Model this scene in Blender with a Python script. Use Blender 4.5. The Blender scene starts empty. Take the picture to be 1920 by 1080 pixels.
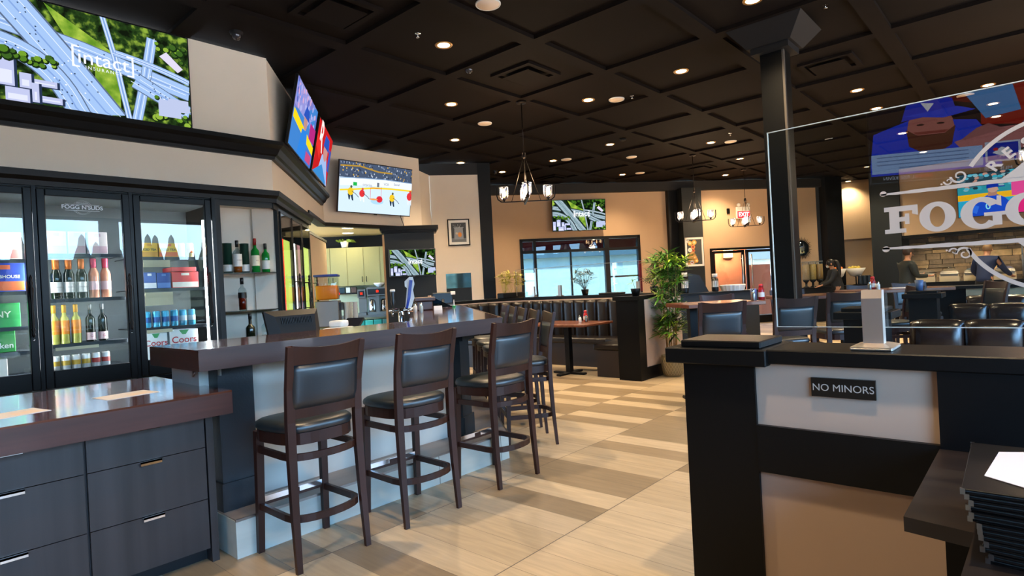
import bpy, bmesh, math, random
from mathutils import Vector, Matrix
S = bpy.context.scene
COL = S.collection
random.seed(7)
PI = math.pi
R = math.radians
EYE = (0.0, 0.0, 1.32)

# ---------------------------------------------------------------- camera, world, daylight, exposure
cd = bpy.data.cameras.new('camera')
cam = bpy.data.objects.new('camera', cd)
COL.objects.link(cam)
cd.sensor_fit = 'HORIZONTAL'
cd.sensor_width = 36.0
cd.lens = 36.0 * 1113.19 / 1920.0
cd.clip_start = 0.05
cd.clip_end = 300
_yaw, _pitch, _roll = 0.7290756, -0.002286, -0.0527893
_f = Vector((math.cos(_yaw) * math.cos(_pitch), math.sin(_yaw) * math.cos(_pitch), math.sin(_pitch)))
_r = Vector((math.sin(_yaw), -math.cos(_yaw), 0))
_u = _r.cross(_f)
_r2 = _r * math.cos(_roll) + _u * math.sin(_roll)
_u2 = _u * math.cos(_roll) - _r * math.sin(_roll)
m = Matrix((_r2, _u2, -_f)).transposed().to_4x4()
m.translation = Vector(EYE)
cam.matrix_world = m
S.camera = cam

w = bpy.data.worlds.new('sky')
S.world = w
w.use_nodes = True
nt = w.node_tree
nt.nodes.clear()
wo = nt.nodes.new('ShaderNodeOutputWorld')
wb = nt.nodes.new('ShaderNodeBackground')
tc = nt.nodes.new('ShaderNodeTexCoord')
sx = nt.nodes.new('ShaderNodeSeparateXYZ')
rp = nt.nodes.new('ShaderNodeValToRGB')
cr = rp.color_ramp
cr.elements[0].position = 0.0
cr.elements[0].color = (0.42, 0.72, 1.0, 1)
cr.elements[1].position = 0.5
cr.elements[1].color = (0.16, 0.38, 0.80, 1)
e = cr.elements.new(0.12)
e.color = (0.30, 0.62, 1.0, 1)
ns = nt.nodes.new('ShaderNodeTexNoise')
ns.inputs['Scale'].default_value = 3.0
ns.inputs['Detail'].default_value = 5.0
cm = nt.nodes.new('ShaderNodeMapRange')
cm.inputs['From Min'].default_value = 0.5
cm.inputs['From Max'].default_value = 0.75
mx = nt.nodes.new('ShaderNodeMixRGB')
mx.inputs['Color2'].default_value = (0.62, 0.78, 0.92, 1)
nt.links.new(tc.outputs['Generated'], sx.inputs[0])
nt.links.new(sx.outputs['Z'], rp.inputs[0])
nt.links.new(tc.outputs['Generated'], ns.inputs['Vector'])
nt.links.new(ns.outputs['Fac'], cm.inputs['Value'])
nt.links.new(cm.outputs[0], mx.inputs['Fac'])
nt.links.new(rp.outputs[0], mx.inputs['Color1'])
nt.links.new(mx.outputs[0], wb.inputs['Color'])
wb.inputs['Strength'].default_value = 14.0
nt.links.new(wb.outputs[0], wo.inputs['Surface'])
w.cycles.sampling_method = 'AUTOMATIC'

sun = bpy.data.lights.new('sun', 'SUN')
sun.energy = 60.0
sun.angle = R(0.6)
sun.color = (1.0, 0.93, 0.82)
so_ = bpy.data.objects.new('sun', sun)
COL.objects.link(so_)
so_.rotation_euler = Vector((-0.76, 0.30, 0.57)).to_track_quat('Z', 'Y').to_euler()

S.view_settings.view_transform = 'Standard'
S.view_settings.look = 'None'
S.view_settings.gamma = 1.0
S.view_settings.exposure = 0.5
S.view_settings.use_curve_mapping = False
cy = S.cycles
cy.max_bounces = 8
cy.diffuse_bounces = 4
cy.glossy_bounces = 4
cy.transmission_bounces = 4
cy.transparent_max_bounces = 16
cy.caustics_reflective = False
cy.caustics_refractive = False
cy.sample_clamp_indirect = 6.0
cy.use_denoising = True

# ---------------------------------------------------------------- materials
MATS = {}
def lin(h):
    if isinstance(h, tuple):
        return h + (1,) if len(h) == 3 else h
    v = [int(h[i:i + 2], 16) / 255 for i in (0, 2, 4)]
    return tuple(c / 12.92 if c <= 0.04045 else ((c + 0.055) / 1.055) ** 2.4 for c in v) + (1,)
def mat(name, col, rough=0.5, metal=0.0, noise=None, bump=None, coat=0.0, spec=0.5, alpha=None, trans=0.0, ior=None):
    """noise=(scale, amount, (stretch xyz)), bump=(scale, strength)"""
    if name in MATS:
        return MATS[name]
    M = bpy.data.materials.new(name)
    M.use_nodes = True
    t = M.node_tree
    b = t.nodes['Principled BSDF']
    c = lin(col)
    b.inputs['Base Color'].default_value = c
    b.inputs['Roughness'].default_value = rough
    b.inputs['Metallic'].default_value = metal
    b.inputs['Specular IOR Level'].default_value = spec
    b.inputs['Coat Weight'].default_value = coat
    b.inputs['Coat Roughness'].default_value = 0.08
    b.inputs['Transmission Weight'].default_value = trans
    if ior:
        b.inputs['IOR'].default_value = ior
    if noise or bump:
        tcn = t.nodes.new('ShaderNodeTexCoord')
    if noise:
        mp = t.nodes.new('ShaderNodeMapping')
        mp.inputs['Scale'].default_value = noise[2] if len(noise) > 2 else (1, 1, 1)
        t.links.new(tcn.outputs['Object'], mp.inputs['Vector'])
        n = t.nodes.new('ShaderNodeTexNoise')
        n.inputs['Scale'].default_value = noise[0]
        n.inputs['Detail'].default_value = 6
        t.links.new(mp.outputs[0], n.inputs['Vector'])
        r_ = t.nodes.new('ShaderNodeValToRGB')
        a = noise[1]
        r_.color_ramp.elements[0].position = 0.3
        r_.color_ramp.elements[1].position = 0.7
        r_.color_ramp.elements[0].color = tuple(max(0, x * (1 - a)) for x in c[:3]) + (1,)
        r_.color_ramp.elements[1].color = tuple(min(1, x * (1 + a)) for x in c[:3]) + (1,)
        t.links.new(n.outputs['Fac'], r_.inputs['Fac'])
        t.links.new(r_.outputs[0], b.inputs['Base Color'])
    if bump:
        n2 = t.nodes.new('ShaderNodeTexNoise')
        n2.inputs['Scale'].default_value = bump[0]
        n2.inputs['Detail'].default_value = 4
        t.links.new(tcn.outputs['Object'], n2.inputs['Vector'])
        bp = t.nodes.new('ShaderNodeBump')
        bp.inputs['Strength'].default_value = bump[1]
        bp.inputs['Distance'].default_value = 0.01
        t.links.new(n2.outputs['Fac'], bp.inputs['Height'])
        t.links.new(bp.outputs[0], b.inputs['Normal'])
    MATS[name] = M
    return M
def emit(name, col, strength=1.0):
    if name in MATS:
        return MATS[name]
    M = bpy.data.materials.new(name)
    M.use_nodes = True
    t = M.node_tree
    t.nodes.clear()
    o = t.nodes.new('ShaderNodeOutputMaterial')
    e_ = t.nodes.new('ShaderNodeEmission')
    e_.inputs[0].default_value = lin(col)
    e_.inputs[1].default_value = strength
    t.links.new(e_.outputs[0], o.inputs[0])
    MATS[name] = M
    return M
def glass(name, tint='ffffff', refl=1.5, rough=0.0, haze=0.0):
    """a thin pane: clear with a Fresnel reflection"""
    if name in MATS:
        return MATS[name]
    M = bpy.data.materials.new(name)
    M.use_nodes = True
    t = M.node_tree
    t.nodes.clear()
    o = t.nodes.new('ShaderNodeOutputMaterial')
    tr = t.nodes.new('ShaderNodeBsdfTransparent')
    tr.inputs[0].default_value = lin(tint)
    gl = t.nodes.new('ShaderNodeBsdfGlossy')
    gl.inputs['Roughness'].default_value = rough
    fr = t.nodes.new('ShaderNodeFresnel')
    ge = t.nodes.new('ShaderNodeNewGeometry')
    iv = t.nodes.new('ShaderNodeMix')
    iv.inputs['A'].default_value = refl
    iv.inputs['B'].default_value = 1 / refl
    t.links.new(ge.outputs['Backfacing'], iv.inputs['Factor'])
    t.links.new(iv.outputs['Result'], fr.inputs['IOR'])
    mxs = t.nodes.new('ShaderNodeMixShader')
    t.links.new(fr.outputs[0], mxs.inputs[0])
    t.links.new(tr.outputs[0], mxs.inputs[1])
    t.links.new(gl.outputs[0], mxs.inputs[2])
    t.links.new(mxs.outputs[0], o.inputs[0])
    MATS[name] = M
    return M

M_black = mat('black_satin_paint', '0a0b0c', 0.42, bump=(60, 0.05), spec=0.2)
M_blackflat = mat('matt_black_paint', '0f0f11', 0.7, spec=0.3)
M_char = mat('charcoal_paint', '1e2326', 0.55, spec=0.3)
M_cream = mat('cream_wall_paint', 'e6d8c6', 0.85, noise=(1.5, 0.03), bump=(180, 0.05))
M_tan = mat('warm_tan_wall_paint', 'c0a284', 0.85, noise=(1.5, 0.03), bump=(180, 0.05))
M_ceil = mat('dark_brown_ceiling_paint', '130c08', 0.85, noise=(0.8, 0.08), spec=0.12)
M_ceil2 = mat('black_fascia_paint', '110f0e', 0.7)
M_darkwood = mat('espresso_wood', '2c140c', 0.4, noise=(6, 0.4, (1, 1, 0.15)), spec=0.4)
M_redwood = mat('mahogany_wood', '3f1a14', 0.28, noise=(5, 0.35, (1, 1, 0.12)), coat=0.4)
M_bartop = mat('lacquered_bar_wood', '59301f', 0.22, noise=(4, 0.4, (0.6, 4, 2)), coat=1.0)
M_baredge = mat('bar_edge_wood', '3c221b', 0.42, noise=(5, 0.2, (0.4, 4, 6)), coat=0.3)
M_drawer = mat('grey_brown_laminate', '262223', 0.45, noise=(5, 0.4, (3, 1, 0.12)))
M_leather = mat('black_leather', '0e1a21', 0.38, bump=(220, 0.05), spec=0.85)
M_tabletop = mat('table_top_wood', '6b3a24', 0.3, noise=(5, 0.3, (0.5, 4, 2)), coat=0.4)
M_chrome = mat('brushed_steel', 'b9b4ac', 0.28, 1.0)
M_chromed = mat('polished_chrome', 'd8d8d8', 0.12, 1.0)
M_steel = mat('stainless_steel', '8f8d88', 0.35, 1.0, noise=(3, 0.05))
M_white = mat('white_plastic', 'e6e4df', 0.4)
M_paper = mat('white_paper', 'cfcac8', 0.7)
M_blackplastic = mat('black_plastic', '101215', 0.3)
M_screenframe = mat('tv_bezel', '08080a', 0.35)
M_iron = mat('dark_bronze_metal', '1d1714', 0.4, 0.8)
M_thinglass = glass('clear_pane_glass', 'ffffff', 1.5)
M_bottleglass = glass('clear_bottle_glass', 'e8eeee', 1.5)
M_tilecool = mat('pale_tile', 'a9aea6', 0.3, noise=(3, 0.12, (0.4, 3, 3)))

# ---------------------------------------------------------------- mesh helpers
class MB:
    def __init__(s):
        s.bm = bmesh.new()
        s.mats = []
        s.mi = 0
        s.M = Matrix.Identity(4)
    def use(s, mt):
        if mt not in s.mats:
            s.mats.append(mt)
        s.mi = s.mats.index(mt)
        return s
    def _fin(s, f0, smooth=False):
        s.bm.faces.ensure_lookup_table()
        for f in s.bm.faces[f0:]:
            f.material_index = s.mi
            f.smooth = smooth
    def poly(s, verts, faces, smooth=False):
        f0 = len(s.bm.faces)
        vs = [s.bm.verts.new(s.M @ Vector(v)) for v in verts]
        for f in faces:
            try:
                s.bm.faces.new([vs[i] for i in f])
            except ValueError:
                pass
        s._fin(f0, smooth)
        return s
    def box(s, x0, x1, y0, y1, z0, z1, rz=0):
        v = [(x, y, z) for z in (z0, z1) for y in (y0, y1) for x in (x0, x1)]
        if rz:
            cx, cy_ = (x0 + x1) / 2, (y0 + y1) / 2
            c_, s_ = math.cos(rz), math.sin(rz)
            v = [(cx + (x - cx) * c_ - (y - cy_) * s_, cy_ + (x - cx) * s_ + (y - cy_) * c_, z) for x, y, z in v]
        return s.poly(v, [(0, 2, 3, 1), (4, 5, 7, 6), (0, 1, 5, 4), (2, 6, 7, 3), (0, 4, 6, 2), (1, 3, 7, 5)])
    def rbox(s, x0, x1, y0, y1, z0, z1, b=0.01, seg=2):
        """box with rounded edges"""
        tb = bmesh.new()
        bmesh.ops.create_cube(tb, size=1)
        for v in tb.verts:
            v.co = Vector(((x0 + x1) / 2 + v.co.x * (x1 - x0), (y0 + y1) / 2 + v.co.y * (y1 - y0), (z0 + z1) / 2 + v.co.z * (z1 - z0)))
        bmesh.ops.bevel(tb, geom=tb.edges[:], offset=b, segments=seg, affect='EDGES', profile=0.6)
        s._merge(tb, seg > 1)
        return s
    def _merge(s, tb, smooth=False, T=None):
        tb.verts.ensure_lookup_table()
        idx = {v: i for i, v in enumerate(tb.verts)}
        vs = [(T @ v.co if T else v.co)[:] for v in tb.verts]
        fs = [[idx[v] for v in f.verts] for f in tb.faces]
        tb.free()
        s.poly(vs, fs, smooth)
    def prism(s, pts, z0, z1):
        n = len(pts)
        a = sum(pts[i][0] * pts[(i + 1) % n][1] - pts[(i + 1) % n][0] * pts[i][1] for i in range(n))
        if a < 0:
            pts = pts[::-1]
        v = [(x, y, z0) for x, y in pts] + [(x, y, z1) for x, y in pts]
        f = [tuple(range(n - 1, -1, -1)), tuple(range(n, 2 * n))] + [(i, (i + 1) % n, n + (i + 1) % n, n + i) for i in range(n)]
        return s.poly(v, f)
    def lathe(s, prof, n=16, c=(0, 0), smooth=True, cap=True):
        """prof [(r,z)...] bottom to top"""
        v, f = [], []
        for r_, z in prof:
            for k in range(n):
                a = 2 * PI * k / n
                v.append((c[0] + r_ * math.cos(a), c[1] + r_ * math.sin(a), z))
        for i in range(len(prof) - 1):
            for k in range(n):
                f.append((i * n + k, i * n + (k + 1) % n, (i + 1) * n + (k + 1) % n, (i + 1) * n + k))
        if cap:
            f.append(tuple(range(n - 1, -1, -1)))
            f.append(tuple(range((len(prof) - 1) * n, len(prof) * n)))
        return s.poly(v, f, smooth)
    def cyl(s, x, y, z0, z1, r_, n=16, r2=None):
        return s.lathe([(r_, z0), (r2 if r2 is not None else r_, z1)], n, (x, y), True)
    def tube(s, pts, r_, n=8, closed=False, sq=None, smooth=True):
        """sweep along pts; r_ number or list; sq=(w,h) for rectangular section"""
        P = [Vector(p) for p in pts]
        N = len(P)
        v, f = [], []
        prev = None
        for i in range(N):
            if closed:
                t = P[(i + 1) % N] - P[i - 1]
            else:
                t = P[min(i + 1, N - 1)] - P[max(i - 1, 0)]
            if t.length < 1e-9:
                t = Vector((0, 0, 1))
            t.normalize()
            if prev is None:
                up = Vector((0, 0, 1)) if abs(t.z) < 0.9 else Vector((0, 1, 0))
                a = t.cross(up).normalized()
            else:
                a = (prev - t * prev.dot(t)).normalized()
            prev = a
            b = t.cross(a)
            rr = r_[i] if isinstance(r_, (list, tuple)) else r_
            if sq:
                k = rr if isinstance(r_, (list, tuple)) else 1
                cs = [(-sq[0] / 2 * k, -sq[1] / 2 * k), (sq[0] / 2 * k, -sq[1] / 2 * k), (sq[0] / 2 * k, sq[1] / 2 * k), (-sq[0] / 2 * k, sq[1] / 2 * k)]
            else:
                cs = [(rr * math.cos(2 * PI * k / n), rr * math.sin(2 * PI * k / n)) for k in range(n)]
            for c0, c1 in cs:
                v.append((P[i] + a * c0 + b * c1)[:])
        m_ = len(cs)
        for i in range(N if closed else N - 1):
            for k in range(m_):
                f.append((i * m_ + k, i * m_ + (k + 1) % m_, ((i + 1) % N) * m_ + (k + 1) % m_, ((i + 1) % N) * m_ + k))
        if not closed:
            f.append(tuple(range(m_ - 1, -1, -1)))
            f.append(tuple(range((N - 1) * m_, N * m_)))
        return s.poly(v, f, smooth and not sq)
    def ball(s, x, y, z, rx, ry=None, rz=None, n=12):
        ry = ry or rx
        rz = rz or rx
        tb = bmesh.new()
        bmesh.ops.create_uvsphere(tb, u_segments=n, v_segments=max(6, n // 2 + 2), radius=1)
        for v in tb.verts:
            v.co = Vector((x + v.co.x * rx, y + v.co.y * ry, z + v.co.z * rz))
        s._merge(tb, True)
        return s
    def build(s, name, mt=None, parent=None, kind=None, label=None):
        if mt is not None and not s.mats:
            s.mats = [mt]
        me = bpy.data.meshes.new(name)
        bmesh.ops.recalc_face_normals(s.bm, faces=s.bm.faces[:])
        s.bm.to_mesh(me)
        s.bm.free()
        for q in s.mats:
            me.materials.append(q)
        o = bpy.data.objects.new(name, me)
        COL.objects.link(o)
        if parent:
            o.parent = parent
        if kind:
            o['kind'] = kind
        if label:
            o['label'] = label
        return o
def tag(o, label, cat, group=None, kind=None):
    o['label'] = label
    o['category'] = cat
    if group:
        o['group'] = group
    if kind:
        o['kind'] = kind
    return o
def thing(name, label, cat, loc=(0, 0, 0), rz=0, group=None):
    o = bpy.data.objects.new(name, None)
    o.empty_display_size = 0.1
    COL.objects.link(o)
    o.location = loc
    o.rotation_euler = (0, 0, R(rz))
    return tag(o, label, cat, group)
def dup(root, loc, rz, label, group=None):
    r_ = root.copy()
    COL.objects.link(r_)
    r_.location = loc
    r_.rotation_euler = (0, 0, R(rz))
    r_['label'] = label
    if group:
        r_['group'] = group
    for ch in list(root.children):
        c_ = ch.copy()
        COL.objects.link(c_)
        c_.parent = r_
        for g in list(ch.children):
            d = g.copy()
            COL.objects.link(d)
            d.parent = c_
    return r_
def struct(name, mb, mt=None):
    return mb.build(name, mt, kind='structure')
_FONT = None
def text_mb(mb, txt, size, x, y, z, plane='xz', depth=0.0, align='CENTER', sx_=1.0, flat=True, offset=0.0, spacing=1.0):
    """flat lettering merged into mb; drawn in the local x/z plane facing -y"""
    cu = bpy.data.curves.new('t', 'FONT')
    cu.body = txt
    cu.size = size
    cu.align_x = align
    cu.align_y = 'CENTER'
    cu.extrude = depth
    cu.offset = offset
    cu.space_character = spacing
    o = bpy.data.objects.new('t', cu)
    COL.objects.link(o)
    dg = bpy.context.evaluated_depsgraph_get()
    me = bpy.data.meshes.new_from_object(o.evaluated_get(dg))
    if plane == 'xz':
        vs = [(x + v.co.x * sx_, y + v.co.z, z + v.co.y) for v in me.vertices]
    else:
        vs = [(x + v.co.x * sx_, y + v.co.y, z + v.co.z) for v in me.vertices]
    fs = [tuple(p.vertices) for p in me.polygons]
    mb.poly(vs, fs)
    bpy.data.objects.remove(o)
    bpy.data.meshes.remove(me)
    bpy.data.curves.remove(cu)
    return mb
# ---------------------------------------------------------------- structure
def frame(P, deg, z=0):
    return Matrix.Translation((P[0], P[1], z)) @ Matrix.Rotation(R(deg), 4, 'Z')
def along(P, deg, s, d=0.0):
    """point s along a wall and d out into the room"""
    a = R(deg)
    return (P[0] + s * math.cos(a) + d * math.sin(a), P[1] + s * math.sin(a) - d * math.cos(a))
A2 = 51.0
AB = -38.0
W2 = (2.997, 5.949)
WB = (12.45, 8.77)
W4 = (7.74, 8.95)
E2 = along(W2, A2, 3.54)

def floor_material():
    M = bpy.data.materials.new('floor_tile')
    M.use_nodes = True
    t = M.node_tree
    L = t.links.new
    b = t.nodes['Principled BSDF']
    tcn = t.nodes.new('ShaderNodeTexCoord')
    sp = t.nodes.new('ShaderNodeSeparateXYZ')
    L(tcn.outputs['Object'], sp.inputs[0])
    def math_(op, a, b_=None):
        n = t.nodes.new('ShaderNodeMath')
        n.operation = op
        for i, v in enumerate((a, b_)):
            if v is None:
                continue
            if isinstance(v, (int, float)):
                n.inputs[i].default_value = v
            else:
                L(v, n.inputs[i])
        return n.outputs[0]
    ux = math_('DIVIDE', math_('SUBTRACT', sp.outputs[0], 2.04), 0.2125)
    uy = math_('DIVIDE', math_('SUBTRACT', sp.outputs[1], 1.922), 0.86)
    fx, fy = math_('FLOOR', ux), math_('FLOOR', uy)
    cb = t.nodes.new('ShaderNodeCombineXYZ')
    L(fx, cb.inputs[0])
    L(fy, cb.inputs[1])
    wn = t.nodes.new('ShaderNodeTexWhiteNoise')
    wn.noise_dimensions = '3D'
    L(cb.outputs[0], wn.inputs['Vector'])
    ra = t.nodes.new('ShaderNodeValToRGB')
    ra.color_ramp.interpolation = 'CONSTANT'
    els = ra.color_ramp.elements
    els[0].position = 0
    els[0].color = lin('b3a185')
    els[1].position = 0.30
    els[1].color = lin('84735b')
    for p_, c_ in ((0.55, 'aa987c'), (0.72, '8c7a61'), (0.88, 'a08f74')):
        q = els.new(p_)
        q.color = lin(c_)
    L(wn.outputs['Value'], ra.inputs[0])
    mp = t.nodes.new('ShaderNodeMapping')
    mp.inputs['Scale'].default_value = (14, 1.2, 1)
    L(tcn.outputs['Object'], mp.inputs['Vector'])
    ad = t.nodes.new('ShaderNodeVectorMath')
    ad.operation = 'ADD'
    L(mp.outputs[0], ad.inputs[0])
    L(wn.outputs['Color'], ad.inputs[1])
    n = t.nodes.new('ShaderNodeTexNoise')
    n.inputs['Scale'].default_value = 2.5
    n.inputs['Detail'].default_value = 6
    n.inputs['Distortion'].default_value = 0.6
    L(ad.outputs[0], n.inputs['Vector'])
    mr = t.nodes.new('ShaderNodeMapRange')
    mr.inputs['From Min'].default_value = 0.3
    mr.inputs['From Max'].default_value = 0.7
    mr.inputs['To Min'].default_value = 0.84
    mr.inputs['To Max'].default_value = 1.1
    L(n.outputs['Fac'], mr.inputs['Value'])
    mul = t.nodes.new('ShaderNodeVectorMath')
    mul.operation = 'SCALE'
    L(ra.outputs[0], mul.inputs[0])
    L(mr.outputs[0], mul.inputs['Scale'])
    gx = math_('ABSOLUTE', math_('SUBTRACT', math_('FRACT', ux), 0.5))
    gy = math_('ABSOLUTE', math_('SUBTRACT', math_('FRACT', uy), 0.5))
    g = math_('MAXIMUM', math_('GREATER_THAN', gx, 0.5 - 0.0022 / 0.425), math_('GREATER_THAN', gy, 0.5 - 0.003 / 0.86))
    mxn = t.nodes.new('ShaderNodeMixRGB')
    L(g, mxn.inputs['Fac'])
    L(mul.outputs[0], mxn.inputs['Color1'])
    mxn.inputs['Color2'].default_value = lin('4d453e')
    L(mxn.outputs[0], b.inputs['Base Color'])
    b.inputs['Roughness'].default_value = 0.38
    return M
mb = MB().use(floor_material())
mb.box(-4.2, 22, -3.0, 13.2, -0.05, 0)
struct('floor', mb)

# coffered ceiling: flat panels at 3.88 behind a grid of broad beams at 3.83
CX0, CY0, CS, BW = 4.762, 2.4316, 1.3412, 0.17
mb = MB().use(M_ceil)
mb.box(-4.2, 22, -3.1, 13.2, 3.87, 3.95)
for i in range(-7, 14):
    x = CX0 + CS * i
    if -4.1 < x < 21.5:
        mb.box(x, x + BW, -3.1, 13.2, 3.83, 3.875)
for j in range(-5, 9):
    y = CY0 + CS * j
    if -3.0 < y < 13:
        for i in range(-7, 14):
            x = CX0 + CS * i
            if x > -5 and x + BW < 21.5:
                mb.box(x + BW, x + CS, y, y + BW, 3.83, 3.875)
struct('ceiling', mb)

def wallseg(name, P, deg, s0, s1, z0, z1, mt, th=0.12, holes=(), kind='structure'):
    """one wall with rectangular holes (s0,s1,z0,z1)"""
    mb = MB().use(mt)
    mb.M = frame(P, deg)
    ss = sorted({s0, s1, *[h[0] for h in holes], *[h[1] for h in holes]})
    zs = sorted({z0, z1, *[h[2] for h in holes], *[h[3] for h in holes]})
    for a, b in zip(ss, ss[1:]):
        for c, d in zip(zs, zs[1:]):
            if any(h[0] <= a and b <= h[1] and h[2] <= c and d <= h[3] for h in holes):
                continue
            mb.box(a, b, 0, th, c, d)
    return struct(name, mb)

wallseg('wall_cooler', (0, 5.94), 0, -4.1, 2.997, 2.43, 3.83, M_cream)
wallseg('wall_cooler_side', (0, 5.94), 0, -4.1, 0.33, 0, 2.43, M_black)
wallseg('wall_corner', W2, A2, 0.02, 2.06, 2.43, 3.83, M_cream)
wallseg('wall_corner_end', W2, A2, 2.06, 3.54, 2.5, 3.83, M_cream)
wallseg('wall_bulkhead', (0, 8.7), 0, E2[0], 7.28, 2.5, 3.83, M_cream)
wallseg('wall_bulkhead_return', (7.28, 8.7), 28, 0, 0.5, 0, 3.6, M_cream)
wallseg('wall_picture', W4, -37, 0, 0.965, 0, 3.6, M_cream)
_p = along(W4, -37, 0.965)
wallseg('wall_dark_return', _p, A2, 0.0, 3.2, 0, 3.83, M_black)
wallseg('wall_picture_pier', along(W4, -37, 0.965, 0.02), -37, 0, 0.25, 0, 3.83, M_black, 0.3)
wallseg('wall_picture_fascia', along(W4, -37, -0.9), -37, 0, 1.88, 3.6, 3.83, M_ceil2, 0.2)
wallseg('wall_back', WB, AB, -2.7, 7.3, 0, 3.6, M_tan, 0.14, holes=((-1.53, 1.65, 0.9, 2.48), (3.6, 5.65, 0, 2.05)))
wallseg('wall_back_fascia', along(WB, AB, 0, 0.16), AB, -3.2, 7.2, 3.6, 3.83, M_ceil2, 0.3)
# right hand end of the dining room
wallseg('wall_dining_link', (18.05, 4.55), 20, -0.2, 1.2, 0, 3.83, M_char)
wallseg('wall_dining_end', (18.98, 5.15), -74, 0, 2.7, 0, 3.83, M_tan)
wallseg('wall_buffet_upper', (18.3, 2.75), -90, 0, 5.9, 2.09, 3.83, M_tan)
mb = MB().use(M_black)
mb.box(18.27, 19.6, -3.1, 2.75, 2.03, 2.10)
struct('trim_buffet', mb)
mb = MB().use(M_char)
mb.box(18.2, 19.7, 2.68, 3.35, 0, 3.83)
struct('wall_buffet_pier', mb)
mb = MB().use(M_tan)
mb.M = frame((19.1, 4.73), -74)
mb.box(0.0, 1.25, -0.08, 0.28, 2.165, 3.83)
struct('wall_panel_box', mb)
mb = MB().use(M_char)
mb.M = frame((19.05, 4.95), -74)
mb.box(-0.12, 0.66, -0.02, 0.2, 0, 3.83)
struct('wall_panel_pier', mb)
# stone wall behind the buffet: coursed blocks
def stone_wall():
    mb = MB()
    tones = [mat('stone_' + c, c, 0.85, noise=(9, 0.25), bump=(25, 0.6)) for c in ('7d6a52', '8f7a5e', '6c5c4a', 'a08866', '5d5144')]
    mb.use(mat('stone_mortar', '4a4035', 0.9))
    mb.box(19.48, 19.6, -3.1, 2.75, 0, 2.05)
    z = 0.75
    rnd = random.Random(3)
    while z < 2.0:
        h = rnd.choice((0.09, 0.13, 0.17))
        y = 2.7
        while y > -3.0:
            l = rnd.uniform(0.25, 0.6)
            mb.use(rnd.choice(tones))
            mb.box(19.40 + rnd.uniform(-0.02, 0.02), 19.5, y - l + 0.012, y, z, min(2.04, z + h - 0.012))
            y -= l
        z += h
    return struct('wall_stone', mb)
stone_wall()
# walls behind the camera, with the tall front windows on the street side
wallseg('wall_entry', (-4.1, -3.1), 90, 0, 9.1, 0, 3.83, M_char)
wins = [(-4.0 + i * 2.6 + 0.12, -4.0 + i * 2.6 + 2.48, 0.5, 3.24) for i in range(5)]
mb = MB().use(M_cream)
mb.M = frame((0, -3.0), 180)
mb.box(-19.6, 4.1, -0.0, 0.12, 3.24, 3.83)
mb.box(-19.6, 4.1, 0.0, 0.12, 0, 0.5)
mb.box(-19.6, -9.0, 0.0, 0.12, 0.5, 3.24)
mb.use(M_black)
for a in [-4.0 + i * 2.6 for i in range(6)]:
    mb.box(-a - 0.12, -a + 0.12, 0.0, 0.12, 0.5, 3.24)
struct('wall_street', mb)
for i, (a, b, c, d) in enumerate(wins):
    mb = MB().use(M_black)
    mb.M = frame((0, -3.0), 180)
    for q in (a, b - 0.06):
        mb.box(-q - 0.06, -q, 0.02, 0.1, c, d)
    for q in (c, d - 0.06):
        mb.box(-b, -a, 0.02, 0.1, q, q + 0.06)
    struct('window_%d' % (i + 1), mb)
# moulding swept along a wall foot-print; the room is on the right of the path
def molding(name, path, prof, mt, kind='structure'):
    n = len(path)
    P = [Vector((p[0], p[1])) for p in path]
    offs = []
    for i in range(n):
        ns_ = []
        for a, b in ((i - 1, i), (i, i + 1)):
            if a < 0 or b >= n:
                continue
            d = (P[b] - P[a]).normalized()
            ns_.append(Vector((d.y, -d.x)))
        if len(ns_) == 1:
            offs.append(ns_[0])
        else:
            q = (ns_[0] + ns_[1])
            offs.append(q / (q.dot(ns_[0])))
    v, f = [], []
    m_ = len(prof)
    for i in range(n):
        for o_, z in prof:
            q = P[i] + offs[i] * o_
            v.append((q.x, q.y, z))
    for i in range(n - 1):
        for k in range(m_):
            f.append((i * m_ + k, i * m_ + (k + 1) % m_, (i + 1) * m_ + (k + 1) % m_, (i + 1) * m_ + k))
    f.append(tuple(range(m_)))
    f.append(tuple(range((n - 1) * m_, n * m_)))
    mb = MB().use(mt)
    mb.poly(v, f)
    return struct(name, mb)
path2 = [(-4.1, 5.94), (W2[0], 5.94), along(W2, A2, 3.3)]
molding('trim_crown', path2, [(0, 2.77), (0.035, 2.77), (0.045, 2.80), (0.07, 2.815), (0.10, 2.87), (0.14, 2.90), (0.14, 2.94), (0, 2.94)], M_black)
molding('trim_cornice', [(-4.1, 5.94), (W2[0], 5.94), along(W2, A2, 2.08)], [(-0.1, 2.32), (0.03, 2.32), (0.035, 2.36), (0.06, 2.39), (0.07, 2.44), (-0.1, 2.44)], M_black)
molding('trim_bulkhead', [along(W2, A2, 2.06), E2, (7.3, 8.7)], [(-0.12, 2.47), (0.02, 2.47), (0.02, 2.53), (-0.12, 2.53)], M_black)
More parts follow.
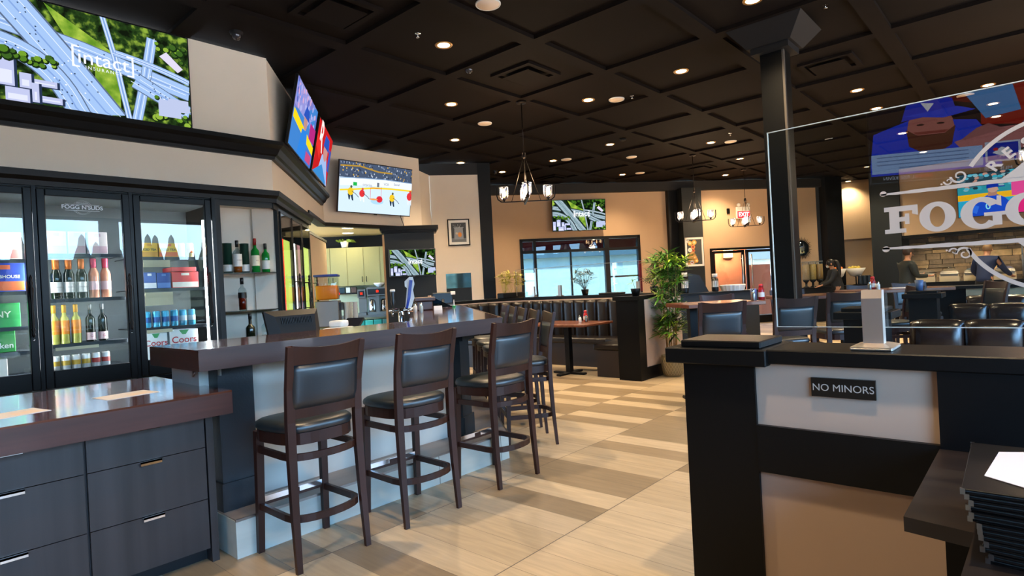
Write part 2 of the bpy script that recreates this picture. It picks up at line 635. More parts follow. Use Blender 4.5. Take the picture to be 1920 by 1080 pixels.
# dropped soffit and the nook behind the bar
NC = (6.64, 9.98)
mb = MB().use(mat('soffit_paint', 'c9b583', 0.6))
mb.prism([along(W2, A2, 2.06, -0.12), (E2[0], E2[1] + 0.12), (7.28, 8.82), (7.0, 11.6), (3.0, 11.6)], 2.5, 2.56)
struct('ceiling_soffit', mb)
mb = MB().use(M_ceil2)
mb.prism([(7.0, 8.9), (9.5, 9.6), (9.0, 12.4), (7.0, 12.4)], 2.75, 2.8)
struct('ceiling_nook', mb)
wallseg('wall_nook_side', along(W2, A2, 0, -0.06), A2, 2.2, 4.05, 0, 2.24, mat('nook_wall_paint', 'c2a88c', 0.8))
mb = MB().use(M_black)
mb.M = frame(along(W2, A2, 0, -0.06), A2)
mb.box(2.18, 4.08, -0.015, 0.14, 2.24, 2.28)
struct('trim_nook', mb)
wallseg('wall_nook_back', along(NC, AB, 0, -0.34), AB, -1.6, 2.4, 0, 2.26, mat('nook_back_paint', 'cfd0a8', 0.7))
wallseg('wall_nook_upper', along(NC, AB, 0, -0.34), AB, -1.6, 2.4, 2.26, 2.75, M_blackflat)
# niche for the spirits between the two coolers
mb = MB().use(M_cream)
mb.box(2.42, 3.2, 6.27, 6.33, 0, 2.31)
mb.prism([(2.42, 5.96), (2.98, 5.97), along(W2, A2, 0.17, -0.02), (3.2, 6.3), (2.42, 6.3)], 2.29, 2.32)
struct('wall_niche', mb)
mb = MB().use(M_char)
mb.box(2.36, 2.44, 5.92, 6.3, 0, 2.33)
mb.box(2.44, 2.97, 5.93, 5.96, 2.265, 2.33)
mb.M = frame(W2, A2)
mb.box(-0.01, 0.19, 0.0, 0.03, 2.265, 2.33)
mb.box(0.15, 0.19, 0.0, 0.04, 0, 2.33)
mb.use(M_cream)
mb.box(0.155, 0.188, 0.04, 0.26, 0, 2.33)
struct('trim_niche', mb)
# black column casing carrying the small television
CT = (6.40, 8.70)
mb = MB().use(M_char)
mb.M = frame(CT, AB)
mb.box(0, 0.88, 0, 0.3, 0, 2.42)
mb.use(M_black)
mb.box(-0.04, 0.93, -0.05, 0.3, 2.38, 2.43)
mb.box(-0.07, 0.96, -0.08, 0.3, 2.43, 2.5)
mb.use(mat('pale_wood_edge', 'b08a60', 0.5))
mb.box(-0.035, 0.0, 0.0, 0.04, 0, 2.36)
struct('wall_column_casing', mb)
# black piers of the back wall
mb = MB().use(M_char)
mb.M = frame(WB, AB)
mb.box(2.68, 3.22, -0.40, 0, 0, 3.62)
mb.use(M_black)
mb.box(2.42, 2.68, -0.14, 0, 0, 3.62)
mb.box(6.9, 7.4, -0.3, 0.0, 0, 3.83)
struct('wall_back_pier', mb)
# slender pillar with a flared head by the half wall
mb = MB().use(M_black)
mb.box(6.40, 6.62, 1.87, 2.10, 0, 3.62)
mb.use(mat('grey_pillar_edge', '4c4640', 0.5))
mb.box(6.395, 6.43, 1.865, 1.885, 0, 3.6)
mb.use(M_blackflat)
mb.box(6.33, 6.69, 1.80, 2.17, 3.58, 3.64)
mb.poly([(6.3, 1.77, 3.64), (6.72, 1.77, 3.64), (6.72, 2.2, 3.64), (6.3, 2.2, 3.64), (6.15, 1.62, 3.83), (6.87, 1.62, 3.83), (6.87, 2.35, 3.83), (6.15, 2.35, 3.83)],
        [(0, 1, 2, 3), (4, 5, 6, 7), (0, 1, 5, 4), (1, 2, 6, 5), (2, 3, 7, 6), (3, 0, 4, 7)])
struct('wall_pillar', mb)
molding('baseboard_back', [along(WB, AB, -2.7), along(WB, AB, 2.4)], [(0, 0), (0.015, 0), (0.015, 0.14), (0, 0.14)], M_black)

# ---------------------------------------------------------------- window and doors of the back wall
M_tint = glass('tinted_window_glass', '93a9b2', 1.45)
mb = MB().use(M_black)
mb.M = frame(WB, AB)
for s_ in (-1.53, -1.19, 0.68, 1.58):
    mb.box(s_, s_ + (0.12 if s_ == 0.68 else 0.07), -0.03, 0.09, 0.9, 2.48)
for z_ in (0.9, 2.12, 2.42):
    mb.box(-1.53, 1.65, -0.03, 0.09, z_, z_ + 0.07)
mb.box(-1.53, -1.19, -0.02, 0.07, 1.42, 1.46)
mb.box(0.8, 1.6, -0.02, 0.07, 1.42, 1.46)
mb.box(-0.24, -0.2, 0.0, 0.06, 0.9, 2.12)
wn_ = struct('window_6', mb)
mb = MB().use(M_tint)
mb.M = frame(WB, AB)
mb.box(-1.5, 1.6, 0.05, 0.058, 0.95, 2.45)
mb.build('window_pane', parent=wn_)
M_doorglass = glass('door_glass', 'd0d4d4', 1.45)
mb = MB().use(M_black)
mb.M = frame(WB, AB)
mb.box(3.6, 5.65, -0.03, 0.1, 1.99, 2.05)
mb.box(3.6, 3.66, -0.03, 0.1, 0, 2.0)
mb.box(5.59, 5.65, -0.03, 0.1, 0, 2.0)
dr = struct('door_1', mb)
for a_, b_, hx in ((3.67, 4.60, 4.5), (4.65, 5.58, 4.76)):
    mb = MB().use(M_black)
    mb.M = frame(WB, AB)
    mb.box(a_, a_ + 0.07, 0.0, 0.05, 0, 1.98)
    mb.box(b_ - 0.07, b_, 0.0, 0.05, 0, 1.98)
    mb.box(a_, b_, 0.0, 0.05, 1.91, 1.98)
    mb.box(a_, b_, 0.0, 0.05, 0, 0.2)
    lf = mb.build('door_leaf', parent=dr)
    mb = MB().use(M_doorglass)
    mb.M = frame(WB, AB)
    mb.box(a_ + 0.06, b_ - 0.06, 0.02, 0.028, 0.18, 1.93)
    mb.build('door_glass', parent=lf)
    mb = MB().use(M_chrome)
    mb.M = frame(WB, AB)
    mb.tube([(hx, -0.07, 0.5), (hx, -0.07, 1.85)], 0.018, 8)
    mb.tube([(hx, -0.07, 0.6), (hx, 0.0, 0.6)], 0.01, 6)
    mb.tube([(hx, -0.07, 1.75), (hx, 0.0, 1.75)], 0.01, 6)
    mb.build('door_handle', parent=lf)

# ---------------------------------------------------------------- outside
mb = MB().use(mat('pale_paving', 'a39d94', 0.9, noise=(0.5, 0.1)))
mb.box(-60, 90, -60, -3.2, -0.25, -0.2)
mb.box(-60, 90, 13.3, 90, -0.25, -0.2)
mb.box(22.2, 90, -3.2, 13.3, -0.25, -0.2)
struct('ground', mb)
mb = MB().use(mat('vestibule_wall', 'e08a68', 0.7))
mb.M = frame(WB, AB)
mb.box(2.6, 6.1, 2.3, 2.42, -0.1, 3.0)
mb.box(6.55, 7.35, 3.0, 3.12, -0.1, 1.62)
struct('wall_vestibule', mb)
mb = MB().use(mat('red_awning', '8d2230', 0.7))
mb.M = frame(WB, AB)
mb.box(-3.2, 2.4, 2.0, 2.2, 2.3, 3.3)
struct('trim_awning', mb)
mb = MB().use(mat('pale_render', 'd8d6c4', 0.8))
mb.M = frame(WB, AB)
mb.box(-4.5, 9.0, 11.0, 12.0, -0.2, 2.5)
mb.box(9.0, 26.0, 11.0, 12.0, -0.2, 2.0)
mb.use(mat('grey_roof', '5d6b70', 0.8))
mb.box(9.1, 26.0, 10.8, 12.0, 2.0, 6.0)
mb.box(-4.6, 9.1, 10.8, 12.1, 2.5, 3.2)
ob = mb.build('building')
tag(ob, 'pale low building with grey roof outside, beyond the back windows', 'building')
car = thing('parked_car', 'white parked car seen through the right door leaf', 'car', along(WB, AB, 9.4, -6.5) + (-0.2,), AB + 8)
mb = MB().use(mat('car_white', 'd7dbde', 0.25, coat=0.6))
mb.poly([(-2.1, -0.85, 0.3), (2.1, -0.85, 0.3), (2.15, -0.85, 0.75), (1.2, -0.85, 0.92), (-1.9, -0.85, 1.0), (-2.1, -0.85, 0.8),
         (-2.1, 0.85, 0.3), (2.1, 0.85, 0.3), (2.15, 0.85, 0.75), (1.2, 0.85, 0.92), (-1.9, 0.85, 1.0), (-2.1, 0.85, 0.8)],
        [(0, 1, 2, 3, 4, 5), (6, 7, 8, 9, 10, 11)] + [(i, (i + 1) % 6, 6 + (i + 1) % 6, 6 + i) for i in range(6)])
mb.poly([(-1.2, -0.7, 1.45), (0.2, -0.7, 1.45), (-1.2, 0.7, 1.45), (0.2, 0.7, 1.45), (-1.25, -0.72, 1.42), (0.25, -0.72, 1.42), (-1.25, 0.72, 1.42), (0.25, 0.72, 1.42)], [(0, 1, 3, 2), (0, 1, 5, 4), (2, 3, 7, 6), (0, 2, 6, 4), (1, 3, 7, 5)])
mb.build('body', parent=car)
mb = MB().use(mat('car_glass', '1c2830', 0.08))
mb.poly([(-1.85, -0.82, 0.98), (1.1, -0.82, 0.92), (0.25, -0.72, 1.42), (-1.25, -0.72, 1.42), (-1.85, 0.82, 0.98), (1.1, 0.82, 0.92), (0.25, 0.72, 1.42), (-1.25, 0.72, 1.42)], [(0, 1, 2, 3), (4, 5, 6, 7), (1, 2, 6, 5), (0, 3, 7, 4)])
mb.build('windows', parent=car)
for wx in (-1.35, 1.35):
    for wy in (-0.86, 0.70):
        mb = MB().use(M_blackplastic)
        mb.M = Matrix.Translation((wx, wy, 0.32)) @ Matrix.Rotation(R(-90), 4, 'X')
        mb.lathe([(0.32, 0), (0.33, 0.03), (0.33, 0.14), (0.3, 0.16)], 20)
        mb.build('wheel', parent=car)
# dark treeline across the street, what the cooler doors mirror
M_conif = mat('conifer_green', '16241a', 0.9)
rnd = random.Random(5)
mb = MB().use(M_conif)
mb.box(-70, 60, -38, -35.5, -0.2, 4.6)
for i in range(100):
    x = -60 + i * 1.15 + rnd.uniform(-0.6, 0.6)
    y = -34 + rnd.uniform(-3, 3)
    h = rnd.uniform(4.6, 6.0)
    if rnd.random() < 0.10:
        h += 2.4
    z0 = -0.2
    prof = [(0.15, 0)]
    k = 7
    for j in range(k):
        f0 = j / k
        prof += [((1 - f0) * 1.7, 0.6 + f0 * h), ((1 - f0) * 1.2, 0.6 + (f0 + 0.7 / k) * h)]
    prof.append((0.02, 0.6 + h))
    mb.lathe([(r_, z_ - 0.2) for r_, z_ in prof], 9, (x, y), False)
tag(mb.build('treeline'), 'dark conifer treeline across the street, mirrored in the cooler doors', 'trees', kind='stuff')

# ---------------------------------------------------------------- ceiling fixtures
M_lens = emit('lamp_lens', 'ffd9a0', 22.0)
M_lensw = emit('lamp_lens_cool', 'fff2dc', 22.0)
M_ring = mat('lamp_ring', 'b58a52', 0.35, 0.6)
def spot(parent, z, energy, col=(1.0, 0.74, 0.45), size=125, name='downlight_lamp', blend=0.9):
    ld = bpy.data.lights.new(name, 'SPOT')
    ld.energy = energy
    ld.color = col
    ld.spot_size = R(size)
    ld.spot_blend = blend
    ld.shadow_soft_size = 0.05
    o = bpy.data.objects.new(name, ld)
    COL.objects.link(o)
    o.location = (0, 0, z)
    o.parent = parent
    return o
def downlight(x, y, z, label, energy=60):
    t = thing('ceiling_downlight', label, 'ceiling light', (x, y, z), 0, 'recessed downlights in the coffered ceiling')
    mb = MB().use(M_ring)
    mb.lathe([(0.066, 0.0), (0.070, -0.006), (0.088, -0.008), (0.092, 0.0)], 24, cap=False)
    mb.build('trim_ring', parent=t)
    mb = MB().use(M_lens)
    mb.lathe([(0.0, -0.003), (0.062, -0.004)], 24, cap=False)
    mb.build('lens', parent=t)
    spot(t, -0.03, energy)
    return t
K = (3.87 - 1.32) / (3.83 - 1.32)
DLE = 230
DL = [(4.161, 4.477, 'lit downlight, the large one nearest the bar televisions'),
      (6.847, 3.177, 'lit downlight high between the bar and the black pillar'),
      (5.533, 5.867, 'lit downlight above the middle of the bar'),
      (6.878, 4.557, 'lit downlight beside a round ceiling speaker over the aisle'),
      (6.879, 7.249, 'lit downlight over the far end of the bar'),
      (8.201, 8.510, 'lit downlight in front of the framed picture wall'),
      (10.91, 4.545, 'lit downlight next to the round speaker before the doors'),
      (12.957, 4.78, 'small lit downlight by the second chandelier'),
      (9.582, 1.847, 'lit downlight just beyond the black pillar'),
      (10.926, 1.854, 'lit downlight above the top corner of the glass panel'),
      (10.913, 0.471, 'lit downlight near the top of the lettered glass panel'),
      (12.261, 0.481, 'lit downlight seen through the lettered glass'),
      (5.628, 1.885, 'lit downlight at the upper edge over the black pillar head'),
      (9.60, 8.68, 'lit downlight left above the first chandelier'),
      (12.62, 8.84, 'tiny lit downlight above the back wall television'),
      (14.736, 5.814, 'tiny lit downlight before the black pier with the food poster'),
      (19.0, 4.0, 'tiny lit downlight in front of the box panel wall')]
for x, y, l in DL:
    k_ = K if (x < 18) else 1.0
    downlight(x * k_, y * k_, 3.868 if k_ > 1 else 3.80, l, DLE)
for i, (x, y, l) in enumerate(((9.629, 7.303, 'cool white lit downlight beside the speaker past the chandelier'),
                               (12.293, 7.299, 'cool white lit downlight by the far speaker over the booths'))):
    t = downlight(x * K, y * K, 3.868, l, DLE * .8)
# further rows over the parts of the dining room behind the glass and behind the camera
n_ = 0
for x, y in ((13.6, 0.5), (13.6, 1.9), (16.3, 1.9), (16.3, 0.0), (14.9, -1.2), (12.2, -1.0), (9.5, -1.0), (17.2, 3.2), (1.5, 0.3), (1.4, 3.2), (-1.3, 1.8), (4.2, -0.9), (9.55, 5.9)):
    downlight(x, y, 3.868, ('lit downlight over the buffet side, %s' % ['before the stone wall', 'above the high tables', 'over the chafing dishes', 'over the serving end', 'near the street side', 'above the third booth row', 'above the second booth row', 'by the woman at the side table'][n_]) if n_ < 8 else
              ('lit downlight out of view, %s' % ['above the host stand', 'above the drawer counter', 'behind the camera', 'above the half wall', 'over the aisle by the booth'][n_ - 8]), DLE)
    n_ += 1
M_spk = mat('speaker_grille', 'f2dcc6', 0.7, bump=(400, 0.3))
for x, y, l, r_ in ((3.868, 3.561, 'large round pale ceiling speaker at the top of the picture', 0.115), (6.567, 6.243, 'round pale ceiling speaker above the bar end', 0.11),
                    (7.175, 4.29, 'round pale ceiling speaker beside the aisle downlight', 0.11), (9.76, 7.065, 'round pale ceiling speaker past the first chandelier rod', 0.11),
                    (10.725, 6.136, 'round pale ceiling speaker over the booth partition', 0.11), (11.156, 4.268, 'round pale ceiling speaker before the doors', 0.11),
                    (12.492, 6.944, 'small far round ceiling speaker near the back wall', 0.11), (12.692, 2.946, 'round pale ceiling speaker seen through the glass edge', 0.11),
                    (11.259, 0.757, 'round pale ceiling speaker above the mirrored ballplayer', 0.11), (11.05, 9.75, 'far round ceiling speaker left of the back wall', 0.11)):
    t = thing('ceiling_speaker', l, 'ceiling speaker', (x * K, y * K, 3.87), 0, 'round ceiling speakers')
    mb = MB().use(M_spk)
    mb.lathe([(0.0, -0.014), (r_ * 0.86, -0.012), (r_ * 0.9, -0.008)], 28, cap=False)
    mb.build('grille', parent=t)
    mb = MB().use(M_white)
    mb.lathe([(r_ * 0.9, -0.01), (r_ * 0.96, -0.014), (r_, -0.008), (r_, 0.0)], 28, cap=False)
    mb.build('rim', parent=t)
for x, y, l in ((2.99, 4.60, 'black square ceiling vent nearest the bar televisions'), (5.53, 4.54, 'black square ceiling vent in the coffer before the chandelier'),
                (8.21, 1.86, 'black square ceiling vent beyond the pillar'), (11.3, 8.6, 'black ceiling vent near the back wall'), (13.3, 5.85, 'black ceiling vent far over the dining room')):
    t = thing('ceiling_vent', l, 'ceiling vent', (x, y, 3.87), 0, 'square ceiling vents')
    mb = MB().use(M_ceil)
    mb.box(-0.3, 0.3, -0.3, -0.24, -0.03, 0)
    mb.box(-0.3, 0.3, 0.24, 0.3, -0.03, 0)
    mb.box(-0.3, -0.24, -0.24, 0.24, -0.03, 0)
    mb.box(0.24, 0.3, -0.24, 0.24, -0.03, 0)
    mb.build('vent_frame', parent=t)
    mb = MB().use(M_ceil)
    mb.poly([(-0.2, -0.2, -0.05), (0.2, -0.2, -0.05), (0.2, 0.2, -0.05), (-0.2, 0.2, -0.05), (-0.13, -0.13, -0.005), (0.13, -0.13, -0.005), (0.13, 0.13, -0.005), (-0.13, 0.13, -0.005)],
            [(0, 1, 2, 3), (0, 1, 5, 4), (1, 2, 6, 5), (2, 3, 7, 6), (3, 0, 4, 7)])
    mb.build('diffuser', parent=t)
for x, y, l in ((2.51, 5.52, 'small dome camera on the ceiling above the big highway television'), (4.775, 4.742, 'small dome camera hanging near the first ceiling vent'),
                (9.371, 8.684, 'small dome camera far above the chandelier')):
    z_ = 3.89
    t = thing('dome_camera', l, 'security camera', (x * K, y * K, z_), 0)
    mb = MB().use(M_blackflat)
    mb.lathe([(0.05, -0.05), (0.06, -0.03), (0.062, 0)], 20)
    mb.build('mount', parent=t)
    mb = MB().use(mat('smoked_dome', '3b3b40', 0.08, 0.4))
    mb.lathe([(0.0, -0.1), (0.025, -0.092), (0.042, -0.07), (0.045, -0.05)], 20, cap=False)
    mb.build('dome', parent=t)
for x, y, l in ((3.793, 4.444, 'tiny ceiling sprinkler by the brightest downlight'), (6.254, 1.433, 'tiny ceiling sprinkler beyond the pillar head'),
                (7.224, 4.076, 'tiny ceiling sprinkler beside the aisle speaker'), (10.523, 4.028, 'tiny ceiling sprinkler over the high tables'), (9.234, 5.434, 'small black smoke detector over the aisle')):
    t = thing('sprinkler' if 'sprinkler' in l else 'smoke_detector', l, 'sprinkler' if 'sprinkler' in l else 'smoke detector', (x * K, y * K, 3.87))
    mb = MB().use(M_chromed if 'sprinkler' in l else M_blackflat)
    if 'sprinkler' in l:
        mb.lathe([(0.028, -0.004), (0.03, 0)], 14)
        mb.lathe([(0.006, -0.035), (0.006, 0)], 8)
        mb.lathe([(0.018, -0.04), (0.018, -0.036)], 10)
    else:
        mb.lathe([(0.03, -0.04), (0.055, -0.03), (0.06, 0)], 18)
    mb.build('head', parent=t)

# chandeliers: two crossed U-shaped bars of dark metal with faceted glass cups
M_cup = glass('chandelier_glass', 'dfe8ff', 2.0, 0.08)
M_bulb = emit('bulb_glow', 'ffc27a', 30.0)
def chandelier(x, y, label, rot, rich=True):
    t = thing('chandelier', label, 'chandelier', (x, y, 3.83), rot, 'chandeliers')
    zr = -1.36
    mb = MB().use(M_iron)
    mb.lathe([(0.065, -0.03), (0.07, 0)], 20)
    mb.tube([(0, 0, 0), (0, 0, -0.72)], 0.006, 8)
    mb.lathe([(0.012, -0.78), (0.03, -0.76), (0.022, -0.70), (0.01, -0.69)], 12)
    mb.build('rod', parent=t)
    for sx_, sy_ in ((1, 0), (-1, 0), (0, 1), (0, -1)):
        mb = MB().use(M_iron)
        mb.tube([(sx_ * 0.01, sy_ * 0.01, -0.76), (sx_ * 0.2, sy_ * 0.2, zr)], 0.004, 6)
        mb.build('stay', parent=t)
    for a in (0, 90):
        pts = []
        for q in range(-10, 11):
            u = q / 10
            if abs(u) <= 0.8:
                pts.append((u * 0.41, zr))
        L_ = [(-0.40, zr + 0.2), (-0.40, zr + 0.10), (-0.385, zr + 0.04), (-0.34, zr + 0.005)] + pts[1:-1] + [(0.34, zr + 0.005), (0.385, zr + 0.04), (0.40, zr + 0.10), (0.40, zr + 0.2)]
        mb = MB().use(M_iron)
        mb.M = Matrix.Rotation(R(a), 4, 'Z')
        mb.tube([(u, 0, z_) for u, z_ in L_], 1, sq=(0.014, 0.022))
        mb.build('bar', parent=t)
    lamps = [(0.3, 0), (-0.3, 0), (0, 0.3), (0, -0.3), (0, 0.12), (0, -0.12)]
    for px, py in lamps:
        mb = MB().use(M_iron)
        mb.lathe([(0.008, zr), (0.012, zr + 0.02), (0.03, zr + 0.035), (0.012, zr + 0.05), (0.012, zr + 0.07)], 10, (px, py))
        h = mb.build('lamp_holder', parent=t)
        mb = MB().use(M_cup)
        mb.lathe([(0.012, zr + 0.03), (0.038, zr + 0.045), (0.058, zr + 0.08), (0.060, zr + 0.20)], 10, (px, py), False, cap=False)
        mb.use(mat('cup_facet', 'b9c2d8', 0.15, 0.6))
        for k8 in range(10):
            a8 = 2 * PI * k8 / 10
            c8, s8 = math.cos(a8), math.sin(a8)
            mb.tube([(px + 0.038 * c8, py + 0.038 * s8, zr + 0.045), (px + 0.058 * c8, py + 0.058 * s8, zr + 0.08), (px + 0.060 * c8, py + 0.060 * s8, zr + 0.20)], 0.0022, 4)
        mb.tube([(px + 0.060 * math.cos(2 * PI * k8 / 20), py + 0.060 * math.sin(2 * PI * k8 / 20), zr + 0.20) for k8 in range(20)], 0.003, 5, closed=True)
        mb.build('glass_cup', parent=h)
        mb = MB().use(M_bulb)
        mb.lathe([(0.008, zr + 0.06), (0.024, zr + 0.09), (0.026, zr + 0.13), (0.014, zr + 0.17), (0.003, zr + 0.18)], 10, (px, py))
        mb.build('bulb', parent=h)
    ld = bpy.data.lights.new('chandelier_lamp', 'POINT')
    ld.energy = 45
    ld.color = (1.0, 0.7, 0.42)
    ld.shadow_soft_size = 0.12
    o = bpy.data.objects.new('chandelier_lamp', ld)
    COL.objects.link(o)
    o.location = (0, 0, zr + 0.3)
    o.parent = t
    return t
chandelier(6.197, 5.191, 'nearest chandelier with six glass cups, hanging over the aisle', -46)
chandelier(11.651, 5.259, 'chandelier hanging before the black pier with the food poster', -58)
chandelier(14.343, 5.216, 'far chandelier hanging in front of the exit sign', -62)
chandelier(9.6, -0.18, 'chandelier cut by the right edge, seen through the lettered glass', -20)
# ---------------------------------------------------------------- bar stools
def make_stool(label):
    t = thing('bar_stool', label, 'bar stool')
    # seat cushion: rounded trapezoid with a soft crown
    def outline(k=1.0, o=0.0):
        pts = []
        for i in range(28):
            a = 2 * PI * i / 28
            c_, s_ = math.cos(a), math.sin(a)
            n_ = 3.6
            r_ = (abs(c_) ** n_ + abs(s_) ** n_) ** (-1 / n_)
            x, y = r_ * c_ * 0.212 * k, r_ * s_ * 0.205 * k
            x *= 1 + 0.10 * (y / 0.2)
            pts.append((x, y + o))
        return pts
    mb = MB().use(M_leather)
    v, f = [], []
    rings = [(0.95, 0.655), (1.0, 0.665), (1.01, 0.68), (0.99, 0.694), (0.93, 0.703), (0.75, 0.710), (0.45, 0.714), (0.05, 0.715)]
    for k, z in rings:
        v += [(x, y, z) for x, y in outline(k)]
    for i in range(len(rings) - 1):
        for j in range(28):
            f.append((i * 28 + j, i * 28 + (j + 1) % 28, (i + 1) * 28 + (j + 1) % 28, (i + 1) * 28 + j))
    f.append(tuple(range(27, -1, -1)))
    f.append(tuple(range((len(rings) - 1) * 28, len(rings) * 28)))
    mb.poly(v, f, True)
    mb.build('seat', parent=t)
    mb = MB().use(M_darkwood)
    mb.prism(outline(0.97), 0.60, 0.657)
    mb.build('seat_apron', parent=t)
    for sx_ in (-1, 1):
        mb = MB().use(M_darkwood)
        mb.tube([(sx_ * 0.19, 0.19, 0.0), (sx_ * 0.185, 0.175, 0.35), (sx_ * 0.182, 0.165, 0.64)], [0.8, 0.95, 1.05], sq=(0.040, 0.034))
        mb.build('front_leg', parent=t)
        mb = MB().use(M_darkwood)
        P = [(sx_ * 0.193, -0.215, 0.0), (sx_ * 0.19, -0.195, 0.28), (sx_ * 0.187, -0.185, 0.55), (sx_ * 0.187, -0.187, 0.72), (sx_ * 0.19, -0.20, 0.88), (sx_ * 0.195, -0.225, 1.0), (sx_ * 0.198, -0.245, 1.09)]
        mb.tube(P, [0.75, 0.95, 1.1, 1.1, 1.0, 0.9, 0.8], sq=(0.038, 0.028))
        mb.build('back_post', parent=t)
    def curved(z0, z1, th, x0, bow, ya, yb, mt, crown=0.0, pad=0.0):
        mb = MB().use(mt)
        v, f = [], []
        N = 12
        rows = 6 if pad else 1
        for side in (0, 1):
            for r_ in range(rows + 1):
                q = r_ / rows
                for i in range(N + 1):
                    u = -1 + 2 * i / N
                    z = z0 + (z1 - z0) * q + (crown * u * u * q)
                    y = ya + (yb - ya) * q - bow * (1 - u * u)
                    puff = pad * (1 - u ** 8) * (1 - (2 * q - 1) ** 8)
                    y += (-1 if side == 0 else 1) * (th / 2 + puff)
                    v.append((u * x0, y, z))
        n1 = (rows + 1) * (N + 1)
        for side in (0, 1):
            for r_ in range(rows):
                for i in range(N):
                    a = side * n1 + r_ * (N + 1) + i
                    f.append((a, a + 1, a + N + 2, a + N + 1))
        for i in range(N):
            f.append((i, i + 1, n1 + i + 1, n1 + i))
            a = rows * (N + 1)
            f.append((a + i, a + i + 1, n1 + a + i + 1, n1 + a + i))
        for r_ in range(rows):
            for e_ in (0, N):
                a = r_ * (N + 1) + e_
                f.append((a, a + N + 1, n1 + a + N + 1, n1 + a))
        mb.poly(v, f, bool(pad))
        return mb
    curved(0.997, 1.075, 0.020, 0.190, 0.022, -0.224, -0.243, M_darkwood, crown=0.018).build('top_rail', parent=t)
    curved(0.782, 1.0, 0.016, 0.179, 0.02, -0.196, -0.224, M_leather, pad=0.010).build('back_pad', parent=t)
    curved(0.735, 0.79, 0.02, 0.175, 0.02, -0.190, -0.195, M_darkwood).build('lower_rail', parent=t)
    for z in (0.545, 0.245):
        mb = MB().use(M_darkwood)
        pts = [(-0.186, 0.185, z)]
        for i in range(13):
            a = PI * i / 12
            pts.append((-0.187 * math.cos(a) if abs(math.cos(a)) < 0.99 else -0.187 * math.cos(a), -0.10 - 0.125 * math.sin(a) ** 0.7 if math.sin(a) > 0 else -0.10, z))
        pts.append((0.186, 0.185, z))
        mb.tube(pts, 1, sq=(0.018, 0.034))
        mb.build('ring_rail', parent=t)
    mb = MB().use(M_darkwood)
    mb.box(-0.18, 0.18, 0.17, 0.195, 0.245, 0.285)
    fr = mb.build('foot_rail', parent=t)
    mb = MB().use(M_chromed)
    mb.box(-0.165, 0.165, 0.168, 0.197, 0.285, 0.29)
    mb.box(-0.165, -0.03, 0.166, 0.168, 0.262, 0.29)
    mb.box(0.03, 0.165, 0.166, 0.168, 0.262, 0.29)
    mb.build('kick_plate', parent=fr, label='chrome kick plate')
    return t
S0 = (3.35, 3.12)
stool = make_stool('nearest bar stool, standing at the cut end of the raised bar')
stool.location = (1.585, 2.915, 0)
stool['group'] = 'stools along the straight front of the bar'
dup(stool, (2.235, 2.905, 0), -2, 'reddish bar stool, second one in from the cut end of the bar', 'stools along the straight front of the bar')
dup(stool, (2.985, 2.905, 0), 0, 'bar stool beside the dark post at the bend of the bar', 'stools along the straight front of the bar')
names = ['first bar stool round the bend, the one with its whole side showing toward the booth', 'second bar stool round the bend, mostly behind the first', 'middle stool of the five around the bend of the bar',
         'fourth bar stool around the bend, only its back showing', 'farthest bar stool, by the beige picture wall']
for i in range(5):
    s_ = 0.455 + 0.63 * i
    p_ = along(S0, A2, s_, 0.235)
    dup(stool, (p_[0], p_[1], 0), A2, names[i], 'stools around the bend of the bar')

# ---------------------------------------------------------------- the raised bar
B0, B1 = (1.144, 3.12), (3.36, 3.12)
LB = 4.3
tb = math.tan(R(A2 / 2))
def barline(d, ext=0.0, x0=None, s_end=LB):
    """poly-line parallel to the bar front, d inward"""
    x0 = B0[0] if x0 is None else x0
    corner = (B1[0] - d * tb, B1[1] + d)
    a = R(A2)
    end = (B1[0] + s_end * math.cos(a) - d * math.sin(a), B1[1] + s_end * math.sin(a) + d * math.cos(a))
    return [(x0, B0[1] + d), corner, end]
def barslab(mb, d0, d1, z0, z1, x0=None, s_end=LB):
    a, b = barline(d0, x0=x0, s_end=s_end), barline(d1, x0=x0, s_end=s_end)
    mb.prism(a + b[::-1], z0, z1)
bar = thing('bar_counter', 'long raised bar with thick lacquered wood top over cream panels, bending toward the picture wall', 'bar counter', (0, 0, 0))
mb = MB().use(M_bartop)
barslab(mb, 0.0, 0.71, 1.079, 1.087)
mb.use(M_baredge)
barslab(mb, 0.0, 0.71, 0.98, 1.079)
barslab(mb, -0.004, 0.006, 1.074, 1.089)
mb.build('bar_top', parent=bar)
M_barcream = mat('cream_bar_panel', 'c8c4ba', 0.8, noise=(1.2, 0.04))
mb = MB().use(M_barcream)
barslab(mb, 0.30, 0.42, 0.2, 0.985, x0=1.31, s_end=4.1)
mb.box(1.25, 1.35, 3.42, 3.82, 0, 0.985)
mb.build('panel', parent=bar)
for nm, (x, y, rz) in enumerate(((1.395, 3.36, 0), (3.13, 3.40, 25.5), )):
    mb = MB().use(M_char if nm else mat('blue_black_post', '191d22', 0.4, bump=(80, 0.1)))
    mb.M = frame((x, y), rz)
    mb.box(-0.095, 0.095, -0.06, 0.1, 0.0, 0.98)
    mb.box(-0.105, 0.105, -0.075, 0.1, 0.2, 0.35)
    if nm:
        mb.box(-0.13, 0.13, -0.1, 0.1, 0.93, 0.98)
        mb.box(0.0, 0.2, -0.02, 0.12, 0.0, 0.98)
    mb.build('post', parent=bar)
for s_ in (1.5, 2.9):
    mb = MB().use(M_black)
    p_ = along(B1, A2, s_, -0.30)
    mb.M = frame(p_, A2)
    mb.box(-0.1, 0.1, -0.05, 0.05, 0.2, 0.98)
    mb.build('post', parent=bar)
st = MB().use(M_tilecool)
barslab(st, 0.0, 0.32, 0.0, 0.193, x0=1.28, s_end=4.0)
so = st.build('foot_step', parent=bar)
st = MB().use(mat('step_top_tile', '8d8279', 0.35, noise=(3, 0.15, (0.5, 3, 1))))
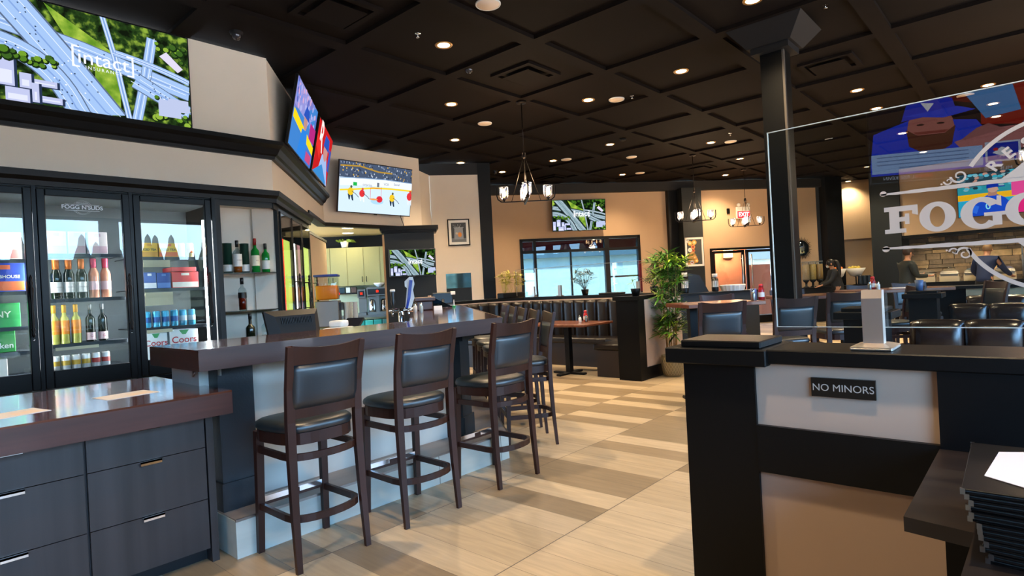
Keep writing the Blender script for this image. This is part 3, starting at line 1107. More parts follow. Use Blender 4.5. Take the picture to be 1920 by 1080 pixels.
barslab(st, 0.004, 0.32, 0.193, 0.2, x0=1.284, s_end=4.0)
st.build('step_top', parent=so)
st = MB().use(M_steel)
barslab(st, -0.002, 0.006, 0.188, 0.202, x0=1.28, s_end=4.0)
for k in range(3):
    st.use(mat('grout', '5b5a55', 0.9))
    st.box(2.03 + k * 0.62, 2.033 + k * 0.62, 3.1185, 3.12, 0, 0.19)
st.build('step_edge', parent=so)
mb = MB().use(M_chrome)
mb.tube([(1.235, 3.45, 0.98), (1.235, 3.45, 0.94), (1.225, 3.43, 0.93), (1.225, 3.4, 0.95)], 0.006, 6)
mb.box(1.30, 1.31, 3.27, 3.295, 0.93, 0.985)
mb.build('bag_hook', parent=bar)
# lower working counter behind the bar
bb = thing('back_counter', 'low stainless working counter on the bartender side of the bar', 'counter')
mb = MB().use(M_steel)
a, b = barline(0.78, x0=1.5, s_end=3.6), barline(1.3, x0=1.5, s_end=3.6)
mb.prism(a + b[::-1], 0.86, 0.90)
mb.build('worktop', parent=bb)
mb = MB().use(M_blackflat)
a, b = barline(0.80, x0=1.52, s_end=3.55), barline(1.26, x0=1.52, s_end=3.55)
mb.prism(a + b[::-1], 0.0, 0.86)
mb.build('cabinet', parent=bb)

# ---------------------------------------------------------------- drawer counter in the left corner
dc = thing('drawer_counter', 'low counter with thick reddish wood top above dark laminate drawers', 'counter')
mb = MB().use(M_drawer)
mb.box(-0.9, 1.18, 3.222, 3.75, 0.09, 0.755)
mb.box(1.19, 1.225, 3.2, 3.75, 0.0, 0.755)
mb.use(M_blackflat)
mb.box(-0.9, 1.19, 3.27, 3.7, 0.0, 0.09)
mb.build('carcass', parent=dc)
mb = MB().use(M_bartop)
mb.box(-0.95, 1.28, 3.08, 4.2, 0.863, 0.872)
mb.use(mat('counter_edge_wood', '3f1f19', 0.38, noise=(5, 0.25, (0.4, 4, 6)), coat=0.4))
mb.box(-0.95, 1.28, 3.08, 4.2, 0.756, 0.863)
mb.build('counter_top', parent=dc)
for x0, x1 in ((-0.37, 0.155), (0.16, 0.674), (0.680, 1.185)):
    if x0 < 0:
        x0, x1 = -0.37, 0.154
    for z0, z1 in ((0.589, 0.752), (0.327, 0.585), (0.075, 0.323)):
        mb = MB().use(M_drawer)
        mb.box(x0 + 0.003, x1 - 0.003, 3.2, 3.222, z0, z1)
        d_ = mb.build('drawer', parent=dc)
        mb = MB().use(M_chromed)
        xc = (x0 + x1) / 2
        mb.box(xc - 0.045, xc + 0.045, 3.178, 3.203, z1 - 0.006, z1 + 0.002)
        mb.box(xc - 0.045, xc + 0.045, 3.178, 3.181, z1 - 0.016, z1 + 0.002)
        mb.build('handle', parent=d_)
# place mats / papers on it
for x, y, rz, l in ((0.93, 3.50, 8, 'white printed paper lying alone on the low counter top'), (0.46, 3.42, 12, 'white paper lying at the cut left side of the low counter')):
    t = thing('paper_sheet', l, 'paper', (x, y, 0.872), rz)
    mb = MB().use(M_paper)
    mb.box(-0.12, 0.12, -0.09, 0.09, 0, 0.0012)
    mb.use(mat('orange_print', 'd8c4b4', 0.6))
    mb.box(0.0, 0.10, -0.07, 0.02, 0.0012, 0.0016)
    mb.build('sheet', parent=t)

# ---------------------------------------------------------------- display coolers
M_coolframe = mat('cooler_black_frame', '08090b', 0.3, spec=0.22)
M_coolin = mat('cooler_interior', '50575a', 0.5)
M_led = emit('cooler_led', 'f4fbff', 45.0)
M_shelfwire = mat('shelf_wire', '2a2f35', 0.4, 0.4)
M_coolglass = glass('cooler_door_glass', 'f6fafa', 1.55)
M_coolglass2 = glass('angled_cooler_glass', 'ffffff', 1.3)
M_decal = mat('white_decal', 'dfe6ea', 0.6)
def door(root, x0, x1, z0, z1, y, hx, logo=False, fr=0.055, proud=0.035):
    mb = MB().use(M_coolframe)
    for a, b, c, d in ((x0, x0 + fr, z0, z1), (x1 - fr, x1, z0, z1), (x0 + fr, x1 - fr, z1 - fr, z1), (x0 + fr, x1 - fr, z0, z0 + 0.14)):
        mb.rbox(a, b, y - proud, y + 0.01, c, d, 0.005, 1)
    mb.use(M_chromed)
    mb.lathe([(0.008, 0), (0.008, 0.004)], 10, (0, 0)) if False else None
    dd = mb.build('door', parent=root)
    mb = MB().use(M_coolglass if proud > 0.03 else M_coolglass2)
    mb.box(x0 + fr - 0.005, x1 - fr + 0.005, y - 0.012, y - 0.006, z0 + 0.13, z1 - fr + 0.005)
    g_ = mb.build('door_glass', parent=dd)
    mb = MB().use(M_iron)
    yy = y - 0.085
    P = [(hx, y - 0.03, 1.18), (hx, yy, 1.19), (hx, yy, 1.14)]
    mb.lathe([(0.004, 1.12), (0.014, 1.14), (0.008, 1.16), (0.016, 1.18), (0.009, 1.20), (0.013, 1.28), (0.008, 1.36), (0.013, 1.44), (0.018, 1.50), (0.009, 1.52), (0.015, 1.545), (0.008, 1.565), (0.012, 1.585), (0.003, 1.61)], 10, (hx, yy))
    for z_ in (1.19, 1.51):
        mb.tube([(hx, yy, z_), (hx, y - 0.03, z_)], 0.007, 6)
    mb.build('handle', parent=dd)
    mb = MB().use(M_chromed)
    mb.M = Matrix.Translation((hx + 0.01, y - 0.036, 1.10)) @ Matrix.Rotation(R(90), 4, 'X')
    mb.lathe([(0.009, -0.002), (0.009, 0.004), (0.0, 0.005)], 14)
    mb.build('lock', parent=dd)
    if logo:
        mb = MB().use(M_decal)
        cx_, zc = (x0 + x1) / 2 - 0.015, 2.165
        text_mb(mb, "FOGG N'SUDS", 0.045, cx_, y - 0.0135, zc, offset=0.0012)
        for r_ in (0.050, 0.058):
            pts = [(cx_ + r_ * 1.15 * math.cos(2 * PI * k / 32), y - 0.0135, zc + r_ * math.sin(2 * PI * k / 32)) for k in range(32)]
            for k in range(32):
                a_ = 2 * PI * (k + .5) / 32
                if abs(math.sin(a_)) * r_ > 0.024:
                    mb.tube([pts[k], pts[(k + 1) % 32]], 1, sq=(0.003, 0.0006))
        for zz in (zc + 0.024, zc - 0.026):
            mb.box(cx_ - 0.12, cx_ + 0.12, y - 0.0138, y - 0.0132, zz - 0.0015, zz + 0.0015)
        text_mb(mb, "RESTAURANT", 0.013, cx_, y - 0.0135, zc + 0.036)
        mb.build('decal', parent=dd, label='white shop name decal')
    return dd
cool = thing('display_cooler', 'big black three-door drinks cooler built in under the beige wall', 'drinks cooler')
YC = 5.94
mb = MB().use(M_coolin)
mb.box(0.33, 2.37, 6.55, 6.6, 0.1, 2.33)
mb.box(0.33, 2.37, 5.96, 6.6, 0.55, 0.62)
mb.box(0.33, 2.37, 5.96, 6.6, 2.26, 2.33)
mb.use(M_coolframe)
mb.box(0.30, 0.34, 5.9, 6.6, 0, 2.33)
mb.box(2.355, 2.385, 5.9, 6.6, 0, 2.33)
mb.box(0.33, 2.37, 5.93, 5.96, 2.31, 2.34)
mb.box(0.33, 2.37, 5.93, 5.96, 0.0, 0.69)
for x in (1.01, 1.681):
    mb.box(x - 0.013, x + 0.013, 5.915, 6.0, 0.6, 2.33)
mb.build('cabinet', parent=cool)
for x0, x1, hx, lg in ((0.345, 0.995, 0.955, False), (1.025, 1.668, 1.625, True), (1.695, 2.348, 2.29, False)):
    door(cool, x0, x1, 0.70, 2.30, YC, hx, lg)
for x in (0.99, 1.655, 2.325):
    mb = MB().use(M_led)
    mb.box(x - 0.012, x + 0.012, 6.03, 6.05, 0.85, 2.12)
    mb.build('glow_strip', parent=cool)
SH = [((0.36, 0.99), (1.745, 1.49, 1.21, 1.015, 0.815)), ((1.03, 1.66), (1.79, 1.415, 1.04, 0.825)), ((1.70, 2.34), (1.765, 1.475, 1.12, 0.80))]
for (x0, x1), zs in SH:
    for z in zs:
        mb = MB().use(M_shelfwire)
        for k in range(9):
            y = 6.05 + k * 0.055
            mb.box(x0, x1, y, y + 0.006, z - 0.008, z - 0.002)
        mb.box(x0, x1, 6.04, 6.052, z - 0.03, z)
        for k in range(5):
            x = x0 + (x1 - x0) * k / 4
            mb.box(x - 0.003, x + 0.003, 6.04, 6.53, z - 0.012, z - 0.006)
        mb.build('shelf', parent=cool)

def carton(x0, x1, z0, h, d, col, label, cat='drinks carton', y=6.07, accent=None, word=None, wcol='ffffff', wsize=0.05, group=None, name='drinks_carton', star=None, curve=False):
    t = thing(name, label, cat, ((x0 + x1) / 2, y, z0), 0, group)
    w_ = (x1 - x0) / 2
    mb = MB().use(mat('card_' + col, col, 0.5))
    mb.rbox(-w_, w_, 0, d, 0, h, 0.004, 1)
    mb.build('box', parent=t)
    mb = MB()
    if accent and word == 'Coors':
        mb.use(mat('card_green_peak', '3f9a5a', 0.5))
        mb.poly([(-w_ * .35, -0.0014, h * .99), (w_ * .35, -0.0014, h * .99), (w_ * .12, -0.0014, h * .84), (-w_ * .12, -0.0014, h * .84)], [(0, 1, 2, 3)])
    elif accent:
        mb.use(mat('card_' + accent, accent, 0.5))
        mb.box(-w_ * 0.96, w_ * 0.96, -0.0012, 0.002, h * 0.04, h * 0.36)
        mb.box(-w_ * 0.3, w_ * 0.3, -0.0014, 0.002, h * 0.78, h * 0.93)
    if star:
        mb.use(mat('card_' + star, star, 0.5))
        pts = []
        for k in range(10):
            r_ = (0.032 if k % 2 == 0 else 0.013)
            a_ = PI / 2 + k * PI / 5
            pts.append((r_ * math.cos(a_), -0.002, h * 0.64 + r_ * math.sin(a_)))
        mb.poly(pts + [(0, -0.002, h * 0.64)], [(i, (i + 1) % 10, 10) for i in range(10)])
    if word:
        mb.use(mat('ink_' + wcol, wcol, 0.5))
        text_mb(mb, word, wsize, 0, -0.003, h * (0.3 if star else 0.66 if word == 'Coors' else 0.52), offset=0.001)
    if mb.mats:
        mb.build('print', parent=t)
    else:
        mb.bm.free()
    return t
# first door
carton(0.62, 0.77, 1.745, 0.2, 0.3, 'e8d9c4', 'cream carton beside the clip of the left cooler door, top shelf', accent='d98a7a')
carton(0.78, 0.945, 1.745, 0.215, 0.3, 'efe0cc', 'cream and pink carton on the top shelf behind the first cooler door', accent='e08f86')
carton(0.70, 0.955, 1.49, 0.225, 0.3, '1d3fb4', 'dark blue carton with round white badge and orange foot', word='CLUBHOUSE', wcol='f4efe4', wsize=0.034, accent='e2662a')
carton(0.64, 0.915, 1.21, 0.19, 0.3, '2f9c4f', 'green lettered carton in the cooler, above the red star box', word='TINY', wcol='e8f3d8', wsize=0.07)
carton(0.62, 0.875, 1.015, 0.17, 0.3, '2c8f3d', 'green beer carton with a red star', word='Heineken', wcol='f3f6ee', wsize=0.06, star='d8281f')
carton(0.65, 0.82, 0.815, 0.15, 0.25, 'ece7dc', 'plain white carton at the foot of the first cooler door')
# second door
for x0, x1, l, c2 in ((1.10, 1.24, 'white carton at the hinge side of the middle door top shelf', 'e9e5e3'), (1.25, 1.37, 'white carton with a red ring mark, middle door top shelf', 'ded9dc'), (1.39, 1.53, 'pale pink carton, handle side of the middle door top shelf', 'e6d6d4')):
    carton(x0, x1, 1.79, 0.19, 0.28, c2, l, accent='c9a4ac')
def bottle(x, y, z0, H, rad, body, cap, lab, label, labz=(0.22, 0.5), shoulder=0.62, fill=None, group=None, word=None, cat='bottle', seg=16, necks=0.36, capfrac=0.80):
    t = thing('bottle', label, cat, (x, y, z0), 0, group)
    nr = rad * necks
    prof = [(rad * 0.85, 0), (rad, 0.006), (rad, H * shoulder * 0.97), (rad * 0.88, H * (shoulder + 0.035)), (nr * 1.2, H * (shoulder + 0.10)), (nr, H * (shoulder + 0.14)), (nr, H * 0.97), (nr * 0.9, H * 0.985)]
    mb = MB().use(body)
    mb.lathe(prof, seg)
    mb.build('glass_body', parent=t)
    if fill:
        mb = MB().use(fill[0])
        mb.lathe([(rad * 0.8, 0.006), (rad * 0.93, 0.01), (rad * 0.93, H * fill[1])], seg)
        mb.build('drink', parent=t)
    mb = MB().use(cap)
    mb.lathe([(nr * 1.12, H * capfrac), (nr * 1.15, H * 0.99), (nr * 0.9, H)], 12)
    mb.build('cap', parent=t)
    if lab:
        mb = MB().use(lab)
        z1_, z2_ = H * labz[0], H * labz[1]
        mb.lathe([(rad + 0.0008, z1_), (rad + 0.0008, z2_)], seg, cap=False)
        if word:
            mb.use(mat('ink_' + word[1], word[1], 0.5))
            text_mb(mb, word[0], word[2], 0, -rad - 0.0016, (z1_ + z2_) / 2)
        mb.build('label', parent=t)
    return t
G_dark = mat('dark_green_glass', '131a10', 0.1)
G_green = mat('bright_green_glass', '0d7a2e', 0.08)
G_rose = mat('rose_wine', 'e0987a', 0.12)
G_gold = mat('golden_wine', 'd79a1c', 0.12)
G_pale = mat('pale_green_glass', 'b7b45c', 0.12)
Cap_o = mat('orange_foil', 'd06a14', 0.3, 0.3)
Cap_p = mat('pink_foil', 'd04a64', 0.3, 0.3)
Cap_y = mat('yellow_foil', 'e0a02c', 0.35, 0.2)
Cap_k = mat('black_cap', '141414', 0.35)
Cap_r = mat('red_cap', '8a1512', 0.3)
L_w = mat('label_white', 'e6e2dc', 0.5)
L_o = mat('label_orange', 'ec8a10', 0.5)
L_pink = mat('label_pink', 'eac3c4', 0.5)
for i, x in enumerate((1.165, 1.252, 1.34)):
    bottle(x, 6.12, 1.415, 0.335, 0.039, G_dark, Cap_o, L_w, 'dark wine bottle with orange foil, %s of three on the middle door shelf' % ('nearest the hinge' if i == 0 else 'middle' if i == 1 else 'beside the rosé'), labz=(0.16, 0.42), capfrac=0.74, necks=0.56, group='orange foil wine bottles', word=('VINEYARD', '777068', 0.012))
for i, x in enumerate((1.428, 1.515)):
    bottle(x, 6.12, 1.415, 0.34, 0.039, G_rose, Cap_p, L_pink, 'rosé bottle with pink foil, %s' % ('next to the dark wine bottles' if i == 0 else 'nearest the door handle'), labz=(0.2, 0.42), capfrac=0.76, necks=0.54, group='rosé bottles')
for i, x in enumerate((1.135, 1.205, 1.285)):
    bottle(x, 6.12, 1.04, 0.325, 0.035, G_pale, Cap_y, L_o, 'pale wine bottle with orange label, %s' % ('half hidden by the door frame' if i == 0 else 'lower shelf, between two like it' if i == 1 else 'next to the dark pink-labelled bottle'), labz=(0.25, 0.6), capfrac=0.8, necks=0.42, group='orange label wine bottles')
for i, x in enumerate((1.385, 1.475)):
    bottle(x, 6.12, 1.04, 0.32, 0.035, G_dark, mat('silver_foil', '8c8c8c', 0.3, 0.7), L_pink, 'dark bottle with low pink label, %s' % ('beside the orange labels' if i == 0 else 'last before the middle door handle'), labz=(0.05, 0.25), capfrac=0.85, group='dark pink-label bottles', word=('G', 'b04a58', 0.03))
def can(x, y, z0, body, band, label, group, h=0.122):
    t = thing('drink_can', label, 'drink can', (x, y, z0), 0, group)
    mb = MB().use(body)
    mb.lathe([(0.025, 0), (0.0325, 0.008), (0.0325, h - 0.014), (0.027, h - 0.002)], 16)
    mb.build('can_body', parent=t)
    mb = MB().use(band)
    mb.lathe([(0.0331, h * 0.3), (0.0331, h * 0.62)], 16, cap=False)
    mb.build('print', parent=t)
    mb = MB().use(M_chromed)
    mb.lathe([(0.027, h - 0.002), (0.027, h), (0.02, h - 0.003)], 16)
    mb.build('lid', parent=t)
canb = [mat('can_white', 'dcdad6', 0.3, 0.2), mat('can_band_' + 'g', 'c8a13a', 0.4), mat('can_band_red', 'b8443c', 0.4)]
lw = ['by the hinge', 'second from the hinge', 'third from the hinge', 'third from the handle', 'second from the handle', 'nearest the handle']
for i in range(6):
    can(1.125 + i * 0.071, 6.1, 0.825, canb[0], canb[1 + i // 4], 'white can on the lowest shelf of the middle door, ' + lw[i], 'white cans in the middle door')
# third door
carton(1.785, 1.925, 1.765, 0.13, 0.26, 'e2b21a', 'yellow tea carton at the hinge side of the right cooler door', accent='c9932a', word='ICED TEA', wcol='3a5a2c', wsize=0.026)
carton(1.935, 2.095, 1.765, 0.13, 0.26, 'e8b820', 'second yellow tea carton, beside the striped cans', accent='d86a30', word='ICED TEA', wcol='3a5a2c', wsize=0.03)
for i, x in enumerate((2.135, 2.212)):
    can(x, 6.1, 1.765, mat('can_yellow', 'e6cf96', 0.35, 0.1), mat('can_band_orange', 'de6a2a', 0.4), 'yellow and orange can on the top shelf, %s' % ('next to the tea carton' if i == 0 else 'nearest the light strip'), 'striped cans', 0.135)
carton(1.79, 1.90, 1.475, 0.15, 0.24, '3b5fae', 'blue and white pack on the second shelf, hinge side', accent='e3e7ee')
carton(1.905, 2.02, 1.475, 0.145, 0.24, '2e4f9e', 'blue pack between the pale pack and the red cartons', accent='5f86cc')
carton(2.03, 2.265, 1.475, 0.15, 0.26, 'cf2f33', 'red drinks carton with white panel in the right cooler door', accent='e9dfd4')
carton(2.03, 2.25, 1.63, 0.04, 0.24, 'd9474a', 'flat red tray lying on top of the red carton')
for i in range(6):
    can(1.815 + i * 0.076, 6.1, 1.12, mat('can_teal', '3f9fc4', 0.3, 0.3), mat('can_band_blue', '1f4f8f', 0.4) if i < 4 else mat('can_band_pale', 'bcd8e4', 0.4), 'blue can on the third shelf of the right door, ' + lw[i], 'blue cans in the right door', 0.15)
carton(1.775, 1.965, 0.80, 0.265, 0.3, 'd8e2e4', 'pale beer carton with red script, hinge side of the right door', word='Coors', wcol='b5202c', wsize=0.075, accent='9db8c8')
carton(1.985, 2.235, 0.80, 0.28, 0.3, 'e2e8e8', 'pale beer carton with red script, next to the light strip', word='Coors', wcol='b5202c', wsize=0.085, accent='9db8c8')
for x0, x1, z0, z1, l in ((1.79, 2.01, 1.67, 1.735, 'cream price card under the yellow tea cartons'), (1.79, 2.02, 1.32, 1.44, 'large cream price card above the blue cans'), (1.79, 2.0, 1.07, 1.10, 'narrow cream price card under the blue cans'),
                          (1.12, 1.42, 0.99, 1.015, 'narrow grey price card over the white cans')):
    t = thing('price_card', l, 'price card', ((x0 + x1) / 2, 6.035, z0))
    mb = MB().use(mat('cream_card', 'd8cfae', 0.6))
    mb.box(-(x1 - x0) / 2, (x1 - x0) / 2, 0, 0.003, 0, z1 - z0)
    mb.build('card', parent=t)

# second cooler on the angled wall
c2 = thing('display_cooler', 'narrow angled three-door cooler showing red, green and white strips behind its glass', 'drinks cooler', (W2[0], W2[1], 0), A2)
mb = MB().use(M_coolframe)
mb.box(0.19, 2.07, 0.0, 0.27, 2.27, 2.32)
mb.box(0.19, 2.07, 0.0, 0.27, 0.0, 0.55)
for x in (0.19, 0.80, 1.42, 2.03):
    mb.box(x, x + 0.045, 0.0, 0.27, 0, 2.3)
mb.box(0.19, 2.07, 0.24, 0.27, 0, 2.3)
mb.build('cabinet', parent=c2)
for i, x0 in enumerate((0.235, 0.848, 1.465)):
    door(c2, x0, x0 + 0.57, 0.58, 2.27, 0.0, x0 + 0.53, False, 0.02, 0.016)
strips = [(0.26, 0.40, 'e02018', 2.6), (0.42, 0.74, 'b9cf5a', 1.6), (0.86, 0.90, '2a6fb0', 1.2), (0.91, 1.06, 'ffffff', 3.0), (1.08, 1.20, '7c6a5c', 0.6), (1.21, 1.36, 'c98f92', 1.1), (1.48, 1.60, 'd02838', 2.0), (1.62, 1.96, 'b6cf62', 1.7)]  # emissive colour bars set just behind the door glass
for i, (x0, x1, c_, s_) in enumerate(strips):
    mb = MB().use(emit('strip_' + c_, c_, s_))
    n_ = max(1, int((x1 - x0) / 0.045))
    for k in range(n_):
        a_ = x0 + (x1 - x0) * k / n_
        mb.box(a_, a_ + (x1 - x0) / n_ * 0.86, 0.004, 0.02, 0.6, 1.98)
    mb.build('glow_strip', parent=c2, label='glowing strip')

# spirits in the niche
sh = []
for z, l in ((1.605, 'upper glass shelf in the spirits niche'), (1.222, 'lower glass shelf in the spirits niche')):
    t = thing('glass_shelf', l, 'shelf', (0, 0, z))
    mb = MB().use(mat('smoked_glass_shelf', '2d3330', 0.1))
    mb.prism([(2.45, 5.99), (2.8, 5.975), (3.0, 6.02), (3.09, 6.12), (3.11, 6.26), (2.45, 6.26)], -0.008, 0)
    mb.build('plate', parent=t)
t = thing('back_bar_ledge', 'dark counter ledge at the bottom of the spirits niche', 'counter', (0, 0, 0.9))
mb = MB().use(M_black)
mb.prism([(2.45, 5.80), (2.95, 5.80), (3.08, 6.0), (3.11, 6.26), (2.45, 6.26)], -0.9, 0)
mb.build('body', parent=t)
amber = mat('whisky_amber', 'a04a10', 0.1)
redw = mat('whisky_red', '6a1808', 0.1)
M_cb = M_bottleglass
yS = 6.12
bottle(2.67, yS, 1.605, 0.335, 0.042, M_cb, Cap_k, L_w, 'clear whisky bottle with white label on the upper niche shelf', labz=(0.2, 0.58), fill=(amber, 0.22), word=('BUSHM', '55504a', 0.016))
bottle(2.855, yS, 1.605, 0.36, 0.041, G_green, Cap_r, mat('label_cream', 'e3dcc0', 0.5), 'tall green bottle with red cap and cream label', labz=(0.2, 0.5), word=('IRISH', '7a2a20', 0.014))
bottle(2.965, yS, 1.605, 0.31, 0.040, G_green, Cap_k, mat('label_grey', 'cdd2d0', 0.5), 'shorter green bottle with pale label, beside the red-capped one', labz=(0.12, 0.42))
for x, l in ((2.60, 'dark green bottle tube behind the clear whisky'), (2.775, 'dark green bottle tube with a white label, behind the green bottle')):
    t = thing('gift_tube', l, 'gift tube', (x, 6.19, 1.605))
    mb = MB().use(mat('green_tube', '16382c', 0.4))
    mb.lathe([(0.044, 0), (0.044, 0.30), (0.045, 0.301), (0.045, 0.31), (0.04, 0.311)], 20)
    mb.build('tube', parent=t)
    mb = MB().use(L_w)
    mb.lathe([(0.0446, 0.02), (0.0446, 0.09)], 20, cap=False)
    mb.build('label', parent=t)
bottle(2.70, yS, 1.222, 0.335, 0.043, M_cb, Cap_k, mat('label_black_slant', '1c1a18', 0.5), 'square whisky bottle half full of red liquor, lower niche shelf', labz=(0.38, 0.55), fill=(redw, 0.52), seg=4)
bottle(2.71, 6.0, 0.9, 0.29, 0.045, G_dark, Cap_k, None, 'dark bottle whose neck just shows above the bar by the monitor', shoulder=0.5)
bottle(2.87, 6.0, 0.9, 0.29, 0.042, M_cb, mat('white_cap', 'e2e2e2', 0.4), None, 'clear bottle with white cap just showing above the bar by the monitor', shoulder=0.5)
# ---------------------------------------------------------------- televisions
TVS = 0.85
def E_(c, k=1.0):
    return emit('px_%s_%d' % (c, int(k * 100)), c, TVS * k)
def foliage_emit(name, c0, c1, c2, scale):
    if name in MATS:
        return MATS[name]
    M = emit(name, c0, TVS)
    t = M.node_tree
    em = [n for n in t.nodes if n.type == 'EMISSION'][0]
    tcn = t.nodes.new('ShaderNodeTexCoord')
    n = t.nodes.new('ShaderNodeTexNoise')
    n.inputs['Scale'].default_value = scale
    n.inputs['Detail'].default_value = 5
    r_ = t.nodes.new('ShaderNodeValToRGB')
    r_.color_ramp.elements[0].position = 0.38
    r_.color_ramp.elements[0].color = lin(c0)
    r_.color_ramp.elements[1].position = 0.68
    r_.color_ramp.elements[1].color = lin(c2)
    q = r_.color_ramp.elements.new(0.53)
    q.color = lin(c1)
    t.links.new(tcn.outputs['Object'], n.inputs['Vector'])
    t.links.new(n.outputs['Fac'], r_.inputs[0])
    t.links.new(r_.outputs[0], em.inputs[0])
    return M
class Pic:
    def __init__(s, mb, w_, h_, y):
        s.mb, s.w, s.h, s.y = mb, w_, h_, y
        s.k = 0
    def p(s, u, v):
        u = min(1, max(0, u))
        v = min(1, max(0, v))
        return ((u - 0.5) * s.w, s.y - 0.00012 * s.k, (v - 0.5) * s.h)
    def poly(s, pts, c, k=1.0):
        s.k += 1
        s.mb.use(c if not isinstance(c, str) else E_(c, k))
        s.mb.poly([s.p(*q) for q in pts], [tuple(range(len(pts)))])
    def rect(s, u0, v0, u1, v1, c, k=1.0):
        s.poly([(u0, v0), (u1, v0), (u1, v1), (u0, v1)], c, k)
    def blob(s, u, v, ru, rv, c, n=12, a=0, k=1.0):
        s.poly([(u + ru * math.cos(2 * PI * i / n + a), v + rv * math.sin(2 * PI * i / n + a)) for i in range(n)], c, k)
    def strip(s, pts, wd, c, k=1.0):
        s.k += 1
        s.mb.use(E_(c, k) if isinstance(c, str) else c)
        L_, R_ = [], []
        asp = s.w / s.h
        n = len(pts)
        for i in range(n):
            a, b = pts[max(i - 1, 0)], pts[min(i + 1, n - 1)]
            dx, dy = (b[0] - a[0]) * asp, b[1] - a[1]
            l = math.hypot(dx, dy) or 1
            nx, ny = -dy / l * wd / 2 / asp, dx / l * wd / 2
            L_.append(s.p(pts[i][0] + nx, pts[i][1] + ny))
            R_.append(s.p(pts[i][0] - nx, pts[i][1] - ny))
        s.mb.poly(L_ + R_, [(i, i + 1, n + i + 1, n + i) for i in range(n - 1)])
    def text(s, t, size, u, v, c, k=1.0, **kw):
        s.k += 1
        s.mb.use(E_(c, k))
        x, y, z = s.p(u, v)
        text_mb(s.mb, t, size * s.h, x, y, z, **kw)
def curve(p0, p1, p2, n=14):
    return [((1 - t) ** 2 * p0[0] + 2 * t * (1 - t) * p1[0] + t * t * p2[0], (1 - t) ** 2 * p0[1] + 2 * t * (1 - t) * p1[1] + t * t * p2[1]) for t in [i / n for i in range(n + 1)]]
def pic_highway_dim(P):
    pic_highway(P, True)
def pic_highway(P, dim=False):
    rnd = random.Random(11)
    P.rect(0, 0, 1, 1, foliage_emit('px_trees', '10180c', '27421a', '88a53a', 14) if not dim else foliage_emit('px_trees_dim', '060a05', '10200c', '4a7a24', 10))
    lawn = foliage_emit('px_lawn', '5d8a24', '86a838', 'b2c84e', 8)
    P.poly([(0, .8), (.12, 1), (0, 1)], lawn)
    P.poly([(.28, 1), (.62, .63), (.58, .55), (.40, .62)], lawn)
    P.poly([(.14, .68), (.30, .60), (.43, .38), (.38, .34)], lawn)
    P.poly([(.50, .52), (.62, .50), (.62, .05), (.58, .05), (.50, .35)], lawn)
    rc, rl = ('9dbce8', '7f9fd6') if not dim else ('8ba3ac', '5f7680')
    if dim:
        lawn = foliage_emit('px_lawn_dim', '1f3a10', '4a7a20', '8ab040', 8)
    roads = [([(.0, .76), (.2, .70), (.45, .62), (.72, .50), (1, .38)], .15), (curve((.08, 1.05), (.32, .55), (.58, -.05)), .26), (curve((-.02, .56), (.30, .56), (.42, -.05)), .18),
             ([(.55, 1.02), (.60, .62), (.63, .3), (.66, 0)], .05), ([(.80, .9), (.76, .5), (.70, 0)], .09), ([(.70, .42), (1.0, .16)], .16), (curve((.60, .66), (.8, .62), (1.0, .5)), .06)]
    for pts, w_ in roads:
        P.strip(pts, w_ * 1.12, '5a6a86' if not dim else '1c2628')
        P.strip(pts, w_ * (0.8 if dim else 1), rc)
        for o_ in (-.3, 0, .3):
            P.strip([(q[0] + o_ * w_ * .5, q[1] + o_ * w_ * .35) for q in pts], .006 if o_ else .014, 'dfe9fb' if o_ else rl)
    for i in range(70):
        pts, w_ = roads[rnd.choice((0, 1, 1, 2, 2, 5))]
        j = rnd.randrange(len(pts) - 1)
        t = rnd.random()
        u = pts[j][0] * (1 - t) + pts[j + 1][0] * t + rnd.uniform(-.4, .4) * w_ * .5
        v = pts[j][1] * (1 - t) + pts[j + 1][1] * t + rnd.uniform(-.3, .3) * w_
        P.blob(u, v, .005, .008, rnd.choice(('22304a', '3a4a6c', 'f0f4fb')), 4)
    for u0, v0, u1, v1 in ((.0, .02, .05, .30), (.07, .14, .14, .40), (.10, .0, .20, .13), (.16, .18, .32, .24), (.16, .14, .21, .28), (.22, .03, .34, .09), (.21, .02, .24, .2)):
        P.rect(u0, v0 - .01, u1 + .012, v1, '26324e')
        P.rect(u0, v0, u1, v1, 'b9bfe2')
        P.rect(u0 + .01, v0 + .02, u1 - .01, v0 + (v1 - v0) * .55, 'd8dcf4')
    for i in range(55):
        u, v = rnd.choice(((.78 + rnd.random() * .2, rnd.random() * .28), (.82 + rnd.random() * .17, .66 + rnd.random() * .25), (.02 + rnd.random() * .3, .36 + rnd.random() * .1)))
        r_ = rnd.uniform(.012, .028)
        P.blob(u, v, r_, r_ * 1.7, '182a12', 9)
        P.blob(u - .004, v + .008, r_ * .8, r_ * 1.3, rnd.choice(('4f7a22', '6f9a2c', '3b5f22', '8cae3c')), 9)
    P.poly([(.83, .72), (.93, .58), (.96, .63), (.87, .78)], 'd6cfe6')
    for i in range(12):
        P.rect(.80 + rnd.random() * .16, .05 + rnd.random() * .2, .83 + rnd.random() * .16, .09 + rnd.random() * .2, 'b4bede') if rnd.random() < .5 else None
    wt = 'f2f8ff'
    for u_, d_ in ((.395, .03), (.685, -.03)):
        P.rect(u_ - .005, .43, u_ + .005, .64, wt)
        P.rect(min(u_, u_ + d_), .625, max(u_, u_ + d_), .64, wt)
        P.rect(min(u_, u_ + d_), .43, max(u_, u_ + d_), .445, wt)
    P.text('intact', .20 if not dim else .24, .54, .535, wt, 1.0 if not dim else 1.5, offset=0.0 if not dim else 0.001)
    P.text('INSURANCE', .045, .54, .44, wt, spacing=1.4)
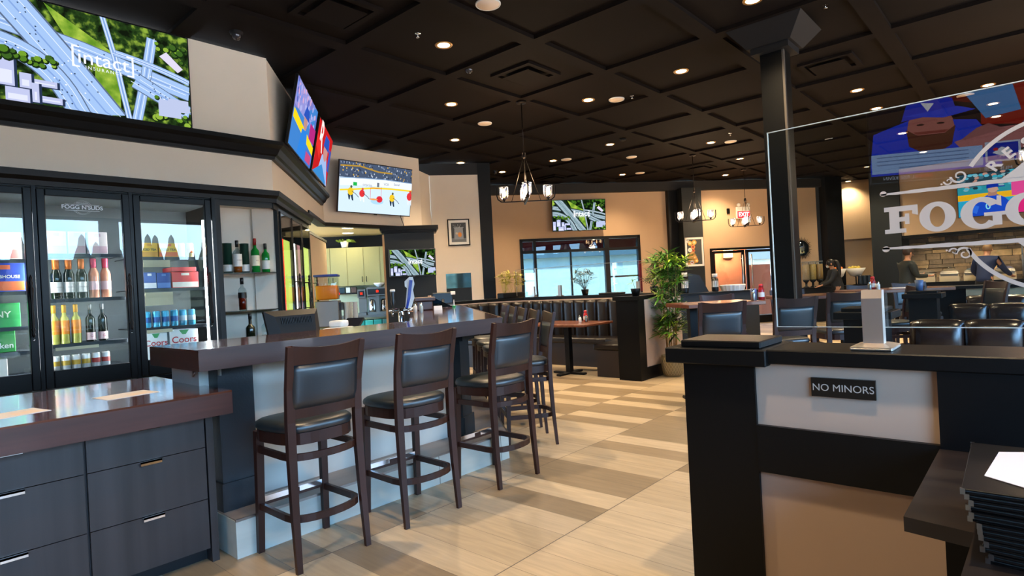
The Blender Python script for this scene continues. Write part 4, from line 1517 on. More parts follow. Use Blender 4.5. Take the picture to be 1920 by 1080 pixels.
def pic_hockey(P):
    rnd = random.Random(4)
    P.rect(0, 0, 1, 1, 'cfe4f6')
    P.rect(0, .68, 1, 1, '46546c')
    for i in range(170):
        P.blob(rnd.random(), .70 + rnd.random() * .29, .008, .02, rnd.choice(('6d7d98', '2c3448', 'b9c4d4', 'd0a84a', '8a93a8', '39435c')), 5)
    P.strip([(0, .90), (.25, .93), (.5, .86), (.7, .86)], .03, 'b08a34')
    P.strip([(0, .58), (.3, .62), (.6, .64), (1, .63)], .14, 'e7edf4')
    P.strip([(0, .665), (.3, .70), (.6, .72), (1, .71)], .012, '7fa0c8')
    P.strip([(0, .42), (.2, .46), (.45, .52), (.7, .54), (1, .54)], .035, 'f2cf2c')
    P.rect(.17, .53, .22, .60, '22b04a')
    P.text('orprise', .08, .36, .57, '8a8f9a')
    P.text('VCR', .07, .62, .62, '6b7280')
    P.text('Sorel', .07, .77, .64, '39406a')
    P.rect(.49, .55, .52, .64, '6b7280')
    for u0, v0, u1, v1 in ((.40, .28, .405, .52), (.55, .33, .555, .55), (.40, .515, .555, .525)):
        P.rect(u0, v0, u1, v1, 'd8453c')
    P.blob(.50, .25, .09, .06, 'a9d4f2', 16)
    def player(u, v, s_, body, leg, helm):
        s_ *= 0.72
        P.poly([(u - .05 * s_, v), (u - .03 * s_, v - .16 * s_), (u - .01 * s_, v - .16 * s_), (u, v - .02 * s_), (u + .03 * s_, v - .18 * s_), (u + .055 * s_, v - .18 * s_), (u + .04 * s_, v)], leg)
        P.blob(u, v + .07 * s_, .055 * s_, .11 * s_, body, 10)
        P.strip([(u + .02 * s_, v + .08 * s_), (u + .10 * s_, v), (u + .15 * s_, v - .08 * s_)], .012, '3a3a44')
        P.blob(u + .01 * s_, v + .20 * s_, .02 * s_, .04 * s_, helm, 8)
    player(.14, .36, 1.0, 'e8c22a', '26384a', '4a5a4a')
    player(.29, .34, .95, 'd9343a', 'e8eef4', 'd24a4a')
    player(.71, .30, 1.0, 'e8c22a', '26384a', '5a5a3a')
    player(.97, .36, 1.1, 'd9343a', 'e0e6ee', 'c83a3a')
    P.blob(.53, .30, .045, .07, 'd62c38', 9)
    P.blob(.45, .29, .06, .02, 'e89a5a', 8)
def pic_ball_a(P):
    P.rect(0, 0, 1, 1, '3f7fc8')
    P.poly([(0, .55), (.35, .65), (.9, 1), (0, 1)], '7a78c0')
    P.rect(0, .6, .5, 1, '8f8fd0')
    rnd = random.Random(9)
    for i in range(60):
        P.blob(rnd.random(), .6 + rnd.random() * .4, .03, .05, rnd.choice(('a5a8e0', '5a66b8', 'c8a0c8', '6f8ad8')), 6)
    P.poly([(0, .40), (1, .22), (1, .36), (0, .54)], 'f0d21c')
    P.rect(.72, .40, 1, .66, 'b0287c')
    P.poly([(.32, .0), (.40, .42), (.62, .45), (.72, .0)], '2e7fd8')
    P.blob(.50, .56, .085, .13, 'b88a86', 12)
    P.poly([(.38, .62), (.46, .80), (.60, .78), (.66, .62)], '2a4fb4')
    P.rect(.66, 0, 1, .22, '4a6fc4')
    P.rect(.7, .03, .95, .18, 'c04a7a')
def pic_ball_b(P):
    P.rect(0, 0, 1, 1, 'c01e20')
    P.text('R', .8, .25, .72, 'f2e4e0', offset=0.01)
    P.poly([(0, .5), (.3, .3), (.25, .62), (0, .72)], 'e0302a')
    P.poly([(.25, 0), (.42, .48), (.75, .5), (1, 0)], '9cb4e0')
    P.blob(.62, .60, .15, .20, 'c08a84', 12)
    P.poly([(.44, .66), (.5, .9), (.78, .9), (.84, .66)], '2a50b0')
    P.poly([(0, 0), (.5, .3), (.9, .05), (.9, 0)], '3a86c8')
    P.rect(.86, .3, 1, .75, '3a4fa8')
def pic_ball_c(P):
    P.rect(0, 0, 1, 1, '2f8f9c')
    P.rect(0, .70, .52, 1, '27424e')
    rnd = random.Random(2)
    for i in range(60):
        P.blob(rnd.random() * .6, .62 + rnd.random() * .38, .03, .035, rnd.choice(('4a6a78', '3aa0b4', '8ab0b8', '24343e', 'c08a7a', '5ab0c8')), 6)
    P.rect(0, .38, 1, .52, 'f0b21a')
    P.rect(0, 0, 1, .38, '29a3c8')
    P.rect(.55, .40, 1, .78, 'e84a94')
    P.rect(.57, .0, 1, .36, 'e8267c')
    P.poly([(.14, 0), (.17, .26), (.22, .38), (.31, .47), (.40, .47), (.48, .38), (.53, .26), (.56, 0)], '1a48c4')
    P.poly([(.17, .26), (.14, .10), (.19, .05), (.22, .22)], '2f6ae0')
    P.poly([(.31, .44), (.32, .56), (.41, .56), (.40, .44)], 'b07f6c')
    P.blob(.365, .60, .052, .085, 'c79a86', 14)
    P.poly([(.41, .60), (.432, .575), (.41, .555)], 'c79a86')
    P.poly([(.30, .62), (.305, .72), (.36, .755), (.42, .72), (.425, .64)], '14309a')
    P.poly([(.41, .66), (.49, .645), (.485, .625), (.40, .635)], '14309a')
    P.text('0', .20, .31, .20, '8fe0f4', offset=.003)
    P.text('BUREA', .075, .31, .345, '8fe0f4')
def pic_player(P):
    K_ = 1.7
    q = lambda pts: [(u, v * 0.78) for u, v in pts]
    P.rect(0, 0, 1, 1, '7a1a14', 1.2)
    P.poly([(0, 0), (1, 0), (1, .75), (.86, .80), (.2, .5), (0, .3)], '1a1420')
    P.poly([(0, .35), (.5, .45), (.5, 1), (0, 1)], 'a8281c', 1.4)
    P.poly(q([(.36, 1), (.58, 1), (.48, .64), (.33, .70)]), '5a94d8', K_)
    P.blob(.30, .42, .03, .03, '7a9ce0', 8, k=K_)
    P.poly(q([(.42, .30), (.52, .64), (.80, .72), (.98, .58), (1, .22), (1, .05), (.42, .05)]), '2040e0', K_)
    P.blob(.72, .47, .105, .19, 'b06a62', 16, k=K_)
    P.poly(q([(.61, .60), (.63, .38), (.68, .31), (.76, .31), (.82, .40), (.83, .60), (.78, .52), (.66, .52)]), '5e3326', K_)
    P.poly(q([(.64, .56), (.66, .53), (.78, .53), (.80, .56)]), '8a3f38', K_)
    P.blob(.675, .50, .018, .010, '3a2020', 8, k=K_)
    P.blob(.765, .50, .018, .010, '3a2020', 8, k=K_)
    P.poly(q([(.60, .74), (.62, .92), (.72, .98), (.82, .92), (.85, .70), (.72, .74)]), '1c34d0', K_)
    P.poly(q([(.52, .76), (.60, .82), (.84, .76), (.66, .70)]), '2846e8', K_)
    P.poly(q([(.70, .88), (.76, .90), (.73, .79)]), 'e8eaf4', K_)
    P.poly(q([(.10, .40), (.18, .54), (.45, .52), (.62, .40), (.58, .28), (.3, .26)]), 'b87474', K_)
    P.poly(q([(.40, .50), (.47, .58), (.52, .54), (.60, .40)]), 'a06464', K_)
    P.rect(.50, .08, .995, .26, '9fc0f4', K_)
    for i in range(4):
        P.rect(.56, .225 - i * .035, .97 - .1 * (i == 3), .235 - i * .035, '6f8cc0', K_)
    P.rect(.34, .10, .49, .28, 'c4cfe8', K_)
    P.rect(.35, .115, .48, .265, '1c34b8', K_)
    P.poly([(.38, .20), (.42, .23), (.46, .18), (.41, .14)], 'e8ecf8', K_)
    P.blob(.445, .21, .012, .016, 'c8283c', 6, k=K_)
    P.rect(0, 0, 1, .06, '101018')
    P.text('ALL RISE KEVIN', .045, .86, .03, 'b8c4dc', K_)
    P.text('MLB  TOR 1', .05, .45, .035, 'b8c4dc', K_)
    P.text('AS TOMORROW', .045, .2, .035, 'b8c4dc', K_)
    P.rect(.72, .02, .8, .045, 'a01c1c', K_)
def tv(label, loc, rz, w_, asp, tilt, pic, thick=0.045, strength=None, cable=False):
    t = thing('television', label, 'television', loc, rz)
    h_ = w_ * asp
    T = Matrix.Rotation(R(tilt), 4, 'X')
    b = 0.012
    mb = MB().use(M_screenframe)
    mb.M = T
    mb.rbox(-w_ / 2, w_ / 2, -0.012, 0.02, -h_ / 2, h_ / 2, 0.004, 1)
    mb.rbox(-w_ * 0.36, w_ * 0.36, 0.018, thick + 0.015, -h_ * 0.42, h_ * 0.25, 0.01, 1)
    mb.box(-0.03, 0.03, -0.013, 0.0, -h_ / 2 - 0.012, -h_ / 2 + 0.002)
    mb.build('tv_case', parent=t)
    mb = MB()
    mb.M = T
    P = Pic(mb, w_ - 2 * b, h_ - 2.4 * b, -0.0125)
    pic(P)
    mb.build('screen', parent=t)
    mb = MB().use(M_iron)
    mb.box(-0.2, 0.2, thick, thick + 0.02, -0.15, 0.15)
    mb.box(-0.04, 0.04, thick, 0.12 + thick, -0.05, 0.05)
    if cable:
        mb.tube([(w_ * 0.35, 0.05, -h_ / 2 + 0.02), (w_ * 0.37, 0.06, -h_ / 2 - 0.06), (w_ * 0.42, 0.1, -h_ / 2 - 0.14), (w_ * 0.43, 0.12, -h_ / 2 - 0.2)], 0.006, 6)
    mb.build('wall_bracket', parent=t)
    return t
tv('big television showing a highway from above, over the drinks cooler', (1.45, 5.85, 3.36), 0, 1.50, 0.575, 0, pic_highway)
p_ = along(W2, A2, 0.94, 0.187)
tv('steeply seen television with yellow bar and blue-capped player, nearer of the angled pair', (p_[0], p_[1], 3.387), A2 + 0.5, 1.39, 0.5625, 11.5, pic_ball_a)
p_ = along(W2, A2, 2.50, 0.175)
tv('steeply seen television with a red picture, farther of the angled pair', (p_[0], p_[1], 3.40), A2 + 0.5, 1.33, 0.5625, 11.5, pic_ball_b)
tv('television showing an ice hockey game on the bulkhead', (6.115, 8.46, 3.108), 0.9, 1.51, 0.5625, 9.4, pic_hockey, cable=True)
tv('small television with the highway picture on the black column', (6.72, 8.33, 1.842), -22, 0.85, 0.57, 2, pic_highway_dim)
p_ = along(WB, AB, 0.0, 0.17)
tv('television with the highway picture above the back wall window', (p_[0], p_[1], 3.03), AB, 1.40, 0.5625, 4, pic_highway_dim)
tv('television with a ballplayer beside a pink panel, over the buffet', (18.12, 0.55, 2.93), -90, 1.85, 0.5625, 2, pic_ball_c)
# the television behind the camera that the glass panel mirrors
mt_ = (4.66 - 8.05, 0.63)
tv('large television with a bearded ballplayer, behind the camera and mirrored in the lettered glass', (-3.27, 0.42, 2.81), 64, 2.1, 0.5625, 0, pic_player)

# ---------------------------------------------------------------- framed pictures, exit sign, mirror
def framed(label, loc, rz, w_, h_, fw, fcol, mat_w, paint):
    t = thing('framed_picture', label, 'picture', loc, rz)
    mb = MB().use(fcol)
    for a, b, c, d in ((-w_ / 2, w_ / 2, h_ / 2 - fw, h_ / 2), (-w_ / 2, w_ / 2, -h_ / 2, -h_ / 2 + fw), (-w_ / 2, -w_ / 2 + fw, -h_ / 2, h_ / 2), (w_ / 2 - fw, w_ / 2, -h_ / 2, h_ / 2)):
        mb.box(a, b, -0.025, 0, c, d)
    mb.build('frame', parent=t)
    mb = MB().use(mat('mount_card', 'f0eee9', 0.6))
    mb.box(-w_ / 2 + fw, w_ / 2 - fw, -0.012, -0.002, -h_ / 2 + fw, h_ / 2 - fw)
    iw, ih = w_ - 2 * fw - 2 * mat_w, h_ - 2 * fw - 2 * mat_w
    paint(mb, iw, ih)
    mb.build('print', parent=t)
    return t
def D_(c, r_=0.5):
    return mat('ink_' + c, c, r_)
def blobm(mb, u, v, ru, rv, y, c, n=12):
    mb.use(D_(c))
    mb.poly([(u + ru * math.cos(2 * PI * i / n), y, v + rv * math.sin(2 * PI * i / n)) for i in range(n)], [tuple(range(n))])
def paint_jar(mb, w_, h_):
    mb.use(D_('2e3338'))
    mb.box(-w_ / 2, w_ / 2, -0.0125, -0.012, -h_ / 2, h_ / 2)
    mb.use(D_('6b7076'))
    mb.box(-w_ / 2, w_ / 2, -0.0128, -0.0125, -h_ / 2, -h_ * 0.3)
    mb.use(D_('8b9299'))
    mb.poly([(-w_ * .32, -0.013, -h_ * .36), (w_ * .32, -0.013, -h_ * .36), (w_ * .28, -0.013, h_ * .2), (w_ * .36, -0.013, h_ * .26), (-w_ * .36, -0.013, h_ * .26), (-w_ * .28, -0.013, h_ * .2)], [(0, 1, 2, 3, 4, 5)])
    blobm(mb, 0.02, -h_ * .12, w_ * .13, h_ * .13, -0.0134, 'e08a34')
    blobm(mb, -0.04, -h_ * .05, w_ * .08, h_ * .06, -0.0136, 'c8b49a')
    rnd = random.Random(8)
    mb.use(D_('c9ced2'))
    for i in range(9):
        a_ = rnd.uniform(-.6, .6)
        mb.tube([(a_ * .08, -0.0136, h_ * .24), (a_ * .2, -0.0136, h_ * .34 + rnd.uniform(0, .02)), (a_ * .22, -0.0136, h_ * .42)], 1, sq=(0.006, 0.0004))
def paint_food(mb, w_, h_):
    mb.use(D_('3a3e40'))
    mb.box(-w_ / 2, w_ / 2, -0.0125, -0.012, -h_ / 2, h_ / 2)
    mb.use(D_('b98a52'))
    mb.poly([(-w_ * .5, -0.013, -h_ * .2), (-w_ * .1, -0.013, h_ * .1), (w_ * .22, -0.013, -h_ * .3), (-w_ * .05, -0.013, -h_ * .5), (-w_ * .5, -0.013, -h_ * .5)], [(0, 1, 2, 3, 4)])
    for u, v, r_, c in ((-.28, .35, .16, 'd9a441'), (.02, .38, .16, 'e0a948'), (-.08, .20, .15, 'c98a4a'), (-.05, .05, .10, 'b86a3a'), (-.3, .08, .14, 'd5dbe0'), (-.15, -.12, .13, 'cc8f5c'), (.0, -.22, .10, 'd9a050'), (.12, -.36, .12, 'e0a23c'), (-.2, -.42, .12, 'c9cfe6'), (-.4, .42, .1, 'dfe3e6')):
        blobm(mb, u * w_, v * h_, r_ * w_, r_ * w_, -0.0134, c)
        blobm(mb, u * w_, v * h_, r_ * w_ * .5, r_ * w_ * .5, -0.0137, 'f0d9a0' if c[0] in 'ed' else 'a8342a')
p_ = along(W4, -37, 0.525, 0.003)
framed('black framed picture of a jar of cutlery with white mount on the beige wall', (p_[0], p_[1], 2.455), -37, 0.44, 0.53, 0.022, M_black, 0.05, paint_jar)
p_ = along(WB, AB, 2.945, 0.403)
framed('white framed food poster on the black pier', (p_[0], p_[1], 1.965), AB, 0.50, 0.74, 0.045, M_white, 0.004, paint_food)
# glossy square of dark glass low on the picture wall
t = thing('wall_window', 'small square serving window with dark lower half, below the framed cutlery picture', 'window', (*along(W4, -37, 0.475, 0.002), 1.35), -37)
mb = MB().use(mat('dark_gloss_pane', '7fa6b2', 0.05, 0.9))
mb.box(-0.25, 0.25, -0.012, 0.0, 0.0, 0.29)
mb.build('upper_pane', parent=t)
mb = MB().use(M_char)
mb.box(-0.25, 0.25, -0.012, 0.0, -0.33, 0.0)
mb.build('lower_panel', parent=t)
# exit sign with two emergency heads
t = thing('exit_sign', 'red lit exit sign with twin emergency lamps above the doors', 'exit sign', (*along(WB, AB, 4.60, 0.003), 2.98), AB)
mb = MB().use(M_white)
mb.rbox(-0.2, 0.2, -0.06, 0, -0.17, 0.15, 0.01, 1)
mb.build('housing', parent=t)
mb = MB().use(emit('exit_red', 'ff1a22', 2.5))
mb.box(-0.18, 0.18, -0.063, -0.06, -0.15, 0.03)
mb.build('lit_face', parent=t)
mb = MB().use(emit('exit_letters', 'ffd8d8', 2.5))
text_mb(mb, 'EXIT', 0.15, 0, -0.065, -0.06, offset=0.003)
mb.build('letters', parent=t)
for s_ in (-0.13, 0.15):
    mb = MB().use(M_white)
    mb.ball(s_, -0.05, 0.20, 0.05)
    mb.build('lamp_head', parent=t)
t = thing('alarm_strobe', 'small black wall strobe left of the exit sign', 'alarm', (*along(WB, AB, 4.18, 0.0), 3.03), AB)
mb = MB().use(M_black)
mb.rbox(-0.04, 0.04, -0.04, 0, -0.07, 0.07, 0.008, 1)
mb.build('body', parent=t)
t = thing('sunburst_mirror', 'round mirror with a spiky black sunburst frame beyond the pillar', 'mirror', (*along(WB, AB, 6.30, 0.03), 1.95), AB)
mb = MB().use(mat('mirror_silver', 'b9d4e4', 0.03, 1.0))
mb.M = Matrix.Rotation(R(90), 4, 'X')
mb.lathe([(0.0, 0.02), (0.2, 0.02), (0.21, 0.0)], 28, cap=False)
mb.build('mirror_glass', parent=t)
mb = MB().use(M_iron)
for k in range(36):
    a_ = 2 * PI * k / 36
    r2 = 0.31 if k % 2 else 0.28
    mb.tube([(0.2 * math.cos(a_), -0.01, 0.2 * math.sin(a_)), (r2 * math.cos(a_), -0.005, r2 * math.sin(a_))], [0.012, 0.003], 6)
mb.build('sunburst_frame', parent=t)
# wall lanterns outside the doors
for s_, l in ((5.42, 'glowing wall lantern seen through the left door leaf'), (4.72, 'glowing wall lantern at the edge of the left door leaf')):
    t = thing('wall_lantern', l, 'wall lamp', (*along(WB, AB, s_, -2.18), 2.02), AB)
    mb = MB().use(emit('lantern_glow', 'ffd28a', 7.0))
    mb.box(-0.13, 0.13, -0.02, 0.09, -0.16, 0.16)
    mb.build('glass', parent=t)
    mb = MB().use(M_iron)
    for z_ in (-0.18, 0.0, 0.17):
        mb.box(-0.145, 0.145, -0.03, 0.1, z_ - 0.01, z_ + 0.01)
    mb.build('cage', parent=t)
    ld = bpy.data.lights.new('lantern_lamp', 'POINT')
    ld.energy = 90
    ld.color = (1.0, 0.72, 0.42)
    ld.shadow_soft_size = 0.15
    o = bpy.data.objects.new('lantern_lamp', ld)
    COL.objects.link(o)
    o.location = (0, -0.35, 0)
    o.parent = t

# ---------------------------------------------------------------- things on and behind the bar
t = thing('pos_monitor', 'black touch-screen monitor seen from behind, on the working counter', 'monitor', (2.15, 4.05, 0.90), 4)
mb = MB().use(mat('monitor_case', '0b0e12', 0.5, spec=0.35))
T = Matrix.Rotation(R(-14), 4, 'X')
mb.M = Matrix.Translation((0, 0, 0.20)) @ T
mb.poly([(-0.20, 0, -0.13), (0.20, 0, -0.13), (0.215, 0, 0.14), (-0.215, 0, 0.14), (-0.13, -0.055, -0.10), (0.13, -0.055, -0.10), (0.16, -0.04, 0.09), (-0.16, -0.04, 0.09),
         (-0.20, 0.02, -0.13), (0.20, 0.02, -0.13), (0.215, 0.02, 0.14), (-0.215, 0.02, 0.14)],
        [(4, 5, 6, 7), (0, 1, 5, 4), (1, 2, 6, 5), (2, 3, 7, 6), (3, 0, 4, 7), (8, 9, 10, 11), (0, 1, 9, 8), (1, 2, 10, 9), (2, 3, 11, 10), (3, 0, 8, 11)])
mb.build('case', parent=t)
mb = MB().use(M_blackplastic)
mb.M = Matrix.Translation((0, 0, 0.20)) @ T
for k in range(20):
    mb.box(-0.12 + k * 0.0125, -0.114 + k * 0.0125, -0.05, -0.04, 0.03, 0.075)
mb.build('upper_grille', parent=t)
mb = MB().use(M_blackplastic)
mb.M = Matrix.Translation((0, 0, 0.20)) @ T
for k in range(20):
    mb.box(-0.08 + k * 0.0085, -0.076 + k * 0.0085, -0.066, -0.055, -0.13, -0.07)
mb.build('lower_grille', parent=t)
mb = MB().use(M_blackplastic)
mb.rbox(-0.09, 0.09, -0.06, 0.12, 0, 0.02, 0.006, 1)
mb.box(-0.06, 0.06, -0.05, 0.0, 0.02, 0.16)
mb.build('stand', parent=t)
# salt and pepper, tap handles
def shaker(x, y, z, body, label, group=None, h=0.085):
    t = thing('shaker', label, 'salt shaker', (x, y, z), 0, group)
    mb = MB().use(body)
    mb.lathe([(0.020, 0), (0.022, 0.004), (0.022, h * 0.6), (0.014, h * 0.72)], 12)
    mb.build('jar', parent=t)
    mb = MB().use(M_chromed)
    mb.lathe([(0.015, h * 0.72), (0.015, h * 0.86), (0.009, h * 0.98), (0.0, h)], 12, cap=False)
    mb.build('lid', parent=t)
    return t
M_salt = mat('salt_white', 'dfe2e0', 0.3)
M_pep = mat('pepper_grey', 'a9b4ae', 0.3)
shaker(4.238, 5.256, 1.087, M_salt, 'white shaker on the bar top, nearer the beer tap', h=0.11)
shaker(4.219, 5.13, 1.087, M_pep, 'paler green-white shaker on the bar top, away from the tap', h=0.11)
tp = thing('beer_tap', 'beer tap with a blue and white handle and a black one, behind the bar', 'beer tap', (3.72, 4.84, 0.90), -40)
mb = MB().use(M_chromed)
mb.lathe([(0.05, 0), (0.045, 0.01), (0.03, 0.03), (0.03, 0.22), (0.035, 0.25)], 16)
mb.tube([(-0.12, 0, 0.24), (0.12, 0, 0.24)], 0.022, 10)
mb.tube([(0.08, 0, 0.24), (0.08, -0.07, 0.235), (0.08, -0.09, 0.19)], 0.011, 8)
mb.tube([(-0.08, 0, 0.24), (-0.08, -0.07, 0.235), (-0.08, -0.09, 0.19)], 0.011, 8)
mb.build('tower', parent=tp)
mb = MB().use(mat('tap_blue', '223a9a', 0.25))
mb.tube([(0.06, 0, 0.26), (0.085, 0, 0.36), (0.115, 0, 0.54)], [0.7, 1.0, 1.1], sq=(0.03, 0.045))
h_ = mb.build('blue_handle', parent=tp)
mb = MB().use(M_white)
mb.poly([(0.045, -0.006, 0.27), (0.10, -0.006, 0.25), (0.14, -0.006, 0.36), (0.13, -0.006, 0.44), (0.148, -0.006, 0.50), (0.135, -0.006, 0.57), (0.10, -0.006, 0.575), (0.05, -0.006, 0.53), (0.05, -0.006, 0.48), (0.07, -0.006, 0.46),
         (0.045, 0.006, 0.27), (0.10, 0.006, 0.25), (0.14, 0.006, 0.36), (0.13, 0.006, 0.44), (0.148, 0.006, 0.50), (0.135, 0.006, 0.57), (0.10, 0.006, 0.575), (0.05, 0.006, 0.53), (0.05, 0.006, 0.48), (0.07, 0.006, 0.46)],
        [tuple(range(10)), tuple(range(10, 20))] + [(i, (i + 1) % 10, 10 + (i + 1) % 10, 10 + i) for i in range(10)])
mb.build('white_crest', parent=h_)
mb = MB().use(M_blackplastic)
mb.lathe([(0.008, 0.26), (0.012, 0.29), (0.022, 0.33), (0.016, 0.37), (0.022, 0.42), (0.020, 0.43)], 12, (-0.075, 0))
h_ = mb.build('black_handle', parent=tp)
mb = MB().use(M_white)
mb.lathe([(0.026, 0.43), (0.026, 0.45), (0.02, 0.455)], 12, (-0.075, 0))
mb.build('knob', parent=h_)
# menu box with straws, napkin holder at the bend of the bar
t = thing('napkin_caddy', 'brown box with a lid standing by the beer tap', 'caddy', (4.72, 5.68, 1.0885), -30)
mb = MB().use(mat('brown_plastic', '4a3430', 0.4))
mb.rbox(-0.10, 0.10, -0.06, 0.06, 0, 0.11, 0.01, 1)
mb.rbox(-0.13, 0.13, -0.08, 0.08, 0.11, 0.16, 0.01, 1)
mb.build('box', parent=t)
t = thing('card_holder', 'small white card stand on the bar top past the shakers', 'card holder', (4.72, 5.42, 1.087), -30)
mb = MB().use(M_white)
mb.poly([(-0.05, 0, 0), (0.05, 0, 0), (0.05, 0.015, 0.05), (-0.05, 0.015, 0.05), (-0.05, 0.05, 0), (0.05, 0.05, 0), (0.05, 0.03, 0.05), (-0.05, 0.03, 0.05)],
        [(0, 1, 2, 3), (4, 5, 6, 7), (0, 1, 5, 4), (2, 3, 7, 6), (0, 3, 7, 4), (1, 2, 6, 5)])
mb.build('card', parent=t)
t = thing('glass_divider', 'slanted pane of blue glass standing on the bar between two small clamps', 'glass divider', (5.30, 6.0, 1.0885), -56)
mb = MB().use(glass('blue_glass', '7f9fb0', 1.6))
mb.poly([(-0.15, 0, 0.005), (0.15, 0, 0.005), (-0.15, 0, 0.16), (-0.15, 0.006, 0.005), (0.15, 0.006, 0.005), (-0.15, 0.006, 0.16)], [(0, 1, 2), (3, 4, 5), (0, 1, 4, 3), (1, 2, 5, 4), (2, 0, 3, 5)])
mb.build('pane', parent=t)
for x, h, c in ((-0.17, 0.17, M_tan), (0.16, 0.1, mat('green_clamp', '2cae5c', 0.3))):
    mb = MB().use(c)
    mb.rbox(x - 0.02, x + 0.02, -0.02, 0.02, 0, h if c is M_tan else 0.02, 0.004, 1)
    if c is not M_tan:
        mb.use(M_white)
        mb.box(x - 0.006, x + 0.006, 0, 0.01, 0.02, 0.1)
    mb.build('clamp', parent=t)
# tall dark bottle shapes and screens behind the bar end
t = thing('card_terminal', 'black order terminal behind the far end of the bar', 'terminal', (5.95, 6.72, 1.087), -35)
mb = MB().use(M_blackplastic)
mb.rbox(-0.15, 0.15, -0.02, 0.02, 0.03, 0.20, 0.01, 1)
mb.lathe([(0.08, 0), (0.08, 0.02), (0.03, 0.03), (0.03, 0.1)], 14)
mb.build('screen_body', parent=t)
mb = MB().use(M_white)
mb.rbox(0.12, 0.19, -0.03, 0.02, 0.16, 0.21, 0.006, 1)
mb.build('card_reader', parent=t)
# juice dispenser
t = thing('juice_dispenser', 'juice dispenser with orange juice in a clear tank and blue lid', 'juice dispenser', (4.44, 7.40, 0.90), 51)
mb = MB().use(M_steel)
mb.rbox(-0.14, 0.14, -0.16, 0.16, 0, 0.36, 0.01, 1)
mb.use(M_blackplastic)
mb.box(-0.12, 0.12, -0.19, -0.15, 0.22, 0.33)
mb.build('base', parent=t)
mb = MB().use(M_bottleglass)
mb.rbox(-0.14, 0.14, -0.15, 0.15, 0.37, 0.70, 0.02, 2)
tk = mb.build('tank', parent=t)
mb = MB().use(mat('orange_juice', 'f58a1c', 0.3))
mb.rbox(-0.13, 0.13, -0.14, 0.14, 0.375, 0.57, 0.02, 2)
mb.build('juice', parent=tk)
mb = MB().use(mat('lid_blue', '2a3f9a', 0.35))
mb.rbox(-0.15, 0.15, -0.16, 0.16, 0.69, 0.72, 0.01, 2)
mb.build('lid', parent=t)
# a stack of glasses and a white machine
for i, (x, y) in enumerate(((4.62, 7.25), (4.70, 7.33), (4.74, 7.2), (4.80, 7.42))):
    t = thing('glass_stack', ['tall stack of clear glasses right beside the juice dispenser', 'second stack of clear glasses by the juice dispenser', 'front stack of clear glasses by the juice dispenser', 'last stack of clear glasses, toward the pantry'][i], 'glasses', (x, y, 0.9))
    mb = MB().use(mat('frosted_glass', 'c2c6c0', 0.15, 0.2))
    for k in range(6):
        mb.lathe([(0.026, k * 0.045), (0.034, k * 0.045 + 0.1)], 12, cap=False)
    mb.build('glasses', parent=t)
t = thing('side_counter', 'stainless counter under the juice dispenser along the angled wall', 'counter', (0, 0, 0))
mb = MB().use(M_steel)
pp = [along(W2, A2, 0.3, 0.1), along(W2, A2, 3.3, 0.1), along(W2, A2, 3.3, 0.6), along(W2, A2, 0.3, 0.6)]
pp = [along(W2, A2, 2.12, -0.02), along(W2, A2, 3.1, -0.02), along(W2, A2, 3.1, 0.55), along(W2, A2, 2.12, 0.55)]
mb.prism(pp, 0.86, 0.90)
mb.build('worktop', parent=t)
mb = MB().use(M_blackflat)
mb.prism([along(W2, A2, 2.14, 0.0), along(W2, A2, 3.08, 0.0), along(W2, A2, 3.08, 0.52), along(W2, A2, 2.14, 0.52)], 0, 0.86)
mb.build('cabinet', parent=t)
t = thing('espresso_grinder', 'white and steel machine with a tilted black screen beyond the monitor', 'coffee machine', (2.95, 4.72, 0.90), 30)
mb = MB().use(M_white)
mb.rbox(-0.14, 0.10, -0.1, 0.12, 0, 0.14, 0.03, 2)
mb.rbox(-0.08, 0.06, -0.05, 0.08, 0.14, 0.2, 0.02, 2)
mb.build('body', parent=t)
mb = MB().use(M_blackplastic)
mb.M = Matrix.Translation((0.2, 0, 0.13)) @ Matrix.Rotation(R(-35), 4, 'Y')
mb.rbox(-0.12, 0.12, -0.09, 0.09, -0.012, 0.012, 0.008, 1)
mb.build('screen', parent=t)

# pantry nook: cabinets, shelf, brewers
nk = along(NC, AB, 0, 0)
M_cab = mat('pale_cabinet', '9c9868', 0.55)
for i in range(5):
    s0 = -0.80 + i * 0.315
    t = thing('wall_cabinet', 'pale pantry wall cabinet, %s' % ['door at the nook corner', 'wide one with its handle low', 'one of the middle pair, hinge left', 'one of the middle pair over the brewers', 'the last one behind the column'][i], 'cabinet', (*along(NC, AB, s0, 0), 1.50), AB, 'pantry wall cabinets')
    mb = MB().use(M_cab)
    mb.box(0.0, 0.315, 0.02, 0.33, 0, 0.75)
    mb.build('carcass', parent=t)
    mb = MB().use(M_cab)
    mb.box(0.004, 0.311, 0.0, 0.02, 0.004, 0.746)
    d_ = mb.build('door', parent=t)
    mb = MB().use(M_iron)
    hx = 0.275 if i % 2 == 0 else 0.04
    mb.tube([(hx, 0.0, 0.07), (hx, -0.025, 0.08), (hx, -0.025, 0.16), (hx, 0.0, 0.17)], 0.006, 6)
    mb.build('handle', parent=d_)
t = thing('pantry_shelf', 'narrow black shelf under the pantry cabinets', 'shelf', (*along(NC, AB, -0.6, 0.0), 1.34), AB)
mb = MB().use(M_blackflat)
mb.box(0.1, 0.62, 0.05, 0.33, 0, 0.025)
mb.build('board', parent=t)
